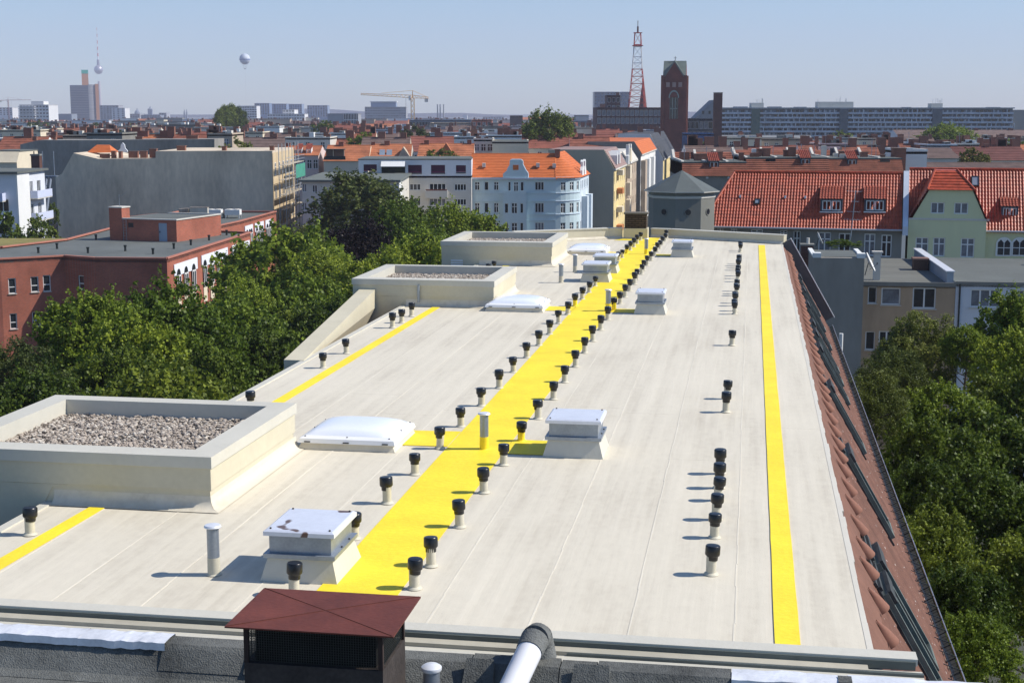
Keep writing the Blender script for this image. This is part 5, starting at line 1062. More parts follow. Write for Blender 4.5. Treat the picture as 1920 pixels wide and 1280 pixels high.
# light blue corner house
YL = 232; loc, wL = span(883, 1042, YL, 0, 332); zeL = zat(333, YL); zrL = zat(289, YL + 5)
rows = ((341, 357), (380.5, 399), (417, 437), (454, 473)); cols = ((890, 899.5, 'cross'), (908.5, 916, 'single'), (926, 935, 'cross'), (1003, 1020, 'triple'))
fl_ = [(x0, x1, y0, y1, s) for (y0, y1) in rows for x0, x1, s in cols]
BB = house('corner_house', 'light blue stucco corner house with orange tile roof and curved gable', loc, wL, 11, zeL, M_LBLUE, 0, front=wpx(loc, 0, fl_), roof='gable', rise=zrL - zeL, roofm=M_ORANGE, n=16, over=.4, sill=M_LBLUE)
for zz in (zat(338, YL), zat(362, YL), zat(377, YL), zat(402, YL), zat(413, YL)):
    m = MB(); m.box(-.05, wL, -.12, -.002, zz - .09, zz + .09); m.build('cornice', M_LBLUE, BB)
m = MB(); m.box(-.1, wL, -.42, -.003, zeL - .3, zeL - .02); m.build('eave', mat('pale_blue_trim', (.45, .53, .60)), BB)
# oriel with balcony and curved gable
x0, x1 = rel(943, 365, loc, 0)[0], rel(987, 365, loc, 0)[0]; zo = zat(364, YL); m = MB()
ow = [(h[0] - x0, h[1], h[2], h[3], h[4]) for h in wpx(loc, 0, [(946.5, 953, 381, 399, 'single'), (959, 970, 380, 400), (975.5, 981, 381, 399, 'single'), (946.5, 953, 417, 437, 'single'), (959, 970, 417, 438), (975.5, 981, 417, 437, 'single')])]
facade(m, (x0, -.9), (1, 0), x1 - x0, 0, zo, ow); m.quad((x1, -.9, 0), (x1, 0, 0), (x1, 0, zo), (x1, -.9, zo)); m.quad((x0, -.9, 0), (x0, 0, 0), (x0, 0, zo), (x0, -.9, zo)); m.quad((x0, -.9, zo - .02), (x1, -.9, zo - .02), (x1, 0, zo - .02), (x0, 0, zo - .02)); ori = m.build('oriel', M_LBLUE, BB)
for h in ow:
    fmsh, pmsh = winmesh(h[2], h[3], h[4], M_FRAME, M_GLASS); o = link('window', fmsh, BB, (x0 + h[0], -.9 + .095, h[1])); link('pane', pmsh, o)
m = MB(); m.box(x0, x1, -.92, -.84, zo, zo + .55); m.build('balcony_rail', M_LBLUE, BB)
for h in wpx(loc, 0, [(953, 957.5, 341, 358, 'single'), (963, 972, 341, 359), (976, 982, 341, 358, 'single')]):
    fmsh, pmsh = winmesh(h[2], h[3], h[4], M_FRAME, M_GLASS); o = link('window', fmsh, BB, (h[0], -.07, h[1])); link('pane', pmsh, o)
gp = [(943, 334), (943, 326), (951, 319), (957, 309), (957, 301), (960, 299.5), (977, 299.5), (980, 302), (980, 308), (985, 318), (990, 325), (990, 334)]
m = MB(); m.prism([(rel(x, y, loc, 0)[0], rel(x, y, loc, 0)[1]) for x, y in gp], -.25, .05, 'y'); G_ = m.build('curved_gable', M_LBLUE, BB)
m = MB(); gg = [(rel(x, y, loc, 0)[0], rel(x, y, loc, 0)[1]) for x, y in gp[2:]]
for p, q in zip(gg, gg[1:]): m.tube((p[0], -.1, p[1]), (q[0], -.1, q[1]), .13, 6)
m.build('gable_trim', MATS['pale_blue_trim'], G_); m = MB(); a, z = rel(967, 314, loc, 0); m.box(a - .45, a + .45, -.30, -.251, z - .4, z + .4); m.build('gable_panel', M_ORANGE, G_)
for px, py in ((907, 311), (1009, 311), (1040, 312)): a, z = rel(px, py, loc, 0); m = MB(); m.box(a - .28, a + .28, 1.8, 2.7, z - .3, z + .35); m.build('roof_hatch', M_LGREY, BB)
a, z = rel(1047, 296, loc, 0); chim(BB, a, 5.0, zrL - .5, zrL + .8, .8, .8)
# canted corner and street side (lit)
RC = DEG(28); cb = Vector((loc.x + wL, loc.y, 0)); c2 = 4.2
# rounded corner as faceted drum
m = MB(); n_ = 7; ang0, ang1 = DEG(-90), DEG(-9.4); rad = 4.1; cx0, cy0 = wL, rad
pts = [(cx0 + rad * math.cos(ang0 + (ang1 - ang0) * k / n_), cy0 + rad * math.sin(ang0 + (ang1 - ang0) * k / n_)) for k in range(n_ + 1)]
crn = []
for k, (p, q) in enumerate(zip(pts, pts[1:])):
    u, L = uv2(p, q); hs = []
    if k in (1, 3, 5):
        for (y0, y1) in rows: hs.append((L / 2 - .42, zat(y1, YL + 1), .84, zat(y0, YL + 1) - zat(y1, YL + 1), 'cross'))
    facade(m, p, u, L, 0, zeL, hs); crn += [(p, u, h) for h in hs]
m.build('corner_wall', M_LBLUE, BB)
for p, u, h in crn: put_windows(BB, p, u, [h], M_FRAME, M_GLASS)
m = MB()
for zz in (zat(338, YL), zat(362, YL), zat(377, YL), zat(402, YL), zeL - .15):
    for p, q in zip(pts, pts[1:]): m.tube((p[0], p[1], zz), (q[0], q[1], zz), .12 if zz < zeL - .3 else .28, 5)
m.build('corner_cornice', MATS['pale_blue_trim'], BB)
u = (math.sin(TH), math.cos(TH)); pe = pts[-1]; Ls_ = 13.0; hs = []
for r_, (y0, y1) in enumerate(rows):
    for i in range(5): hs.append((.9 + i * 2.45, zat(y1, YL + 2), 1.0, zat(y0, YL + 2) - zat(y1, YL + 2), 'cross'))
m = MB(); facade(m, pe, u, Ls_, 0, zeL, hs); m.build('street_wall', mat('sunlit_stucco', (.55, .62, .68), var=.06), BB); put_windows(BB, pe, u, hs, M_FRAME, M_GLASS, M_LWHITE)  # street side paler than the front, sunlight put into its stucco
r = MB(); apx = (wL - .5, 5.5, zrL); prev = (wL, -.4, zeL)
rp_ = [(cx0 + (rad + .35) * math.cos(ang0 + (ang1 - ang0) * k / n_), cy0 + (rad + .35) * math.sin(ang0 + (ang1 - ang0) * k / n_), zeL - .1) for k in range(n_ + 1)]
top = Vector((wL + .3, 6.2, zrL + .25)); rear = Vector((pe[0] + u[0] * Ls_ + .3, pe[1] + u[1] * Ls_, zeL - .1)); rtop = Vector((rear.x - 4.5, rear.y, zrL + .25))
for p, q in zip(rp_, rp_[1:]): courses(r, p, q, top, top + Vector((.001, 0, 0)), 10, .05)
courses(r, rp_[-1], rear, top, rtop, 12, .05); courses(r, (wL - .05, -.4, zeL - .1), rp_[0], (wL - .05, 5.5, zrL), top, 12, .05); r.quad((wL - .05, 5.5, zrL), top, rtop, (wL - 3, rear.y, zeL)); r.build('corner_roof', M_ORANGE, BB)
for t in (3.2, 6.6):
    gx, gy = pe[0] + u[0] * t, pe[1] + u[1] * t; m = MB(); pr = [(-1.1, -.1), (1.1, -.1), (1.0, .9), (.5, 1.5), (.45, 2.3), (0, 2.6), (-.45, 2.3), (-.5, 1.5), (-1.0, .9)]
    m.add([(gx + u[0] * a + d, gy + u[1] * a, zeL + z) for d in (.15, -.25) for a, z in pr], [tuple(range(9)), tuple(range(17, 8, -1))] + [(i, 9 + i, 9 + (i + 1) % 9, (i + 1) % 9) for i in range(9)]); m.build('street_gable', M_LWHITE, BB)
for t in (2.6, 8.5):
    gx, gy = pe[0] + u[0] * t, pe[1] + u[1] * t; m = MB(); m.add([(gx + u[0] * a + d * math.cos(TH), gy + u[1] * a - d * math.sin(TH), z) for z in (2.5, zat(372, YL)) for a, d in ((0, 0), (0, .95), (2.2, .95), (2.2, 0))], [(0, 3, 2, 1), (4, 5, 6, 7), (0, 1, 5, 4), (1, 2, 6, 5), (2, 3, 7, 6), (3, 0, 4, 7)]); m.build('street_oriel', MATS['sunlit_stucco'], BB)
# ================================================================== the street beyond: facades on its left side
def street_house(name, label, px, Y, length, zt, wallm, firem, roof, rise, nwin, rows_, y_t=.9, depth=12, cat='house', balc=False, orient_roof=None):
    p = at(px, 320, Y); lo = Vector((p.x, p.y, 0)) - Vector((ct, -st, 0)) * depth
    wn = []
    for r in range(rows_):
        for i in range(nwin): wn.append((y_t + i * (length - 2 * y_t - 1.0) / max(1, nwin - 1), 2.0 + r * 3.4, 1.0, 1.9, 'cross'))
    wn = [h for h in wn if h[1] + h[3] < zt - .3]
    T = thing(name, label, cat, lo, -TH); m = MB(); facade(m, (depth, 0), (0, 1), length, 0, zt, wn); m.build('street_wall', wallm, T); put_windows(T, (depth, 0), (0, 1), wn, M_FRAME, M_GLASS, M_LGREY)
    zr = zt + rise; m = MB(); m.prism([(0, 0), (depth, 0), (depth, zt), (depth - rise * .55, zr), (0, zr)], .0, .3, 'y'); m.build('firewall', firem, T); m = MB(); m.quad((0, length, 0), (depth, length, 0), (depth, length, zt), (0, length, zt)); m.build('rear_wall', firem, T)
    r = MB(); courses(r, (depth + .3, .3, zt - .05), (depth + .3, length, zt - .05), (depth - rise * .55, .3, zr), (depth - rise * .55, length, zr), 8, .05); r.quad((0, .3, zr), (depth - rise * .55, .3, zr), (depth - rise * .55, length, zr), (0, length, zr)); r.poly([(depth, length, zt), (depth - rise * .55, length, zr), (0, length, zr), (0, length, zt)]); r.build('roof', roof, T)
    m = MB(); m.box(depth + .001, depth + .35, 0.01, length, zt - .35, zt - .06); m.build('cornice', M_LGREY, T)
    return T, depth, zr
Y_ = 262; z1 = zat(316, 262); T1, d1, zr1 = street_house('street_house', 'khaki firewall of the yellow street house beyond the light blue house', 1151, 262, 24, z1, M_YELLOW, M_KHAKI, mat('pinkish_slate', (.28, .19, .17), var=.2), zat(281, 262) - z1, 6, 5)
for t in (5, 10): m = MB(); m.prism([(-.7, 0), (.7, 0), (.7, 1.6), (0, 2.4), (-.7, 1.6)], 0, 1.8, 'x'); o = m.build('dormer', M_LWHITE, T1, (d1 - 1.6, t, z1 + .6))
for k in range(4):
    m = MB(); m.box(d1 + .001, d1 + 1.1, 6, 9.5, 3.2 + 3.4 * k, 4.2 + 3.4 * k); m.build('balcony', M_CREAMH if k % 2 else mat('orange_render', (.5, .2, .07)), T1)
z2 = zat(306, 290); T2, d2, zr2 = street_house('street_house', 'brown stucco street house with small gables and a steel flue', 1171, 287, 30, z2, M_BEIGE, M_BEIGE, M_LGREY, 2.2, 7, 5)
for t in (2.0, 7.5):
    m = MB(); m.prism([(-1.1, -.5), (1.1, -.5), (1.1, 1.2), (.6, 1.4), (.6, 3.2), (.75, 3.4), (-.75, 3.4), (-.6, 3.2), (-.6, 1.4), (-1.1, 1.2)], 0, .6, 'x'); m.build('street_gable', M_LWHITE, T2, (d2 + .1, t, z2 + .3))
m = MB(); m.tube((d2 - .5, -.6, 4), (d2 - .5, -.6, z2 + .8), .55, 12); m.build('steel_flue', mat('bright_steel', (.42, .48, .55), rough=.3, metal=.6), T2)
m = MB(); m.tube((d2 - .5, -.6, z2 + .8), (d2 - .5, -.6, z2 + 1.2), .62, 12, .3); m.build('flue_cap', MATS['bright_steel'], T2)
for k in range(5): m = MB(); m.box(d2 + .001, d2 + .9, 3, 6.5, 1.6 + 3.4 * k, 4.2 + 3.4 * k); m.build('oriel', M_CREAMH, T2)
z3 = zat(288, 330); T3, d3, zr3 = street_house('street_house', 'white street house with orange mansard beyond the brown stucco house', 1201, 326, 50, z3, M_LWHITE, M_GREYW, M_ORANGE, zat(265, 330) - z3, 9, 5)
for t in (1.5, 14, 30): m = MB(); m.box(d3 + .001, d3 + 1.0, t, t + 5.5, 2, z3 - 1.5); m.build('oriel', M_BEIGE if t < 5 else M_LWHITE, T3)
z4 = zat(262, 385); T4, d4, zr4 = street_house('street_house', 'cream-topped grey house at the far end of the street row', 1243, 384, 60, z4 - 5, M_YELLOW, M_LWHITE, M_ROOFD, 6.5, 9, 4)
# ================================================================== roofscape: houses set out row by row
def bgh(name, label, x0, x1, yr, ye, Y, roof='gable', wall=None, rm=None, d=12, wins=None, chs=(), group='rooftops across the quarter', rot=0.0, hip=0, cat='house', n=8, side=None, pm=None):
    """house surveyed by its column range, ridge and eave lines in the photograph"""
    p = at(x0, ye, Y); w_ = at(x1, ye, Y).x - p.x; ze = p.z
    zr = at(x0, yr, Y + (d / 2 if roof == 'gable' else 1.5)).z
    fr = []
    if wins:
        nx, ny, ww, hh = wins
        for r in range(ny):
            for i in range(nx):
                z = (zr if roof == 'flat' else ze) - .8 - hh - r * 3.3
                if z > .5: fr.append((w_ * (i + .5) / nx - ww / 2, z, ww, hh, 'cross' if Y < 420 else 'single'))
    sd_ = []
    if side:
        for r in range(side[1]):
            for i in range(side[0]):
                z = ze - .8 - 1.7 - r * 3.3
                if z > .5: sd_.append((d * (i + .5) / side[0] - .5, z, 1.0, 1.7, 'single'))
    T = house(name, label, Vector((p.x, p.y, 0)), w_, d, ze if roof != 'flat' else zr, wall or M_LGREY, rot, front=fr, right=sd_, roof=roof, rise=max(.3, zr - ze), roofm=rm or M_REDO, n=n, hipl=hip, hipr=hip, group=group, over=.3, cat=cat, pm=pm)
    for c in chs:
        cx_, cy_, cw = c[:3]; yy = d * .5 if roof == 'gable' else d * .35
        q = at(cx_, cy_, Y + yy); a = q.x - p.x; wd = cw * (Y + yy) / 2734
        chim(T, a, yy, max(ze, zr - 2.0), q.z, wd, min(1.2, max(.7, wd)), M_CHIM)
    return T
# --- attic row behind the white modern house
T = bgh('attic_house', 'pink house with white dormers left of the orange attic row', 528, 597, 274, 291, 265, 'gable', M_PINK, M_ORANGE2, 12, (6, 3, .9, 1.7), [(540, 268, 8)])
for px in (553, 571): a = at(px, 291, 264).x - T.location.x; dormer_on(T, a, a + .95, zat(291, 265), zat(280, 265), 1.2, M_LWHITE, M_ROOFG, None)
p, q = at(607, 300, 262), at(688, 300, 262)
T = bgh('attic_house', 'orange-roofed attic house with a railed roof loggia', 607, 690, 273, 301, 262, 'gable', M_CREAMH, M_ORANGE2, 12, None, [(640, 266, 9)])
m = MB(); w_ = q.x - p.x; m.box(.3, w_ * .45, 1.1, 1.25, zat(301, 262) + .2, zat(281, 262)); lo = m.build('loggia', mat('loggia_wall', (.16, .11, .08)), T); m = MB(); m.box(.2, w_ * .5, .2, .3, zat(301, 262), zat(293, 262)); m.build('railing', M_DARK, lo); m = MB(); m.box(0, w_ * .5, .2, 1.3, zat(281, 262), zat(279.5, 262)); m.build('loggia_roof', M_ROOFG, lo)
for t in (.2, .45): m = MB(); m.box(w_ * t, w_ * t + .12, 1.0, 1.09, zat(301, 262), zat(281, 262)); m.build('post', M_CREAMH, lo)
T = bgh('attic_house', 'orange-roofed attic house with two skylights beside the loggia house', 690, 769, 271, 300, 264, 'gable', M_LGREY, M_ORANGE2, 12, None, [(726, 264, 10), (700, 266, 7)])
for t in (1.9, 3.2): z = zat(287, 266); m = MB(); m.add([(t, 1.6, z - .6), (t + 1.0, 1.6, z - .6), (t + 1.0, 2.7, z + .6), (t, 2.7, z + .6)], [(0, 1, 2, 3)]); m.build('skylight', M_SKYGL, T)
m = MB(); m.prism([(5.2, zat(300, 264)), (8.0, zat(300, 264)), (6.4, zat(276, 264))], .2, 3.5, 'y'); m.build('dormer_gable', M_BEIGE, T)
T = bgh('attic_house', 'long orange-roofed attic house with a small central gable', 783, 888, 270, 296, 266, 'gable', M_LGREY, M_ORANGE2, 12, None, [(800, 263, 9), (880, 262, 8)])
w_ = 10.0; m = MB(); m.prism([(3.8, zat(290, 268)), (6.6, zat(290, 268)), (5.2, zat(268, 268))], 1.0, 4.0, 'y'); m.build('dormer_gable', M_ORANGE2, T)
bgh('gable_house', 'cream blank gable wall behind the light blue house', 923, 991, 266, 270, 275, 'flat', M_CREAMH, M_ROOFG, 9, None, [(951, 282, 12)])
bgh('gable_house', 'grey flat house between the orange attic row and the round tree', 888, 925, 262, 270, 280, 'flat', M_LGREY, M_ROOFD, 9, (3, 1, 1, 1.4), [(897, 256, 9), (912, 257, 7)])
# --- terraces right of the street, behind the red pantile house
def terr(x0, x1, yt, yb, ye, Y, label, chs, wallm=M_GREYW, rm=M_REDO, seed=1):
    """flat-topped mansard terrace: rear tile strip, grey deck, front tile slope"""
    T = bgh('terrace_house', label, x0, x1, yb, ye, Y, 'mansard', wallm, rm, 14, None, chs, 'tiled terraces behind the red pantile house', n=7)
    p = at(x0, ye, Y); w_ = at(x1, ye, Y).x - p.x; zb = zat(yb, Y + 1.5); zt = zat(yt, Y + 13)
    r = MB(); courses(r, (0, 11.0, zb), (w_, 11.0, zb), (0, 12.5, zt), (w_, 12.5, zt), 4); r.quad((0, 12.5, zt), (w_, 12.5, zt), (w_, 14, zb), (0, 14, zb)); r.build('rear_slope', rm, T)
    rr2 = random.Random(seed)
    for k in range(int(w_ / 2.2)):
        x = rr2.uniform(.3, w_ - 1.2); y = rr2.uniform(2.5, 10); b_ = MB(); b_.box(x, x + rr2.uniform(.3, 1.2), y, y + .8, zb + .12, zb + rr2.uniform(.35, 1.5)); b_.build('roof_box', rr2.choice([M_LGREY, M_CHIM, M_ROOFD, M_LWHITE, M_CHIM]), T)
    for x in [0.0, w_ * .36, w_ * .7]:
        b_ = MB(); b_.prism([(-.3, zat(ye, Y) - .3), (1.6, zb + .25), (10.8, zb + .35), (12.5, zt + .35), (14, zb), (14, zat(ye, Y))], x, x + .3, 'x'); b_.build('party_wall', M_LGREY, T)
    for k in range(3):
        x = rr2.uniform(.5, w_ - .5); b_ = MB(); b_.tube((x, 5, zb), (x, 5, zb + rr2.uniform(1.5, 2.6)), .04, 4); b_.tube((x - .5, 5, zb + 1.5), (x + .5, 5, zb + 1.5), .025, 4); b_.build('antenna', M_METAL, T)
    for k in range(max(1, int(w_ / 4))):
        x = w_ * (k + .5) / max(1, int(w_ / 4)) + rr2.uniform(-.8, .8); z = zat(ye, Y) + .4
        if rr2.random() < .6: dormer_on(T, x - .6, x + .6, z, z + 1.35, .35, M_DORM, rm, None, 'single')
        else: m = MB(); m.box(x - .6, x + .6, .5, .56, z, z + 1.2); m.build('roof_window', M_GLASS, T)
    return T
terr(1280, 1400, 285, 305, 330, 172, 'tiled terrace with a big brick stack right of the pavilion roof', [(1315, 288, 26), (1345, 284, 18), (1390, 286, 8)], seed=2)
terr(1400, 1555, 281, 297, 324, 176, 'middle tiled terrace with tall brick stacks behind the pantile roof', [(1437, 278, 13), (1474, 281, 9), (1501, 281, 7), (1532, 294, 14), (1423, 284, 6)], seed=3)
terr(1555, 1692, 281, 298, 325, 178, 'right tiled terrace with a very wide brick stack', [(1578, 283, 10), (1620, 285, 12), (1685, 277, 24), (1655, 290, 7)], seed=4)
bgh('brown_roof_house', 'long brown-tiled roof above the sage green house', 1740, 1990, 306, 328, 190, 'gable', M_GREYW, M_BROWNT, 14, None, [(1795, 311, 30), (1905, 312, 16)], n=10)
bgh('white_house', 'white rendered house end with brick strip beside the wide stack', 1697, 1738, 284, 300, 186, 'flat', M_LWHITE, M_ROOFG, 10, None, [(1735, 281, 5)])
bgh('brown_roof_house', 'mottled brown roof left of the yellow-green treetop', 1690, 1800, 278, 296, 235, 'gable', M_LGREY, M_BROWNT, 12, None, [(1720, 272, 9)])
bgh('brown_roof_house', 'dark red roof with pointed gable at the right edge', 1800, 1935, 276, 300, 242, 'gable', M_LGREY, mat('dark_red_tile', (.14, .05, .04), var=.3, scale=.6), 12, None, [(1850, 270, 8), (1905, 292, 14)])
# --- generic rows, surveyed by distance; every house differs in width, roof and stacks
PAL_W = [M_LGREY, M_LWHITE, M_CREAMH, M_PINK, M_BEIGE, M_MWHITE, M_GREYW]
ROOFS = [('orange', M_ORANGE2), ('red', M_REDO), ('grey', M_ROOFG), ('dark slate', M_ROOFD), ('brown', M_BROWNT), ('dull red', mat('dull_red_tile', (.23, .075, .05), var=.3, scale=.5))]
WN = {M_LGREY.name: 'grey', M_LWHITE.name: 'white', M_CREAMH.name: 'cream', M_PINK.name: 'pink', M_BEIGE.name: 'beige', M_MWHITE.name: 'pale blue', M_GREYW.name: 'dark grey'}
def row(tag_, Y, xs, xe, wpx0, ytop, seed, jit=4, p_gable=.55, where='', skips=()):
    r_ = random.Random(seed); x = xs; i = 0
    while x < xe:
        w_ = wpx0 * r_.uniform(.65, 1.5)
        if any(a < x + w_ / 2 < b for a, b in skips): x += w_ * .5; continue
        wm = r_.choice(PAL_W); gable = r_.random() < p_gable; rn, rm = r_.choice(ROOFS[:2] + ROOFS[4:] + ROOFS[1:2]) if gable else r_.choice(ROOFS[2:4])
        yt = ytop + r_.uniform(-jit, jit); hpx = r_.uniform(2.6, 4.4) * 2734 / Y
        chs = [(x + w_ * r_.uniform(.05, .95), yt - r_.uniform(.9, 2.0) * 2734 / Y, r_.uniform(.7, 1.9) * 2734 / Y) for _ in range(r_.randint(1, 5))]
        if i >= len(ORD): break
        lab = '%s-roofed %s house, %s from left in the %s' % (rn, WN[wm.name], ORD[i], where)
        T = bgh('town_house', lab, x, x + w_ + .5, yt, yt + hpx, Y + r_.uniform(-12, 12), 'gable' if gable else 'flat', wm, rm, r_.uniform(10, 14), (max(2, int(w_ * Y / 2734 / 2.6)), 2, 1.0, 1.6) if Y < 520 else None, chs, where, n=6)
        if not gable and Y < 700:
            q = MB(); ww = w_ * Y / 2734
            for _ in range(3):
                a = r_.uniform(.1, .8) * ww; q = MB(); q.box(a, a + r_.uniform(.6, 2.0), 2, 4, zat(yt, Y), zat(yt, Y) + r_.uniform(.4, 1.4)); q.build('roof_box', r_.choice([M_LWHITE, M_LGREY, M_GREYW, M_CHIM]), T)
            if r_.random() < .6: q = MB(); a = r_.uniform(.2, .8) * ww; q.tube((a, 3, zat(yt, Y)), (a, 3, zat(yt, Y) + 2.5), .05, 4); q.tube((a - .6, 3, zat(yt, Y) + 2.2), (a + .6, 3, zat(yt, Y) + 2.2), .03, 4); q.build('antenna', M_METAL, T)
        x += w_; i += 1
row('a', 330, 400, 1080, 62, 258, 21, 4, .45, 'roof row behind the orange attics', skips=())
row('b', 300, -10, 400, 60, 254, 22, 3, .5, 'row behind the slate-grey firewall')
row('c', 410, -10, 1230, 60, 249, 23, 4, .5, 'second roof row of the quarter')
row('d', 520, -10, 1230, 55, 242, 24, 4, .5, 'third roof row of the quarter')
row('e', 660, -10, 1110, 52, 237, 25, 3, .5, 'fourth roof row of the quarter')
row('f', 850, -10, 1110, 48, 231, 26, 3, .4, 'fifth roof row of the quarter')
row('g', 300, 1290, 1700, 46, 273, 27, 3, .5, 'roof row below the apartment slab', skips=())
row('h', 300, 1700, 1940, 50, 272, 28, 3, .6, 'roof row at the far right')
row('i', 390, 1360, 1930, 60, 262, 29, 3, .35, 'second row below the slab')
row('j', 1150, -10, 1110, 48, 226, 30, 3, .3, 'far roof row near the horizon')
row('k', 1700, -10, 1110, 45, 223, 31, 3, .2, 'farthest roof row on the horizon')
# ================================================================== landmarks
def tower(name, label, cat, px, py, Y): p = at(px, py, Y); return thing(name, label, cat, (p.x, Y, 0))
def k_(Y): return Y / 2734.0            # metres per photo pixel
# red brick church tower
Y = 480; s = k_(Y); o = tower('church_tower', 'dark red brick church tower with pitched green-grey roof', 'tower', 1263, 290, Y)
z = lambda y: zat(y, Y)
M_CHB = brickmat('church_brick', (.21, .062, .045), (.16, .05, .036), (.12, .07, .055), bw=.5, bh=.16)
hw = 21.0 * s; m = MB(); facade(m, (-hw, -hw), (1, 0), 2 * hw, 0, z(146), [(hw - 1.35, z(223), 2.7, z(183) - z(223))], .5)
for a, b in (((hw, -hw), (0, 1)), ((hw, hw), (-1, 0)), ((-hw, hw), (0, -1))): facade(m, a, b, 2 * hw, 0, z(146), [(hw - 1.35, z(223), 2.7, z(183) - z(223))] if b == (0, 1) else [], .5)
m.build('shaft', M_CHB, o, rotz=DEG(-10))
for rz in (0, 90):
    q = MB(); q.quad((-1.35, -hw + .45, z(223)), (1.35, -hw + .45, z(223)), (1.35, -hw + .45, z(183)), (-1.35, -hw + .45, z(183))); l_ = q.build('belfry_window', M_GLASS, o, rotz=DEG(-10 + rz))
    q = MB(); 
    for x in (-1.35, -.45, .45, 1.35): q.box(x - .09, x + .09, -hw + .3, -hw + .44, z(223), z(183))
    q.box(-1.35, 1.35, -hw + .3, -hw + .44, z(204) - .1, z(204) + .1); q.build('tracery', mat('pale_green_stone', (.30, .36, .33)), l_)
    q = MB(); n_ = 8; q.prism([(-1.7, z(184)), (-1.35, z(184))] + [(-1.35 * math.cos(i * math.pi / n_), z(184) + 2.0 * math.sin(i * math.pi / n_)) for i in range(1, n_)] + [(1.35, z(184)), (1.7, z(184))] + [(1.7 * math.cos(i * math.pi / n_), z(184) + 2.5 * math.sin(i * math.pi / n_)) for i in range(1, n_)], -hw - .12, -hw - .01, 'y'); q.build('window_arch', MATS['pale_green_stone'], l_)
    for x in (-2.0, 0, 2.0): q = MB(); q.box(x - .6, x + .6, -hw - .03, -hw + .02, z(164), z(155)); q.build('blind_arch', mat('plaster_niche', (.35, .25, .22)), o, rotz=DEG(-10 + rz))
for y in (146.5, 165.5, 226): m = MB(); e = .25; m.box(-hw - e, hw + e, -hw - e, hw + e, z(y) - .3, z(y) + .25); m.build('string_course', M_CHB, o, rotz=DEG(-10))
for x in (-1, 1):
    for y in (-1, 1): m = MB(); m.box(x * hw - .55, x * hw + .55, y * hw - .55, y * hw + .55, 0, z(142)); m.build('buttress', M_CHB, o, rotz=DEG(-10))
m = MB(); zr, ze = z(114), z(146); m.add([(-hw, -hw, ze), (0, -hw, zr), (hw, -hw, ze), (-hw, hw, ze), (0, hw, zr), (hw, hw, ze)], [(0, 2, 1), (3, 4, 5), (0, 1, 4, 3), (1, 2, 5, 4)]); m.build('gable_roof', mat('verdigris_slate', (.16, .19, .165), var=.25, scale=.4), o, rotz=DEG(-10))
m = MB(); zr = z(114.5); m.add([(-hw, -hw, ze), (-hw, 0, zr), (-hw, hw, ze), (hw, -hw, ze), (hw, 0, zr), (hw, hw, ze)], [(0, 2, 1), (3, 4, 5), (0, 1, 4, 3), (1, 2, 5, 4)]); m.build('cross_roof', MATS['verdigris_slate'], o, rotz=DEG(-10))
m = MB(); m.add([(-hw * .85, -hw - .05, ze), (hw * .85, -hw - .05, ze), (0, -hw - .05, z(118))], [(0, 1, 2)]); m.add([(hw + .05, -hw * .85, ze), (hw + .05, hw * .85, ze), (hw + .05, 0, z(118))], [(0, 1, 2)]); m.build('gable_face', M_CHB, o, rotz=DEG(-10))
m = MB(); m.tube((0, 0, z(115)), (0, 0, z(106)), .1, 5); m.tube((-.5, 0, z(109)), (.5, 0, z(109)), .08, 4); m.build('cross', M_DARK, o)
# dark brick works and blue towers beside the mast
bgh('brick_works', 'dark brick industrial block left of the church tower', 1119, 1242, 203, 240, 620, 'flat', mat('dark_brick_far', (.09, .045, .04), var=.2, scale=.1), M_ROOFD, 30, (14, 2, 1.6, 2.4), [(1130, 195, 10)], None, cat='building', pm=M_GLASSC)
bgh('brick_works', 'taller stepped block of the dark brick works', 1138, 1163, 180, 203, 640, 'flat', MATS['dark_brick_far'], M_ROOFD, 14, (3, 2, 1.4, 2.0), [(1158, 174, 6)], None, cat='building')
bgh('glass_tower', 'left blue-grey tower behind the dark brick works', 1114, 1160, 173, 228, 1500, 'flat', mat('blue_glass_far', (.10, .14, .21), rough=.3, var=.12, scale=.02), M_ROOFD, 30, (8, 12, 1.6, 1.8), [], None, cat='building')
bgh('glass_tower', 'right blue-grey tower behind the radio mast', 1162, 1180, 173, 228, 1520, 'flat', MATS['blue_glass_far'], M_ROOFD, 25, (4, 12, 1.4, 1.8), [], None, cat='building')
p = at(1205, 200, 700); o = tower('church_spire', 'slim dark red spire behind the radio mast', 'spire', 1205.5, 200, 760); m = MB(); m.lathe([(7.5 * k_(760), zat(201, 760)), (.05, zat(142, 760))], 8); m.build('spire', mat('spire_slate', (.13, .06, .055), var=.2), o); m = MB(); m.box(-2, 2, -2, 2, 0, zat(201, 760)); m.build('base', M_CHB, o)
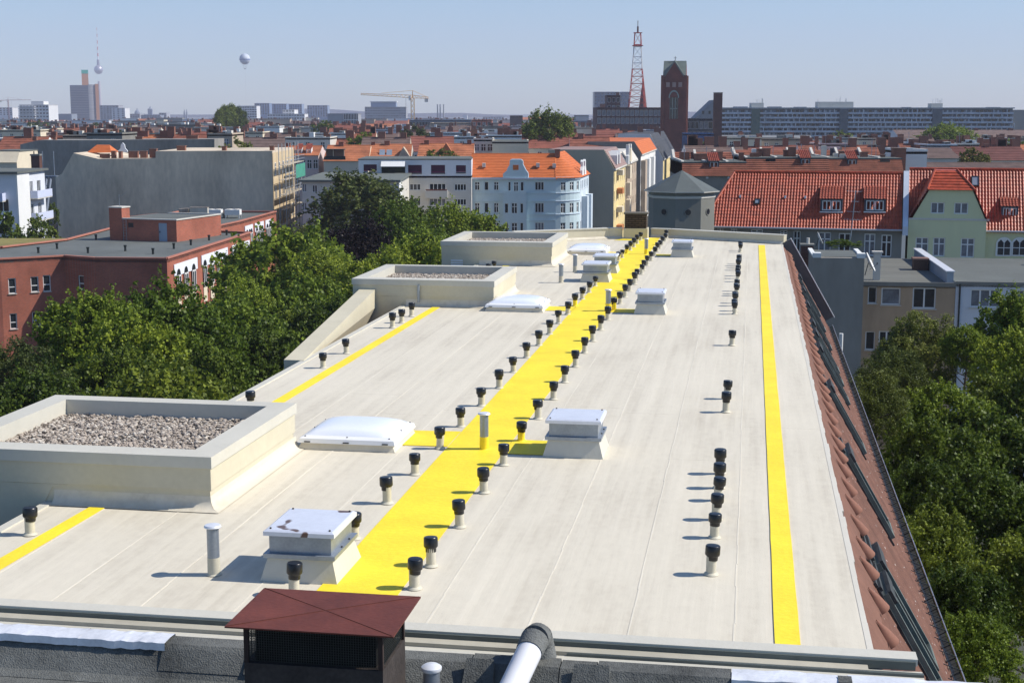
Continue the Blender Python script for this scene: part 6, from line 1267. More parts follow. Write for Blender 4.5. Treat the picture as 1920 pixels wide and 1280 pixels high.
# red and white radio mast
Y = 720; o = tower('radio_mast', 'red and white lattice radio mast', 'mast', 1194, 200, Y); M_RED = mat('mast_red', (.50, .07, .05), var=.1); M_MW = mat('mast_white', (.75, .75, .75), var=.05)
lv = [(203, 15.5, 0), (182, 13.2, 0), (157, 11.2, 0), (130, 9.2, 1), (107, 7.6, 1), (88, 6.8, 0), (84, 6.6, 0), (62, 5.4, 0)]
for k in range(len(lv) - 1):
    (y0, w0, c), (y1, w1, _) = lv[k], lv[k + 1]; z0, z1 = zat(y0, Y), zat(y1, Y); a, b = w0 * k_(Y), w1 * k_(Y); m = MB(); nsub = 2 if k < 4 else 1
    for j in range(nsub):
        t0, t1 = j / nsub, (j + 1) / nsub; aa, bb = a + (b - a) * t0, a + (b - a) * t1; za, zb = z0 + (z1 - z0) * t0, z0 + (z1 - z0) * t1
        cs_ = [(-1, -1), (1, -1), (1, 1), (-1, 1)]
        for i in range(4):
            p0, p1 = cs_[i], cs_[(i + 1) % 4]
            m.tube((p0[0] * aa, p0[1] * aa, za), (p0[0] * bb, p0[1] * bb, zb), .16, 5); m.tube((p0[0] * aa, p0[1] * aa, za), (p1[0] * bb, p1[1] * bb, zb), .07, 4); m.tube((p1[0] * aa, p1[1] * aa, za), (p0[0] * bb, p0[1] * bb, zb), .07, 4); m.tube((p0[0] * bb, p0[1] * bb, zb), (p1[0] * bb, p1[1] * bb, zb), .18, 4)
    m.build('lattice_section', M_MW if c else M_RED, o)
for y, w_ in ((86, 9.5), (62, 7.5), (182, 13.6)): m = MB(); e = w_ * k_(Y); m.box(-e, e, -e, e, zat(y, Y) - .15, zat(y, Y) + .15); m.build('platform', M_RED, o)
m = MB(); m.tube((0, 0, zat(62, Y)), (0, 0, zat(50, Y)), .45, 6); m.tube((0, 0, zat(50, Y)), (0, 0, zat(39, Y)), .18, 5); m.build('antenna', mat('mast_dark', (.08, .04, .04)), o)
m = MB(); e = 18 * k_(Y); m.box(-e, e, -e, e, 0, zat(203, Y)); m.build('base_building', MATS['dark_brick_far'], o)
# brick chimney and angular roof right of the church
Y = 430; o = tower('factory_chimney', 'square dark brick chimney right of the church tower', 'chimney', 1344.5, 260, Y); e = 7.5 * k_(Y); m = MB(); m.box(-e, e, -e, e, 0, zat(175, Y)); m.build('stack', brickmat('stack_brick', (.13, .065, .055), (.10, .05, .045), (.12, .09, .08), bw=.5, bh=.16), o); m = MB(); m.box(-e * 1.06, e * 1.06, -e * 1.06, e * 1.06, zat(175, Y), zat(173.5, Y)); m.build('cap', M_GREYW, o)
Y = 540; o = tower('wedge_building', 'grey building with a steep wedge roof behind the brick chimney', 'building', 1320, 235, Y); a = lambda x: at(x, 230, Y).x - o.location.x
m = MB(); m.prism([(a(1300), 0), (a(1352), 0), (a(1352), zat(186, Y)), (a(1338), zat(188, Y)), (a(1303), zat(222, Y)), (a(1300), zat(222, Y))], 0, 14, 'y'); m.build('wall', mat('wedge_grey', (.20, .22, .24), var=.15), o)
for x in (1316, 1328, 1338): m = MB(); m.box(a(x), a(x + 4), -.05, .05, zat(214, Y), zat(208, Y)); m.build('window', M_GLASS, o)
bgh('flat_hall', 'dark glazed hall with white flat canopy right of the church', 1286, 1335, 224, 250, 500, 'flat', mat('dark_glass_wall', (.05, .055, .065), rough=.3, var=.3), M_LWHITE, 18, (6, 2, 2, 2.4), [], None, cat='building')
bgh('flat_hall', 'white-roofed blue kiosk building above the shrubs right of the church', 1287, 1338, 252, 254, 390, 'flat', mat('cobalt_wall', (.05, .10, .22), var=.2), M_LWHITE, 10, None, [], None, cat='building')
# long apartment slab
Y = 640; p = at(1352, 204, Y); q = at(1899, 206, Y); L = q.x - p.x; zt = zat(204, Y)
SLB = thing('apartment_slab', 'very long grey-blue apartment slab with balcony rows on the right horizon', 'building', (p.x, Y, 0), DEG(0))
m = MB(); m.box(0, L, 0, 14, 0, zt); m.build('wall', mat('slab_grey', (.21, .235, .27), var=.15, scale=.1), SLB)
m = MB(); m.box(-.3, L + .3, -1.6, 14.3, zt + .001, zt + .5); m.build('roof_slab', mat('slab_light', (.33, .36, .38), var=.1), SLB)
m = MB(); m.box(L, L + 10, 2, 14, 0, zt - .5); m.build('end_block', mat('slab_end', (.27, .27, .26), var=.1), SLB)
rs = random.Random(17); stairs = [((1408 - 1352) / 547 * L, (1424 - 1352) / 547 * L, mat('slab_green', (.10, .14, .115))), ((1573 - 1352) / 547 * L, (1589 - 1352) / 547 * L, mat('slab_dark', (.10, .12, .135))), ((1747 - 1352) / 547 * L, (1765 - 1352) / 547 * L, MATS['slab_dark'])]
dzs = (zat(206, Y) - zat(254, Y)) / 5.6; segs = []; x = 0
for a_, b_, mm in stairs: segs.append((x, a_)); m = MB(); m.box(a_, b_, -1.9, 0, 0, zt); m.build('stair_tower', mm, SLB); x = b_
segs.append((x, L)); M_BPAN = mat('balcony_band', (.42, .46, .52), var=.3, scale=.12, stretch=(1, 1, 0.01)); M_REC = mat('balcony_recess', (.06, .065, .08), var=.4, scale=.25)
for r in range(9):
    zf = zt - .35 - (r + 1) * dzs
    for a_, b_ in segs:
        m = MB(); m.box(a_, b_, -1.5, -1.4, zf, zf + dzs * .40); bo = m.build('balcony_band', M_BPAN, SLB)
        m = MB(); m.box(a_, b_, -1.4, 0, zf - .12, zf); m.build('balcony_floor', M_REC, bo)
        w1 = MB(); w2 = MB(); x = a_
        while x < b_ - 1.0:
            if rs.random() < .5: w1.box(x + .2, min(b_, x + rs.uniform(.6, 1.3)), -.10, -.02, zf + dzs * .12, zf + dzs * .88)
            else: w2.box(x + .2, min(b_, x + 1.6), -.06, -.02, zf + dzs * .2, zf + dzs * .88)
            x += rs.uniform(1.6, 2.6)
            if rs.random() < .45: w1.box(x - .12, x + .12, -1.42, 0, zf, zf + dzs)
        if w1.v: w1.build('white_infill', mat('slab_white', (.55, .58, .62), var=.2, scale=.3), bo, kind='stuff')
        if w2.v: w2.build('window_glazing', M_GLASS, bo, kind='stuff')
for x0, x1, y, mm in ((1411, 1434, 193, M_LGREY), (1536, 1603, 191, M_LGREY), (1750, 1771, 194, M_LGREY), (1380, 1404, 200, M_SLATEB), (1445, 1468, 200, M_SLATEB), (1495, 1515, 200.5, M_SLATEB), (1860, 1880, 201, M_SLATEB), (1700, 1712, 201, M_SLATEB)):
    a_, b_ = (x0 - 1352) / 547 * L, (x1 - 1352) / 547 * L; m = MB(); m.box(a_, b_, 3, 9, zt + .5, zat(y, Y)); rb = m.build('roof_box', mm, SLB)
    if y < 195:
        for k in range(7): m = MB(); x = a_ + (b_ - a_) * rs.random(); m.tube((x, 4, zat(y, Y)), (x, 4, zat(y, Y) + rs.uniform(1, 2.4)), .1, 4); m.build('antenna', M_LWHITE, rb)
# left skyline: glass high-rise, television tower and others
Y = 2640; o = tower('glass_high_rise', 'dark grey glass high-rise with terracotta edge and small green-topped tower', 'building', 160, 228, Y); s = k_(Y); o.rotation_euler = (0, 0, DEG(16.3))
m = MB(); m.prism([(-25 * s, 0), (8 * s, 0), (8 * s, 40), (-25 * s, 40)], 0, zat(160, Y), 'z'); m.build('glass_wall', mat('dark_curtain_wall', (.07, .085, .12), rough=.25, var=.2, scale=.03), o)
m = MB(); n_ = 10; pts = [(8 * s + .02, 0)] + [(8 * s + 18 * s * math.sin(t / n_ * math.pi / 2), 18 * (1 - math.cos(t / n_ * math.pi / 2))) for t in range(n_ + 1)] + [(26 * s, 45), (8 * s + .02, 45)]; m.prism(pts[1:], 0, zat(158.5, Y)); m.build('curved_wing', mat('banded_wing', (.24, .24, .26), var=.35, scale=.25, stretch=(.01, .01, 1)), o)
m = MB(); m.box(20.5 * s, 26.6 * s, 1.0, 30, 0, zat(157.5, Y)); m.build('terracotta_edge', mat('terracotta_panel', (.55, .24, .11), var=.1), o)
for k in range(14): m = MB(); zz = 8 + k * (zat(164, Y) - 8) / 14; m.box(-25 * s, 8 * s, -.6, -.05, zz, zz + 1.0); m.build('floor_band', mat('floor_band', (.13, .14, .17)), o)
m = MB(); m.box(-3 * s, 9 * s, 8, 20, zat(160, Y), zat(138, Y)); t_ = m.build('service_tower', MATS['terracotta_panel'], o); m = MB(); m.box(-3.2 * s, 9.2 * s, 7.8, 20.2, zat(138, Y), zat(131, Y)); m.build('green_top', mat('green_cube', (.05, .40, .30), var=.1), t_)
Y = 5730; o = tower('television_tower', 'tall slender television tower with steel sphere and striped antenna', 'tower', 189, 228, Y); s = k_(Y); M_CON = mat('pale_concrete', (.42, .38, .38), var=.06, scale=.02)
m = MB(); m.lathe([(8, 0), (6.2, 60), (4.9, zat(143, Y) - 20)], 14); m.build('shaft', M_CON, o, smooth=True)
m = MB(); zc = zat(131, Y); rd = 8.2 * s; m.lathe([(max(.05, rd * math.sin(t * math.pi / 14)), zc - rd * math.cos(t * math.pi / 14)) for t in range(15)], 20); m.build('sphere', mat('steel_sphere', (.42, .40, .43), rough=.35, var=.15, scale=.1, metal=.5), o, smooth=True)
m = MB(); m.lathe([(5.2, zc + rd * .9), (4.6, zat(112, Y))], 12); m.build('neck', mat('neck_grey', (.2, .19, .24)), o)
ys = [112, 106, 100, 94, 88, 82, 76, 70, 64, 58, 52]
for k in range(len(ys) - 1): m = MB(); r0 = 2.6 - 2.0 * k / 10; m.lathe([(r0, zat(ys[k], Y)), (r0 * .93, zat(ys[k + 1], Y))], 8); m.build('antenna_section', M_RED if k % 2 else M_MW, o)
# tethered balloon
Y = 3000; pb = at(459, 111, Y); s = k_(Y); o = thing('tethered_balloon', 'round pale blue and white tethered balloon in the sky', 'balloon', pb)
m = MB(); rd = 10 * s; m.lathe([(max(.02, rd * math.sin(t * math.pi / 18)), -rd * math.cos(t * math.pi / 18)) for t in range(19)], 24); m.build('envelope', mat('balloon_cloth', (.36, .44, .58), var=.25, scale=.08, col2=(.75, .78, .82)), o, smooth=True)
m = MB(); m.lathe([(rd * .985, -rd * .22), (rd * 1.003, -rd * .08), (rd * 1.003, rd * .03)], 24, cap=False); m.build('band', mat('balloon_band', (.16, .22, .40)), o)
m = MB(); m.lathe([(2.4, -rd - 9.5), (2.6, -rd - 8.2)], 12); m.build('gondola', mat('gondola_grey', (.25, .27, .33)), o)
for t in range(6): m = MB(); an = t * math.pi / 3; m.tube((2.4 * math.cos(an), 2.4 * math.sin(an), -rd - 8.2), (rd * .5 * math.cos(an), rd * .5 * math.sin(an), -rd * .86), .12, 4); m.build('rope', M_GREYW, o)
m = MB(); m.tube((0, 0, -rd - 9), (0, 0, -pb.z), .06, 4); m.build('cable', M_GREYW, o)
# other far buildings: (label, x0, x1, ytop, Y, material, windows)
M_FW = mat('far_white', (.62, .62, .63), var=.08, scale=.03); M_FB = mat('far_blue_glass', (.20, .27, .40), rough=.35, var=.15, scale=.03); M_FG = mat('far_grey', (.30, .31, .34), var=.12, scale=.03)
def far(label, x0, x1, yt, Y, mm, wins=None, d=30, name='office_block', steps=()):
    T = bgh(name, label, x0, x1, yt, yt + 2, Y, 'flat', mm, M_LGREY, d, wins, [], 'buildings on the skyline', cat='building')
    return T
T = far('white stepped terrace block near the left edge of the skyline', 36, 91, 197, 1450, M_FW, (9, 6, 2.2, 1.5)); p = at(56, 197, 1450); q = at(79, 190, 1450); m = MB(); m.box(p.x - T.location.x, q.x - T.location.x, 4, 20, p.z, q.z); m.build('upper_storey', M_FW, T)
for k in range(6): m = MB(); m.box(-.5, at(66, 200, 1450).x - T.location.x, -2.2, -.02, zat(201 + k * 4.2, 1450), zat(199.5 + k * 4.2, 1450)); m.build('terrace_band', M_FW, T)
far('small white block at the very left of the skyline', -8, 23, 202, 2600, M_FW, (5, 4, 3, 2.4)); far('low dark hall between the white terrace block and the high-rise', 92, 134, 214, 2300, M_SLATEB, None)
T = far('pale stepped block right of the glass high-rise', 187, 222, 198, 2500, M_FG, (6, 7, 3, 2)); T = far('cream slab fronting the block right of the high-rise', 209, 234, 203, 2350, M_FW, (3, 6, 3, 2)); far('grey low block under the domed church', 234, 262, 214, 2700, M_FG, (6, 2, 3, 2))
far('dark low block under the clock tower', 264, 300, 216, 2650, M_SLATEB, (7, 2, 3, 2)); far('pale low block right of the clock tower', 298, 312, 212, 2800, M_FG, (3, 2, 3, 2)); far('white block left of the poplars', 385, 402, 226, 1800, M_FW, (4, 2, 3, 2))
far('pale apartment block just right of the poplars', 445, 481, 199, 2100, M_FW, (8, 6, 3, 2)); far('first blue glass office tower right of the poplars', 477, 505, 194, 2600, M_FB, (6, 6, 3, 2.4)); far('second blue glass office tower right of the poplars', 508, 537, 195, 2650, M_FB, (6, 6, 3, 2.4))
far('third blue glass office tower right of the poplars', 539, 566, 195.5, 2700, M_FB, (6, 6, 3, 2.4)); far('fourth, broader blue glass office tower right of the poplars', 576, 614, 198, 2600, M_FB, (8, 6, 3, 2.4)); far('low white building below the blue glass towers', 501, 571, 214, 1700, M_FW, (14, 3, 2.4, 1.6)); far('white upper block below the blue glass towers', 530, 552, 206, 1720, M_FW, (4, 2, 2.4, 1.6))
T = far('grey office block with white gridded front', 614, 672, 214, 1000, M_FG, None, 18); p = at(645, 214, 1000); q = at(672, 249, 1000); x0 = p.x - T.location.x; x1 = q.x - T.location.x
m = MB(); m.box(x0, x1, -.5, -.02, q.z, p.z + .4); g_ = m.build('glazed_front', M_GLASS, T); m = MB()
for i in range(10): x = x0 + (x1 - x0) * i / 9; m.box(x - .14, x + .14, -1.0, -.5, q.z, p.z + .4)
for j in range(4): zz = q.z + (p.z + .4 - q.z) * j / 3; m.box(x0, x1, -1.1, -.45, zz - .22, zz + .22)
m.build('white_grid', M_FW, g_)
T = far('wide pale office block with recessed crown under the yellow crane', 684, 761, 201, 1900, M_FG, (16, 7, 2.6, 1.3)); p = at(695, 201, 1900); q = at(742, 192, 1900); m = MB(); m.box(p.x - T.location.x, q.x - T.location.x, 3, 22, p.z, q.z); m.build('crown', M_FB, T); m = MB(); m.box(p.x - T.location.x - 1, q.x - T.location.x + 1, 1.5, 23, q.z, q.z + 1.2); m.build('crown_roof', M_FW, T)
far('long dark flat hall right of the yellow crane', 768, 883, 226, 760, M_SLATEB, (20, 1, 2.0, 2.0)); far('red brick block right of the dark flat hall', 884, 922, 226, 700, M_BRICK, (4, 2, 1.6, 1.8)); far('tan low hall beneath the dark flat hall', 806, 884, 232, 690, M_BEIGE, None); far('dark low hall left of the dark brick works', 1068, 1120, 228, 900, M_SLATEB, (8, 1, 2.4, 3)); far('small dark block on the hall left of the dark brick works', 1080, 1104, 217, 930, M_SLATEB, None)
far('dark block left of the round tree', 956, 980, 218, 800, mat('far_brown', (.14, .10, .09)), None); far('pale strip of far flats at the centre of the horizon', 905, 945, 219, 3600, M_FG, (8, 2, 5, 3)); far('small white tower at the centre of the horizon', 868, 876, 216, 3600, M_FW, None); far('grey flats left of the dark brick works', 1040, 1075, 222, 2200, M_FG, (7, 2, 3, 2))
bgh('grey_roof_hall', 'wide grey pitched roof below the apartment slab', 1358, 1534, 254, 276, 470, 'gable', M_LGREY, mat('flat_grey_sheet', (.20, .21, .22), var=.1, scale=.1), 26, None, [], None, cat='building', n=3)
bgh('brown_roof_hall', 'wide dark brown roof below the right end of the slab', 1690, 1960, 244, 262, 520, 'gable', M_MWHITE, M_BROWNT, 24, (30, 1, 1.6, 1.4), [(1830, 240, 6), (1895, 241, 8)], None, cat='building', n=3)
# cathedral dome, clock tower, twin spires, stacks
Y = 4300; o = tower('domed_church', 'small grey domed church on the left horizon', 'church', 258, 225, Y); s = k_(Y); m = MB(); m.lathe([(8 * s, 0), (8 * s, zat(217, Y)), (5.5 * s, zat(216, Y)), (5.2 * s, zat(211, Y)), (4.0 * s, zat(208, Y)), (1.2 * s, zat(206, Y)), (.6 * s, zat(203, Y))], 16); m.build('dome', M_SLATEB, o)
Y = 3800; o = tower('clock_tower', 'square grey tower right of the domed church', 'tower', 282.5, 225, Y); s = k_(Y); m = MB(); m.box(-4 * s, 4 * s, -4 * s, 4 * s, 0, zat(205, Y)); m.build('shaft', M_SLATEB, o); m = MB(); m.lathe([(4.6 * s, zat(206, Y)), (4.6 * s, zat(204.5, Y)), (2 * s, zat(203, Y)), (.3 * s, zat(199, Y))], 8); m.build('top', M_SLATEB, o)
for i, px in enumerate((346, 350.5)): Y = 4200; o = tower('church_spire', ('left' if i == 0 else 'right') + ' of the twin slim spires on the left horizon', 'spire', px, 222, Y); s = k_(Y); m = MB(); m.lathe([(1.7 * s, 0), (1.5 * s, zat(211, Y)), (.1, zat(204, Y))], 6); m.build('spire', M_SLATEB, o)
for i, px in enumerate((820.5, 825.5, 832)): Y = 2300; o = tower('power_station_stack', ORD[i] + ' from the left of three slim stacks right of the crane', 'smokestack', px, 224, Y); s = k_(Y); m = MB(); m.lathe([(1.5 * s, 0), (1.1 * s, zat(196.5, Y))], 10); m.build('stack', M_FG, o); m = MB(); m.lathe([(1.3 * s, zat(198, Y)), (1.3 * s, zat(196, Y))], 10); m.build('rim', M_SLATEB, o)
# cranes
def crane(label, px, ymast, yjib, xl, xr, yl, yr, Y, mm, th):
    o = tower('tower_crane', label, 'crane', px, 224, Y); s = k_(Y); zt, zj = zat(ymast, Y), zat(yjib, Y); h = th * s
    m = MB()
    for x, y in ((-h, -h), (h, -h), (h, h), (-h, h)): m.tube((x, y, 0), (x, y, zj), h * .22, 4)
    n_ = int(zj / (h * 3))
    for k in range(n_):
        z0 = k * zj / n_; z1 = (k + 1) * zj / n_; m.tube((-h, -h, z0), (h, -h, z1), h * .15, 3); m.tube((h, -h, z0), (-h, -h, z1), h * .15, 3); m.tube((h, h, z0), (h, -h, z1), h * .15, 3)
    m.build('mast', mm, o)
    def jib(xe, ye, nm):
        e = (xe - px) * s; ze_ = zat(ye, Y); m = MB()
        for dy, dz in ((-h * .7, 0), (h * .7, 0), (0, h * 1.7)): m.tube((0, dy, zj + dz), (e, dy * .5, ze_ + dz * .5), h * .2, 4)
        N_ = max(4, int(abs(e) / (h * 2.5)))
        for k in range(N_):
            t0, t1 = k / N_, (k + .5) / N_; P = lambda t, dz: (e * t, -h * .6 * (1 - .5 * t), zj + (ze_ - zj) * t + dz * (1 - .5 * t)); m.tube(P(t0, 0), P(t1, h * 1.7), h * .13, 3); m.tube(P(t1, h * 1.7), P((k + 1) / N_, 0), h * .13, 3)
        m.build(nm, mm, o)
    jib(xl, yl, 'jib'); jib(xr, yr, 'counter_jib')
    m = MB(); m.tube((0, 0, zj), (0, 0, zt), h * .5, 4, h * .2); m.tube((0, 0, zt), ((xl - px) * s * .6, 0, zat(yl, Y) + h), h * .12, 3); m.tube((0, 0, zt), ((xr - px) * s * .9, 0, zat(yr, Y) + h), h * .12, 3); m.build('apex', mm, o)
    m = MB(); m.box((xr - px) * s * .75, (xr - px) * s * .98, -h, h, zat(yr, Y) - h * 2.2, zat(yr, Y)); m.build('counterweight', M_LGREY, o); m = MB(); m.box(-h * 2.4, -h * 1.1, -h, h, zj - h * 1.5, zj + h * 1.5); m.build('cab', M_LWHITE, o)
    m = MB(); m.tube(((xl - px) * s * .13, 0, zj), ((xl - px) * s * .13, 0, zat(222, Y)), h * .1, 3); m.build('hoist_rope', M_GREYW, o)
crane('yellow tower crane above the centre of the skyline', 774, 170, 184, 677, 804, 178, 185, 1600, mat('crane_yellow', (.75, .38, .03), var=.1), 3.0)
crane('small red tower crane at the left end of the skyline', 17, 182, 188.5, 60, 1, 188, 189.5, 1900, mat('crane_red', (.35, .12, .12), var=.1), .9)
# low hills on the horizon
m = MB(); rh = random.Random(4); vs = []; N_ = 60
for i in range(N_ + 1): x = -3600 + 7200 * i / N_; vs += [(x, 7000, -5), (x, 7000, 18 + 14 * math.sin(i * .35) + 8 * math.sin(i * .9 + 1) + rh.uniform(-3, 3)), (x, 7400, -5)]
fs = []
for i in range(N_): fs += [(3 * i, 3 * i + 3, 3 * i + 4, 3 * i + 1), (3 * i + 1, 3 * i + 4, 3 * i + 5, 3 * i + 2)]
m.add(vs, fs); m.build('hills', mat('far_wooded_hill', (.05, .065, .06), var=.3, scale=.01), kind='structure')
# ================================================================== trees
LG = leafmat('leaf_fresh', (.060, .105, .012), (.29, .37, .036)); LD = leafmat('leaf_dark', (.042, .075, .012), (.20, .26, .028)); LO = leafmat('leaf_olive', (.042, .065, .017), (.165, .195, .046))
LC = leafmat('leaf_copper', (.010, .006, .008), (.030, .016, .018), .15); LB2 = leafmat('leaf_birch', (.060, .084, .018), (.28, .31, .060)); LY = leafmat('leaf_yellowing', (.05, .07, .01), (.23, .21, .03))
def crown(name, seed, n_cl, n_leaf, leaf, shape='round', lobes=5):
    """leaf clumps through a crown of unit-ish radius 1 (x,y) and height 0..2; leaf is the leaf size in crown radii"""
    g_ = np.random.default_rng(seed)
    # big lobes
    lc = g_.normal(0, 1, (lobes, 3)); lc /= np.linalg.norm(lc, axis=1)[:, None]; lc *= [.42, .42, .45]; lr = g_.uniform(.48, .70, lobes)
    lc = np.vstack([lc, [[0, 0, .1]]]); lr = np.append(lr, .72)
    if shape == 'tall': lc = lc * [.75, .75, 1.5]; lr = lr * .9
    if shape == 'column': zz = np.linspace(-1.1, 1.1, 9); lc = np.column_stack([g_.normal(0, .05, 9), g_.normal(0, .05, 9), zz]); lr = .52 * np.cos(zz / 1.1 * 1.15) ** .8 + .06
    C = []; 
    while len(C) < n_cl:
        k = g_.integers(0, len(lr)); d = g_.normal(0, 1, 3); d /= np.linalg.norm(d)
        if d[2] < -.55: continue
        q = lc[k] + d * lr[k] * g_.uniform(.72, 1.06) * np.array([1, 1, 1.0 if shape != 'tall' else 1.2])
        ins = ((np.linalg.norm(q - lc, axis=1) / lr) < .62).sum()
        if ins > 0 and g_.random() < .8: continue
        C.append(q)
    C = np.array(C); cr = .07 + .15 * g_.random(n_cl) ** 1.6 if shape != 'weep' else g_.uniform(.09, .16, n_cl)
    ci = g_.integers(0, n_cl, n_leaf); d = g_.normal(0, 1, (n_leaf, 3)); d /= np.linalg.norm(d, axis=1)[:, None]; rad = g_.uniform(.2, 1.05, n_leaf) ** .7
    P = C[ci] + d * (cr[ci] * rad)[:, None] * [1.15, 1.15, .8]
    if shape != 'weep':     # leafy twigs that break the outline of each clump
        nt_ = n_cl * 5; b0 = g_.integers(0, n_cl, nt_); td = g_.normal(0, 1, (nt_, 3)) + [0, 0, .45]; td += C[b0] * .9; td /= np.linalg.norm(td, axis=1)[:, None]; tl_ = g_.uniform(.10, .30, nt_)
        ti = g_.integers(0, nt_, n_leaf); tt = g_.uniform(.15, 1, n_leaf); Q = C[b0[ti]] + td[ti] * (tl_[ti] * tt)[:, None] + g_.normal(0, .018, (n_leaf, 3)); P = np.where((g_.random(n_leaf) < .5)[:, None], Q, P)
    if shape == 'weep':
        ns = 1100; si = g_.integers(0, ns, n_leaf); top = C[g_.integers(0, n_cl, ns)] + g_.normal(0, .05, (ns, 3)); ln = g_.uniform(.15, .5, ns); dr = g_.normal(0, .10, (ns, 2)); tt = g_.uniform(0, 1, n_leaf); keep = g_.random(n_leaf) < .72
        Q = top[si].copy(); Q[:, 2] -= tt * ln[si]; Q[:, :2] += dr[si] * tt[:, None]; Q += g_.normal(0, .012, (n_leaf, 3)); P = np.where(keep[:, None], Q, P)
    P[:, 2] += 1.0
    nrm = d * .8 + g_.normal(0, .55, (n_leaf, 3)) + [0, 0, .45]; nrm /= np.linalg.norm(nrm, axis=1)[:, None]
    t1 = np.cross(nrm, g_.normal(0, 1, (n_leaf, 3))); t1 /= np.linalg.norm(t1, axis=1)[:, None]; t2 = np.cross(nrm, t1)
    L = leaf * g_.uniform(.6, 1.25, n_leaf)[:, None]; wd = L * (.85 if shape != 'weep' else .55)
    V = np.stack([P - t1 * L * .5, P + t2 * wd * .6 + nrm * L * .06, P + t1 * L * .5, P - t2 * wd * .6 + nrm * L * .06], 1).reshape(-1, 3)
    me = bpy.data.meshes.new(name); me.vertices.add(len(V)); me.vertices.foreach_set('co', V.astype('f').ravel())
    me.loops.add(n_leaf * 4); me.loops.foreach_set('vertex_index', np.arange(n_leaf * 4, dtype='i')); me.polygons.add(n_leaf); me.polygons.foreach_set('loop_start', np.arange(0, n_leaf * 4, 4, dtype='i'))
    me.update(calc_edges=True); a = me.attributes.new('tint', 'FLOAT', 'POINT'); a.data.foreach_set('value', np.repeat(g_.uniform(0, 1, n_leaf), 4).astype('f')); me.materials.append(LG)
    return me
def trunkmesh(seed, h0=1.0):
    """tapered trunk with limbs; crown space: trunk from -1 to 1.1, limbs reaching the lobes"""
    r_ = random.Random(seed); m = MB(); z = -1.6; p = Vector((0, 0, z)); r = .085
    pts = [p]
    for k in range(5): p = p + Vector((r_.uniform(-.05, .05), r_.uniform(-.05, .05), .52)); pts.append(p)
    for i in range(5): m.tube(pts[i], pts[i + 1], r * (1 - i * .17), 8, r * (1 - (i + 1) * .17))
    for k in range(12):
        b = pts[2].lerp(pts[5], k / 12); an = k * 2.4 + r_.uniform(-.4, .4); L = r_.uniform(.5, .85); e = b + Vector((math.cos(an) * L, math.sin(an) * L, L * r_.uniform(.4, .9))); mid = b.lerp(e, .5) + Vector((0, 0, -.05)); m.tube(b, mid, .032, 5, .02); m.tube(mid, e, .02, 5, .006)
        f = mid + Vector((math.cos(an + .8) * L * .4, math.sin(an + .8) * L * .4, L * .35)); m.tube(mid, f, .014, 4, .004)
    return m.mesh('trunk', M_BARK, True)
BIG = [crown('crown', 1, 230, 42000, .047, lobes=9), crown('crown', 2, 240, 42000, .047, lobes=11), crown('crown', 3, 240, 40000, .047, 'tall', 12), crown('crown', 4, 190, 42000, .044, 'weep', 8)]
SML = [crown('crown', 11, 80, 6500, .085, lobes=6), crown('crown', 12, 80, 6500, .085, lobes=7), crown('crown', 13, 70, 6000, .085, 'tall', 6)]
COLM = crown('crown', 21, 160, 14000, .075, 'column')
TRK = [trunkmesh(1), trunkmesh(2)]
def tree(label, x0, x1, ytop, Y, lm, mesh, group, hz=None, name='broadleaf_tree', rz=None, trunk=True, cat='tree'):
    """crown between two columns of the photograph at distance Y, top at ytop; hz = crown height in metres"""
    a, b = at(x0, ytop, Y), at(x1, ytop, Y); rx = (b.x - a.x) / 2 / .98; zt = at(960, ytop, Y).z
    V = np.empty(len(mesh.vertices) * 3, 'f'); mesh.vertices.foreach_get('co', V); z_ = V.reshape(-1, 3)[:, 2]; top, bot = np.quantile(z_, .998), np.quantile(z_, .01); ex = np.quantile(np.abs(V.reshape(-1, 3)[:, :2]), .985)
    wide = (1.22 if group != G2 else 1.12) if Y < 200 else (1.2 if Y > 600 else 1.0); rx = rx * wide / ex
    H = min(hz or 9e9, rx * ex * (1.8 if mesh not in (BIG[2], SML[2]) else 3.2)) if Y < 600 else hz; sz = H / (top - bot)
    o = thing(name, label, cat, ((a.x + b.x) / 2, Y, 0), 0, group)
    c = link('crown', mesh, o, (0, 0, zt - top * sz)); c.scale = (rx, rx, sz); c.rotation_euler = (0, 0, RND.uniform(0, 6.28) if rz is None else rz)
    c.material_slots[0].link = 'OBJECT'; c.material_slots[0].material = lm
    if trunk:
        t = link('trunk', RND.choice(TRK), o, (0, 0, 0)); zc = zt - top * sz; t.scale = (rx, rx, sz); t.location = (0, 0, zc)
        if zc - 1.6 * sz > 0:
            s_ = MB(); s_.lathe([(.11 * rx, 0), (.085 * rx, zc - 1.55 * sz)], 8); s_.build('trunk_base', M_BARK, o)
    return o
G1 = 'trees between the roof and the school'; G2 = 'courtyard trees right of the roof'; G3 = 'treetops among the rooftops'
tree('tree with the rounded crown in front of the school corner', 225, 432, 530, 82, LG, BIG[0], G1, 12)
tree('broad bright tree at the left below the school windows', 85, 265, 548, 78, LG, BIG[1], G1, 12)
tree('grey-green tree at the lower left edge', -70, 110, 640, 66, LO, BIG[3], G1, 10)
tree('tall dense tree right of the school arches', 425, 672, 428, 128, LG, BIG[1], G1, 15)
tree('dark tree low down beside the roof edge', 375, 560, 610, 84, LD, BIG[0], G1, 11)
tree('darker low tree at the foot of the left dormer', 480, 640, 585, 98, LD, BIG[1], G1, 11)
tree('small bright tree between the school corner and the roof', 395, 530, 520, 104, LG, BIG[0], G1, 10)
tree('tall pointed olive tree before the low grey block', 585, 770, 326, 186, LO, BIG[2], G1, 16)
tree('copper-leaved dark tree in the middle of the trees', 622, 745, 415, 136, LC, BIG[0], G1, 11)
tree('bright tree in front of the white modern house', 690, 830, 378, 158, LG, BIG[1], G1, 12)
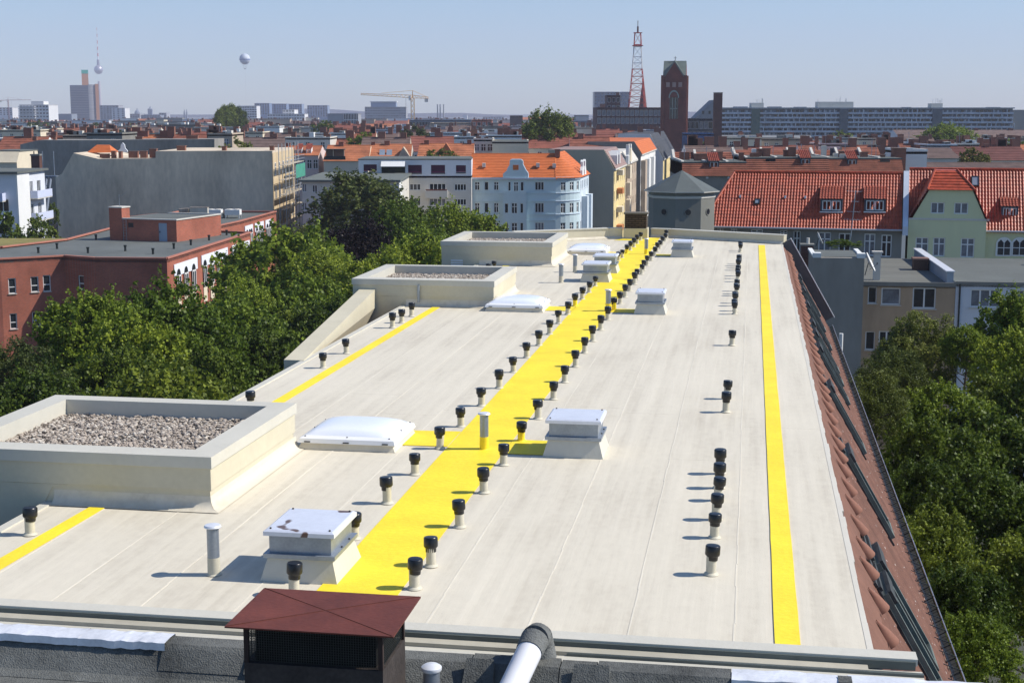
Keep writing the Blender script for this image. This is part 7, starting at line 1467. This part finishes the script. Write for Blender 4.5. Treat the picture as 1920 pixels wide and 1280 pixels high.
tree('bright tree in front of the light blue house', 790, 918, 382, 150, LG, BIG[0], G1, 12)
tree('small tree left of the copper-leaved tree', 540, 660, 470, 122, LG, BIG[1], G1, 11)
tree('tree in front of the copper-leaved tree beside the middle dormer', 655, 800, 470, 112, LG, BIG[0], G1, 11)
tree('green tree left of the far gravel dormer', 740, 880, 430, 124, LG, BIG[1], G1, 11)
tree('slim olive tree at the foot of the scaffolding', 530, 610, 425, 168, LO, BIG[2], G1, 11)
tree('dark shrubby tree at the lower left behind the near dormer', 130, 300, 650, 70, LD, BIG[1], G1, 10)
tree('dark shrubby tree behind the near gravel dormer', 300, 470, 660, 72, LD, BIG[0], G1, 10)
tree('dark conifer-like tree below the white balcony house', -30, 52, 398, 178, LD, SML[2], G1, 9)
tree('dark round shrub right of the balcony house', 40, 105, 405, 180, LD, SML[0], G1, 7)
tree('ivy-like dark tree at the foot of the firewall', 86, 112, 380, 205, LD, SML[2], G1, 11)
for i, (x0, x1, yt, Y, lm) in enumerate(((120, 330, 600, 74, LG), (330, 520, 560, 92, LG), (500, 690, 520, 106, LG), (-40, 150, 700, 62, LD), (560, 700, 560, 96, LD), (150, 420, 690, 66, LD), (700, 860, 440, 116, LG))):
    tree(['bright lower canopy tree below the school corner', 'mid-green canopy tree right of the school corner', 'green canopy tree left of the middle dormer', 'dark low tree at the left edge behind the near dormer', 'dark canopy tree beside the sloped roof upstand', 'dark canopy tree just over the near gravel dormer', 'green canopy tree left of the far dormer front'][i], x0, x1, yt, Y, lm, BIG[i % 2], G1, 10)
# right-hand courtyard
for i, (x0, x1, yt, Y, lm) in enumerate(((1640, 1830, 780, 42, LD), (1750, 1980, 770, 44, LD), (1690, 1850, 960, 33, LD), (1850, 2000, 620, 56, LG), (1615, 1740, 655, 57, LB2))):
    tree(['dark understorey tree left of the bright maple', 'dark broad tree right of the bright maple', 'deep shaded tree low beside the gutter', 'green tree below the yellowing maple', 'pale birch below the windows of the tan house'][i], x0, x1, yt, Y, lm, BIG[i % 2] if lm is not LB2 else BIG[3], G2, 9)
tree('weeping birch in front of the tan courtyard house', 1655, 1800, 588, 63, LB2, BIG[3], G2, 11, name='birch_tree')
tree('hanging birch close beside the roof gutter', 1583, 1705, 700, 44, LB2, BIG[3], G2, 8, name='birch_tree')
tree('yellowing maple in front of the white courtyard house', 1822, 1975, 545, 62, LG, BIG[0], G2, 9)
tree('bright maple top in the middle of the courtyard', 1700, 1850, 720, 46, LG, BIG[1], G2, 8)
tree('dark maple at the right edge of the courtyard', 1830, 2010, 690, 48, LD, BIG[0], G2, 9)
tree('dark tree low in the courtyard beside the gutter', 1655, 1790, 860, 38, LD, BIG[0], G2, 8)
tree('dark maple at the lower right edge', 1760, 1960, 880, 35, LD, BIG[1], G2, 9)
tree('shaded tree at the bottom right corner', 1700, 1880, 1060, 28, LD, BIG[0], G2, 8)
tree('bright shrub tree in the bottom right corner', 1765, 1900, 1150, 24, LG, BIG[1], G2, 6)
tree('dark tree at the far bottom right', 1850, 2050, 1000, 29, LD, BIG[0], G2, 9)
tree('loose green tree against the white courtyard facade', 1778, 1850, 612, 60, LG, BIG[1], G2, 7)
# among the roofs
for i, (x0, x1, yt, h) in enumerate(((402, 419, 205, 13.5), (411, 432, 198, 15), (423, 444, 195.5, 15.5), (435, 455, 201, 14.5), (444, 464, 208, 12.5))):
    tree('%s from the left of the clustered dark poplars' % ORD[i], x0, x1, yt, 620 + i * 4, LD, COLM, 'dark poplars on the left skyline', h, name='poplar_tree', trunk=False)
tree('big round dark tree between the orange roofs and the church', 960, 1077, 206, 340, LD, BIG[0], G3, 12)
tree('olive treetop behind the dark grey firewall', 405, 495, 262, 236, LY if False else LO, SML[0], G3, 7)
tree('pale treetop behind the slate-grey firewall', 195, 252, 246, 330, LO, SML[1], G3, 6)
tree('broad olive treetop below the crane', 742, 822, 237, 380, LO, SML[0], G3, 8)
tree('small green treetop left of the gridded office', 580, 625, 226, 520, LD, SML[1], G3, 6)
tree('green treetop right of the loggia house chimneys', 648, 700, 248, 330, LG, SML[1], G3, 5)
tree('rooftop greenery on the white modern house', 795, 856, 279, 258, LD, SML[0], G3, 3, name='shrub', trunk=False, cat='shrub')
tree('dark treetop below the middle of the apartment slab', 1532, 1620, 247, 420, LD, SML[0], G3, 8)
tree('broad green tree below the right part of the slab', 1726, 1832, 233, 400, LG, BIG[1], G3, 10)
tree('yellow-green treetop above the brown roof', 1800, 1864, 278, 226, LY, SML[1], G3, 5)
tree('green treetop at the right edge below the slab', 1865, 1930, 262, 380, LG, SML[0], G3, 6)
tree('green shrubs below the white-roofed kiosk', 1292, 1336, 262, 370, LG, SML[0], G3, 5, name='shrub', trunk=False, cat='shrub')
tree('dark treetop left of the white terrace block', 50, 88, 227, 700, LD, SML[0], G3, 6)
tree('small dark treetop right of the glass high-rise', 175, 200, 230, 700, LD, SML[1], G3, 6)
tree('dark treetop below the domed church', 235, 262, 231, 720, LD, SML[0], G3, 6)
tree('treetop below the clock tower', 262, 300, 232, 740, LO, SML[1], G3, 5)
p = at(1590, 474, 90); o = thing('roof_planting', 'low green planting on top of the dark wall tower', 'plants', (p.x, p.y + 2, zt1 + .03))
c = link('foliage', SML[0], o, (0, 0, -.05)); c.scale = (1.3, .8, .28); c.material_slots[0].link = 'OBJECT'; c.material_slots[0].material = LG
# ================================================================== air
hz_ = MB(); hz_.box(-4200, 4200, -120, 7600, -20, 420); ho = hz_.build('haze', None, kind='stuff')
hm_ = bpy.data.materials.new('haze'); hm_.use_nodes = True; t = hm_.node_tree; t.nodes.clear(); om = t.nodes.new('ShaderNodeOutputMaterial'); pv = t.nodes.new('ShaderNodeVolumePrincipled')
pv.inputs['Color'].default_value = (.77, .79, .97, 1); pv.inputs['Density'].default_value = 1.25e-4; pv.inputs['Anisotropy'].default_value = 0.0
t.links.new(pv.outputs[0], om.inputs['Volume']); ho.data.materials.append(hm_)
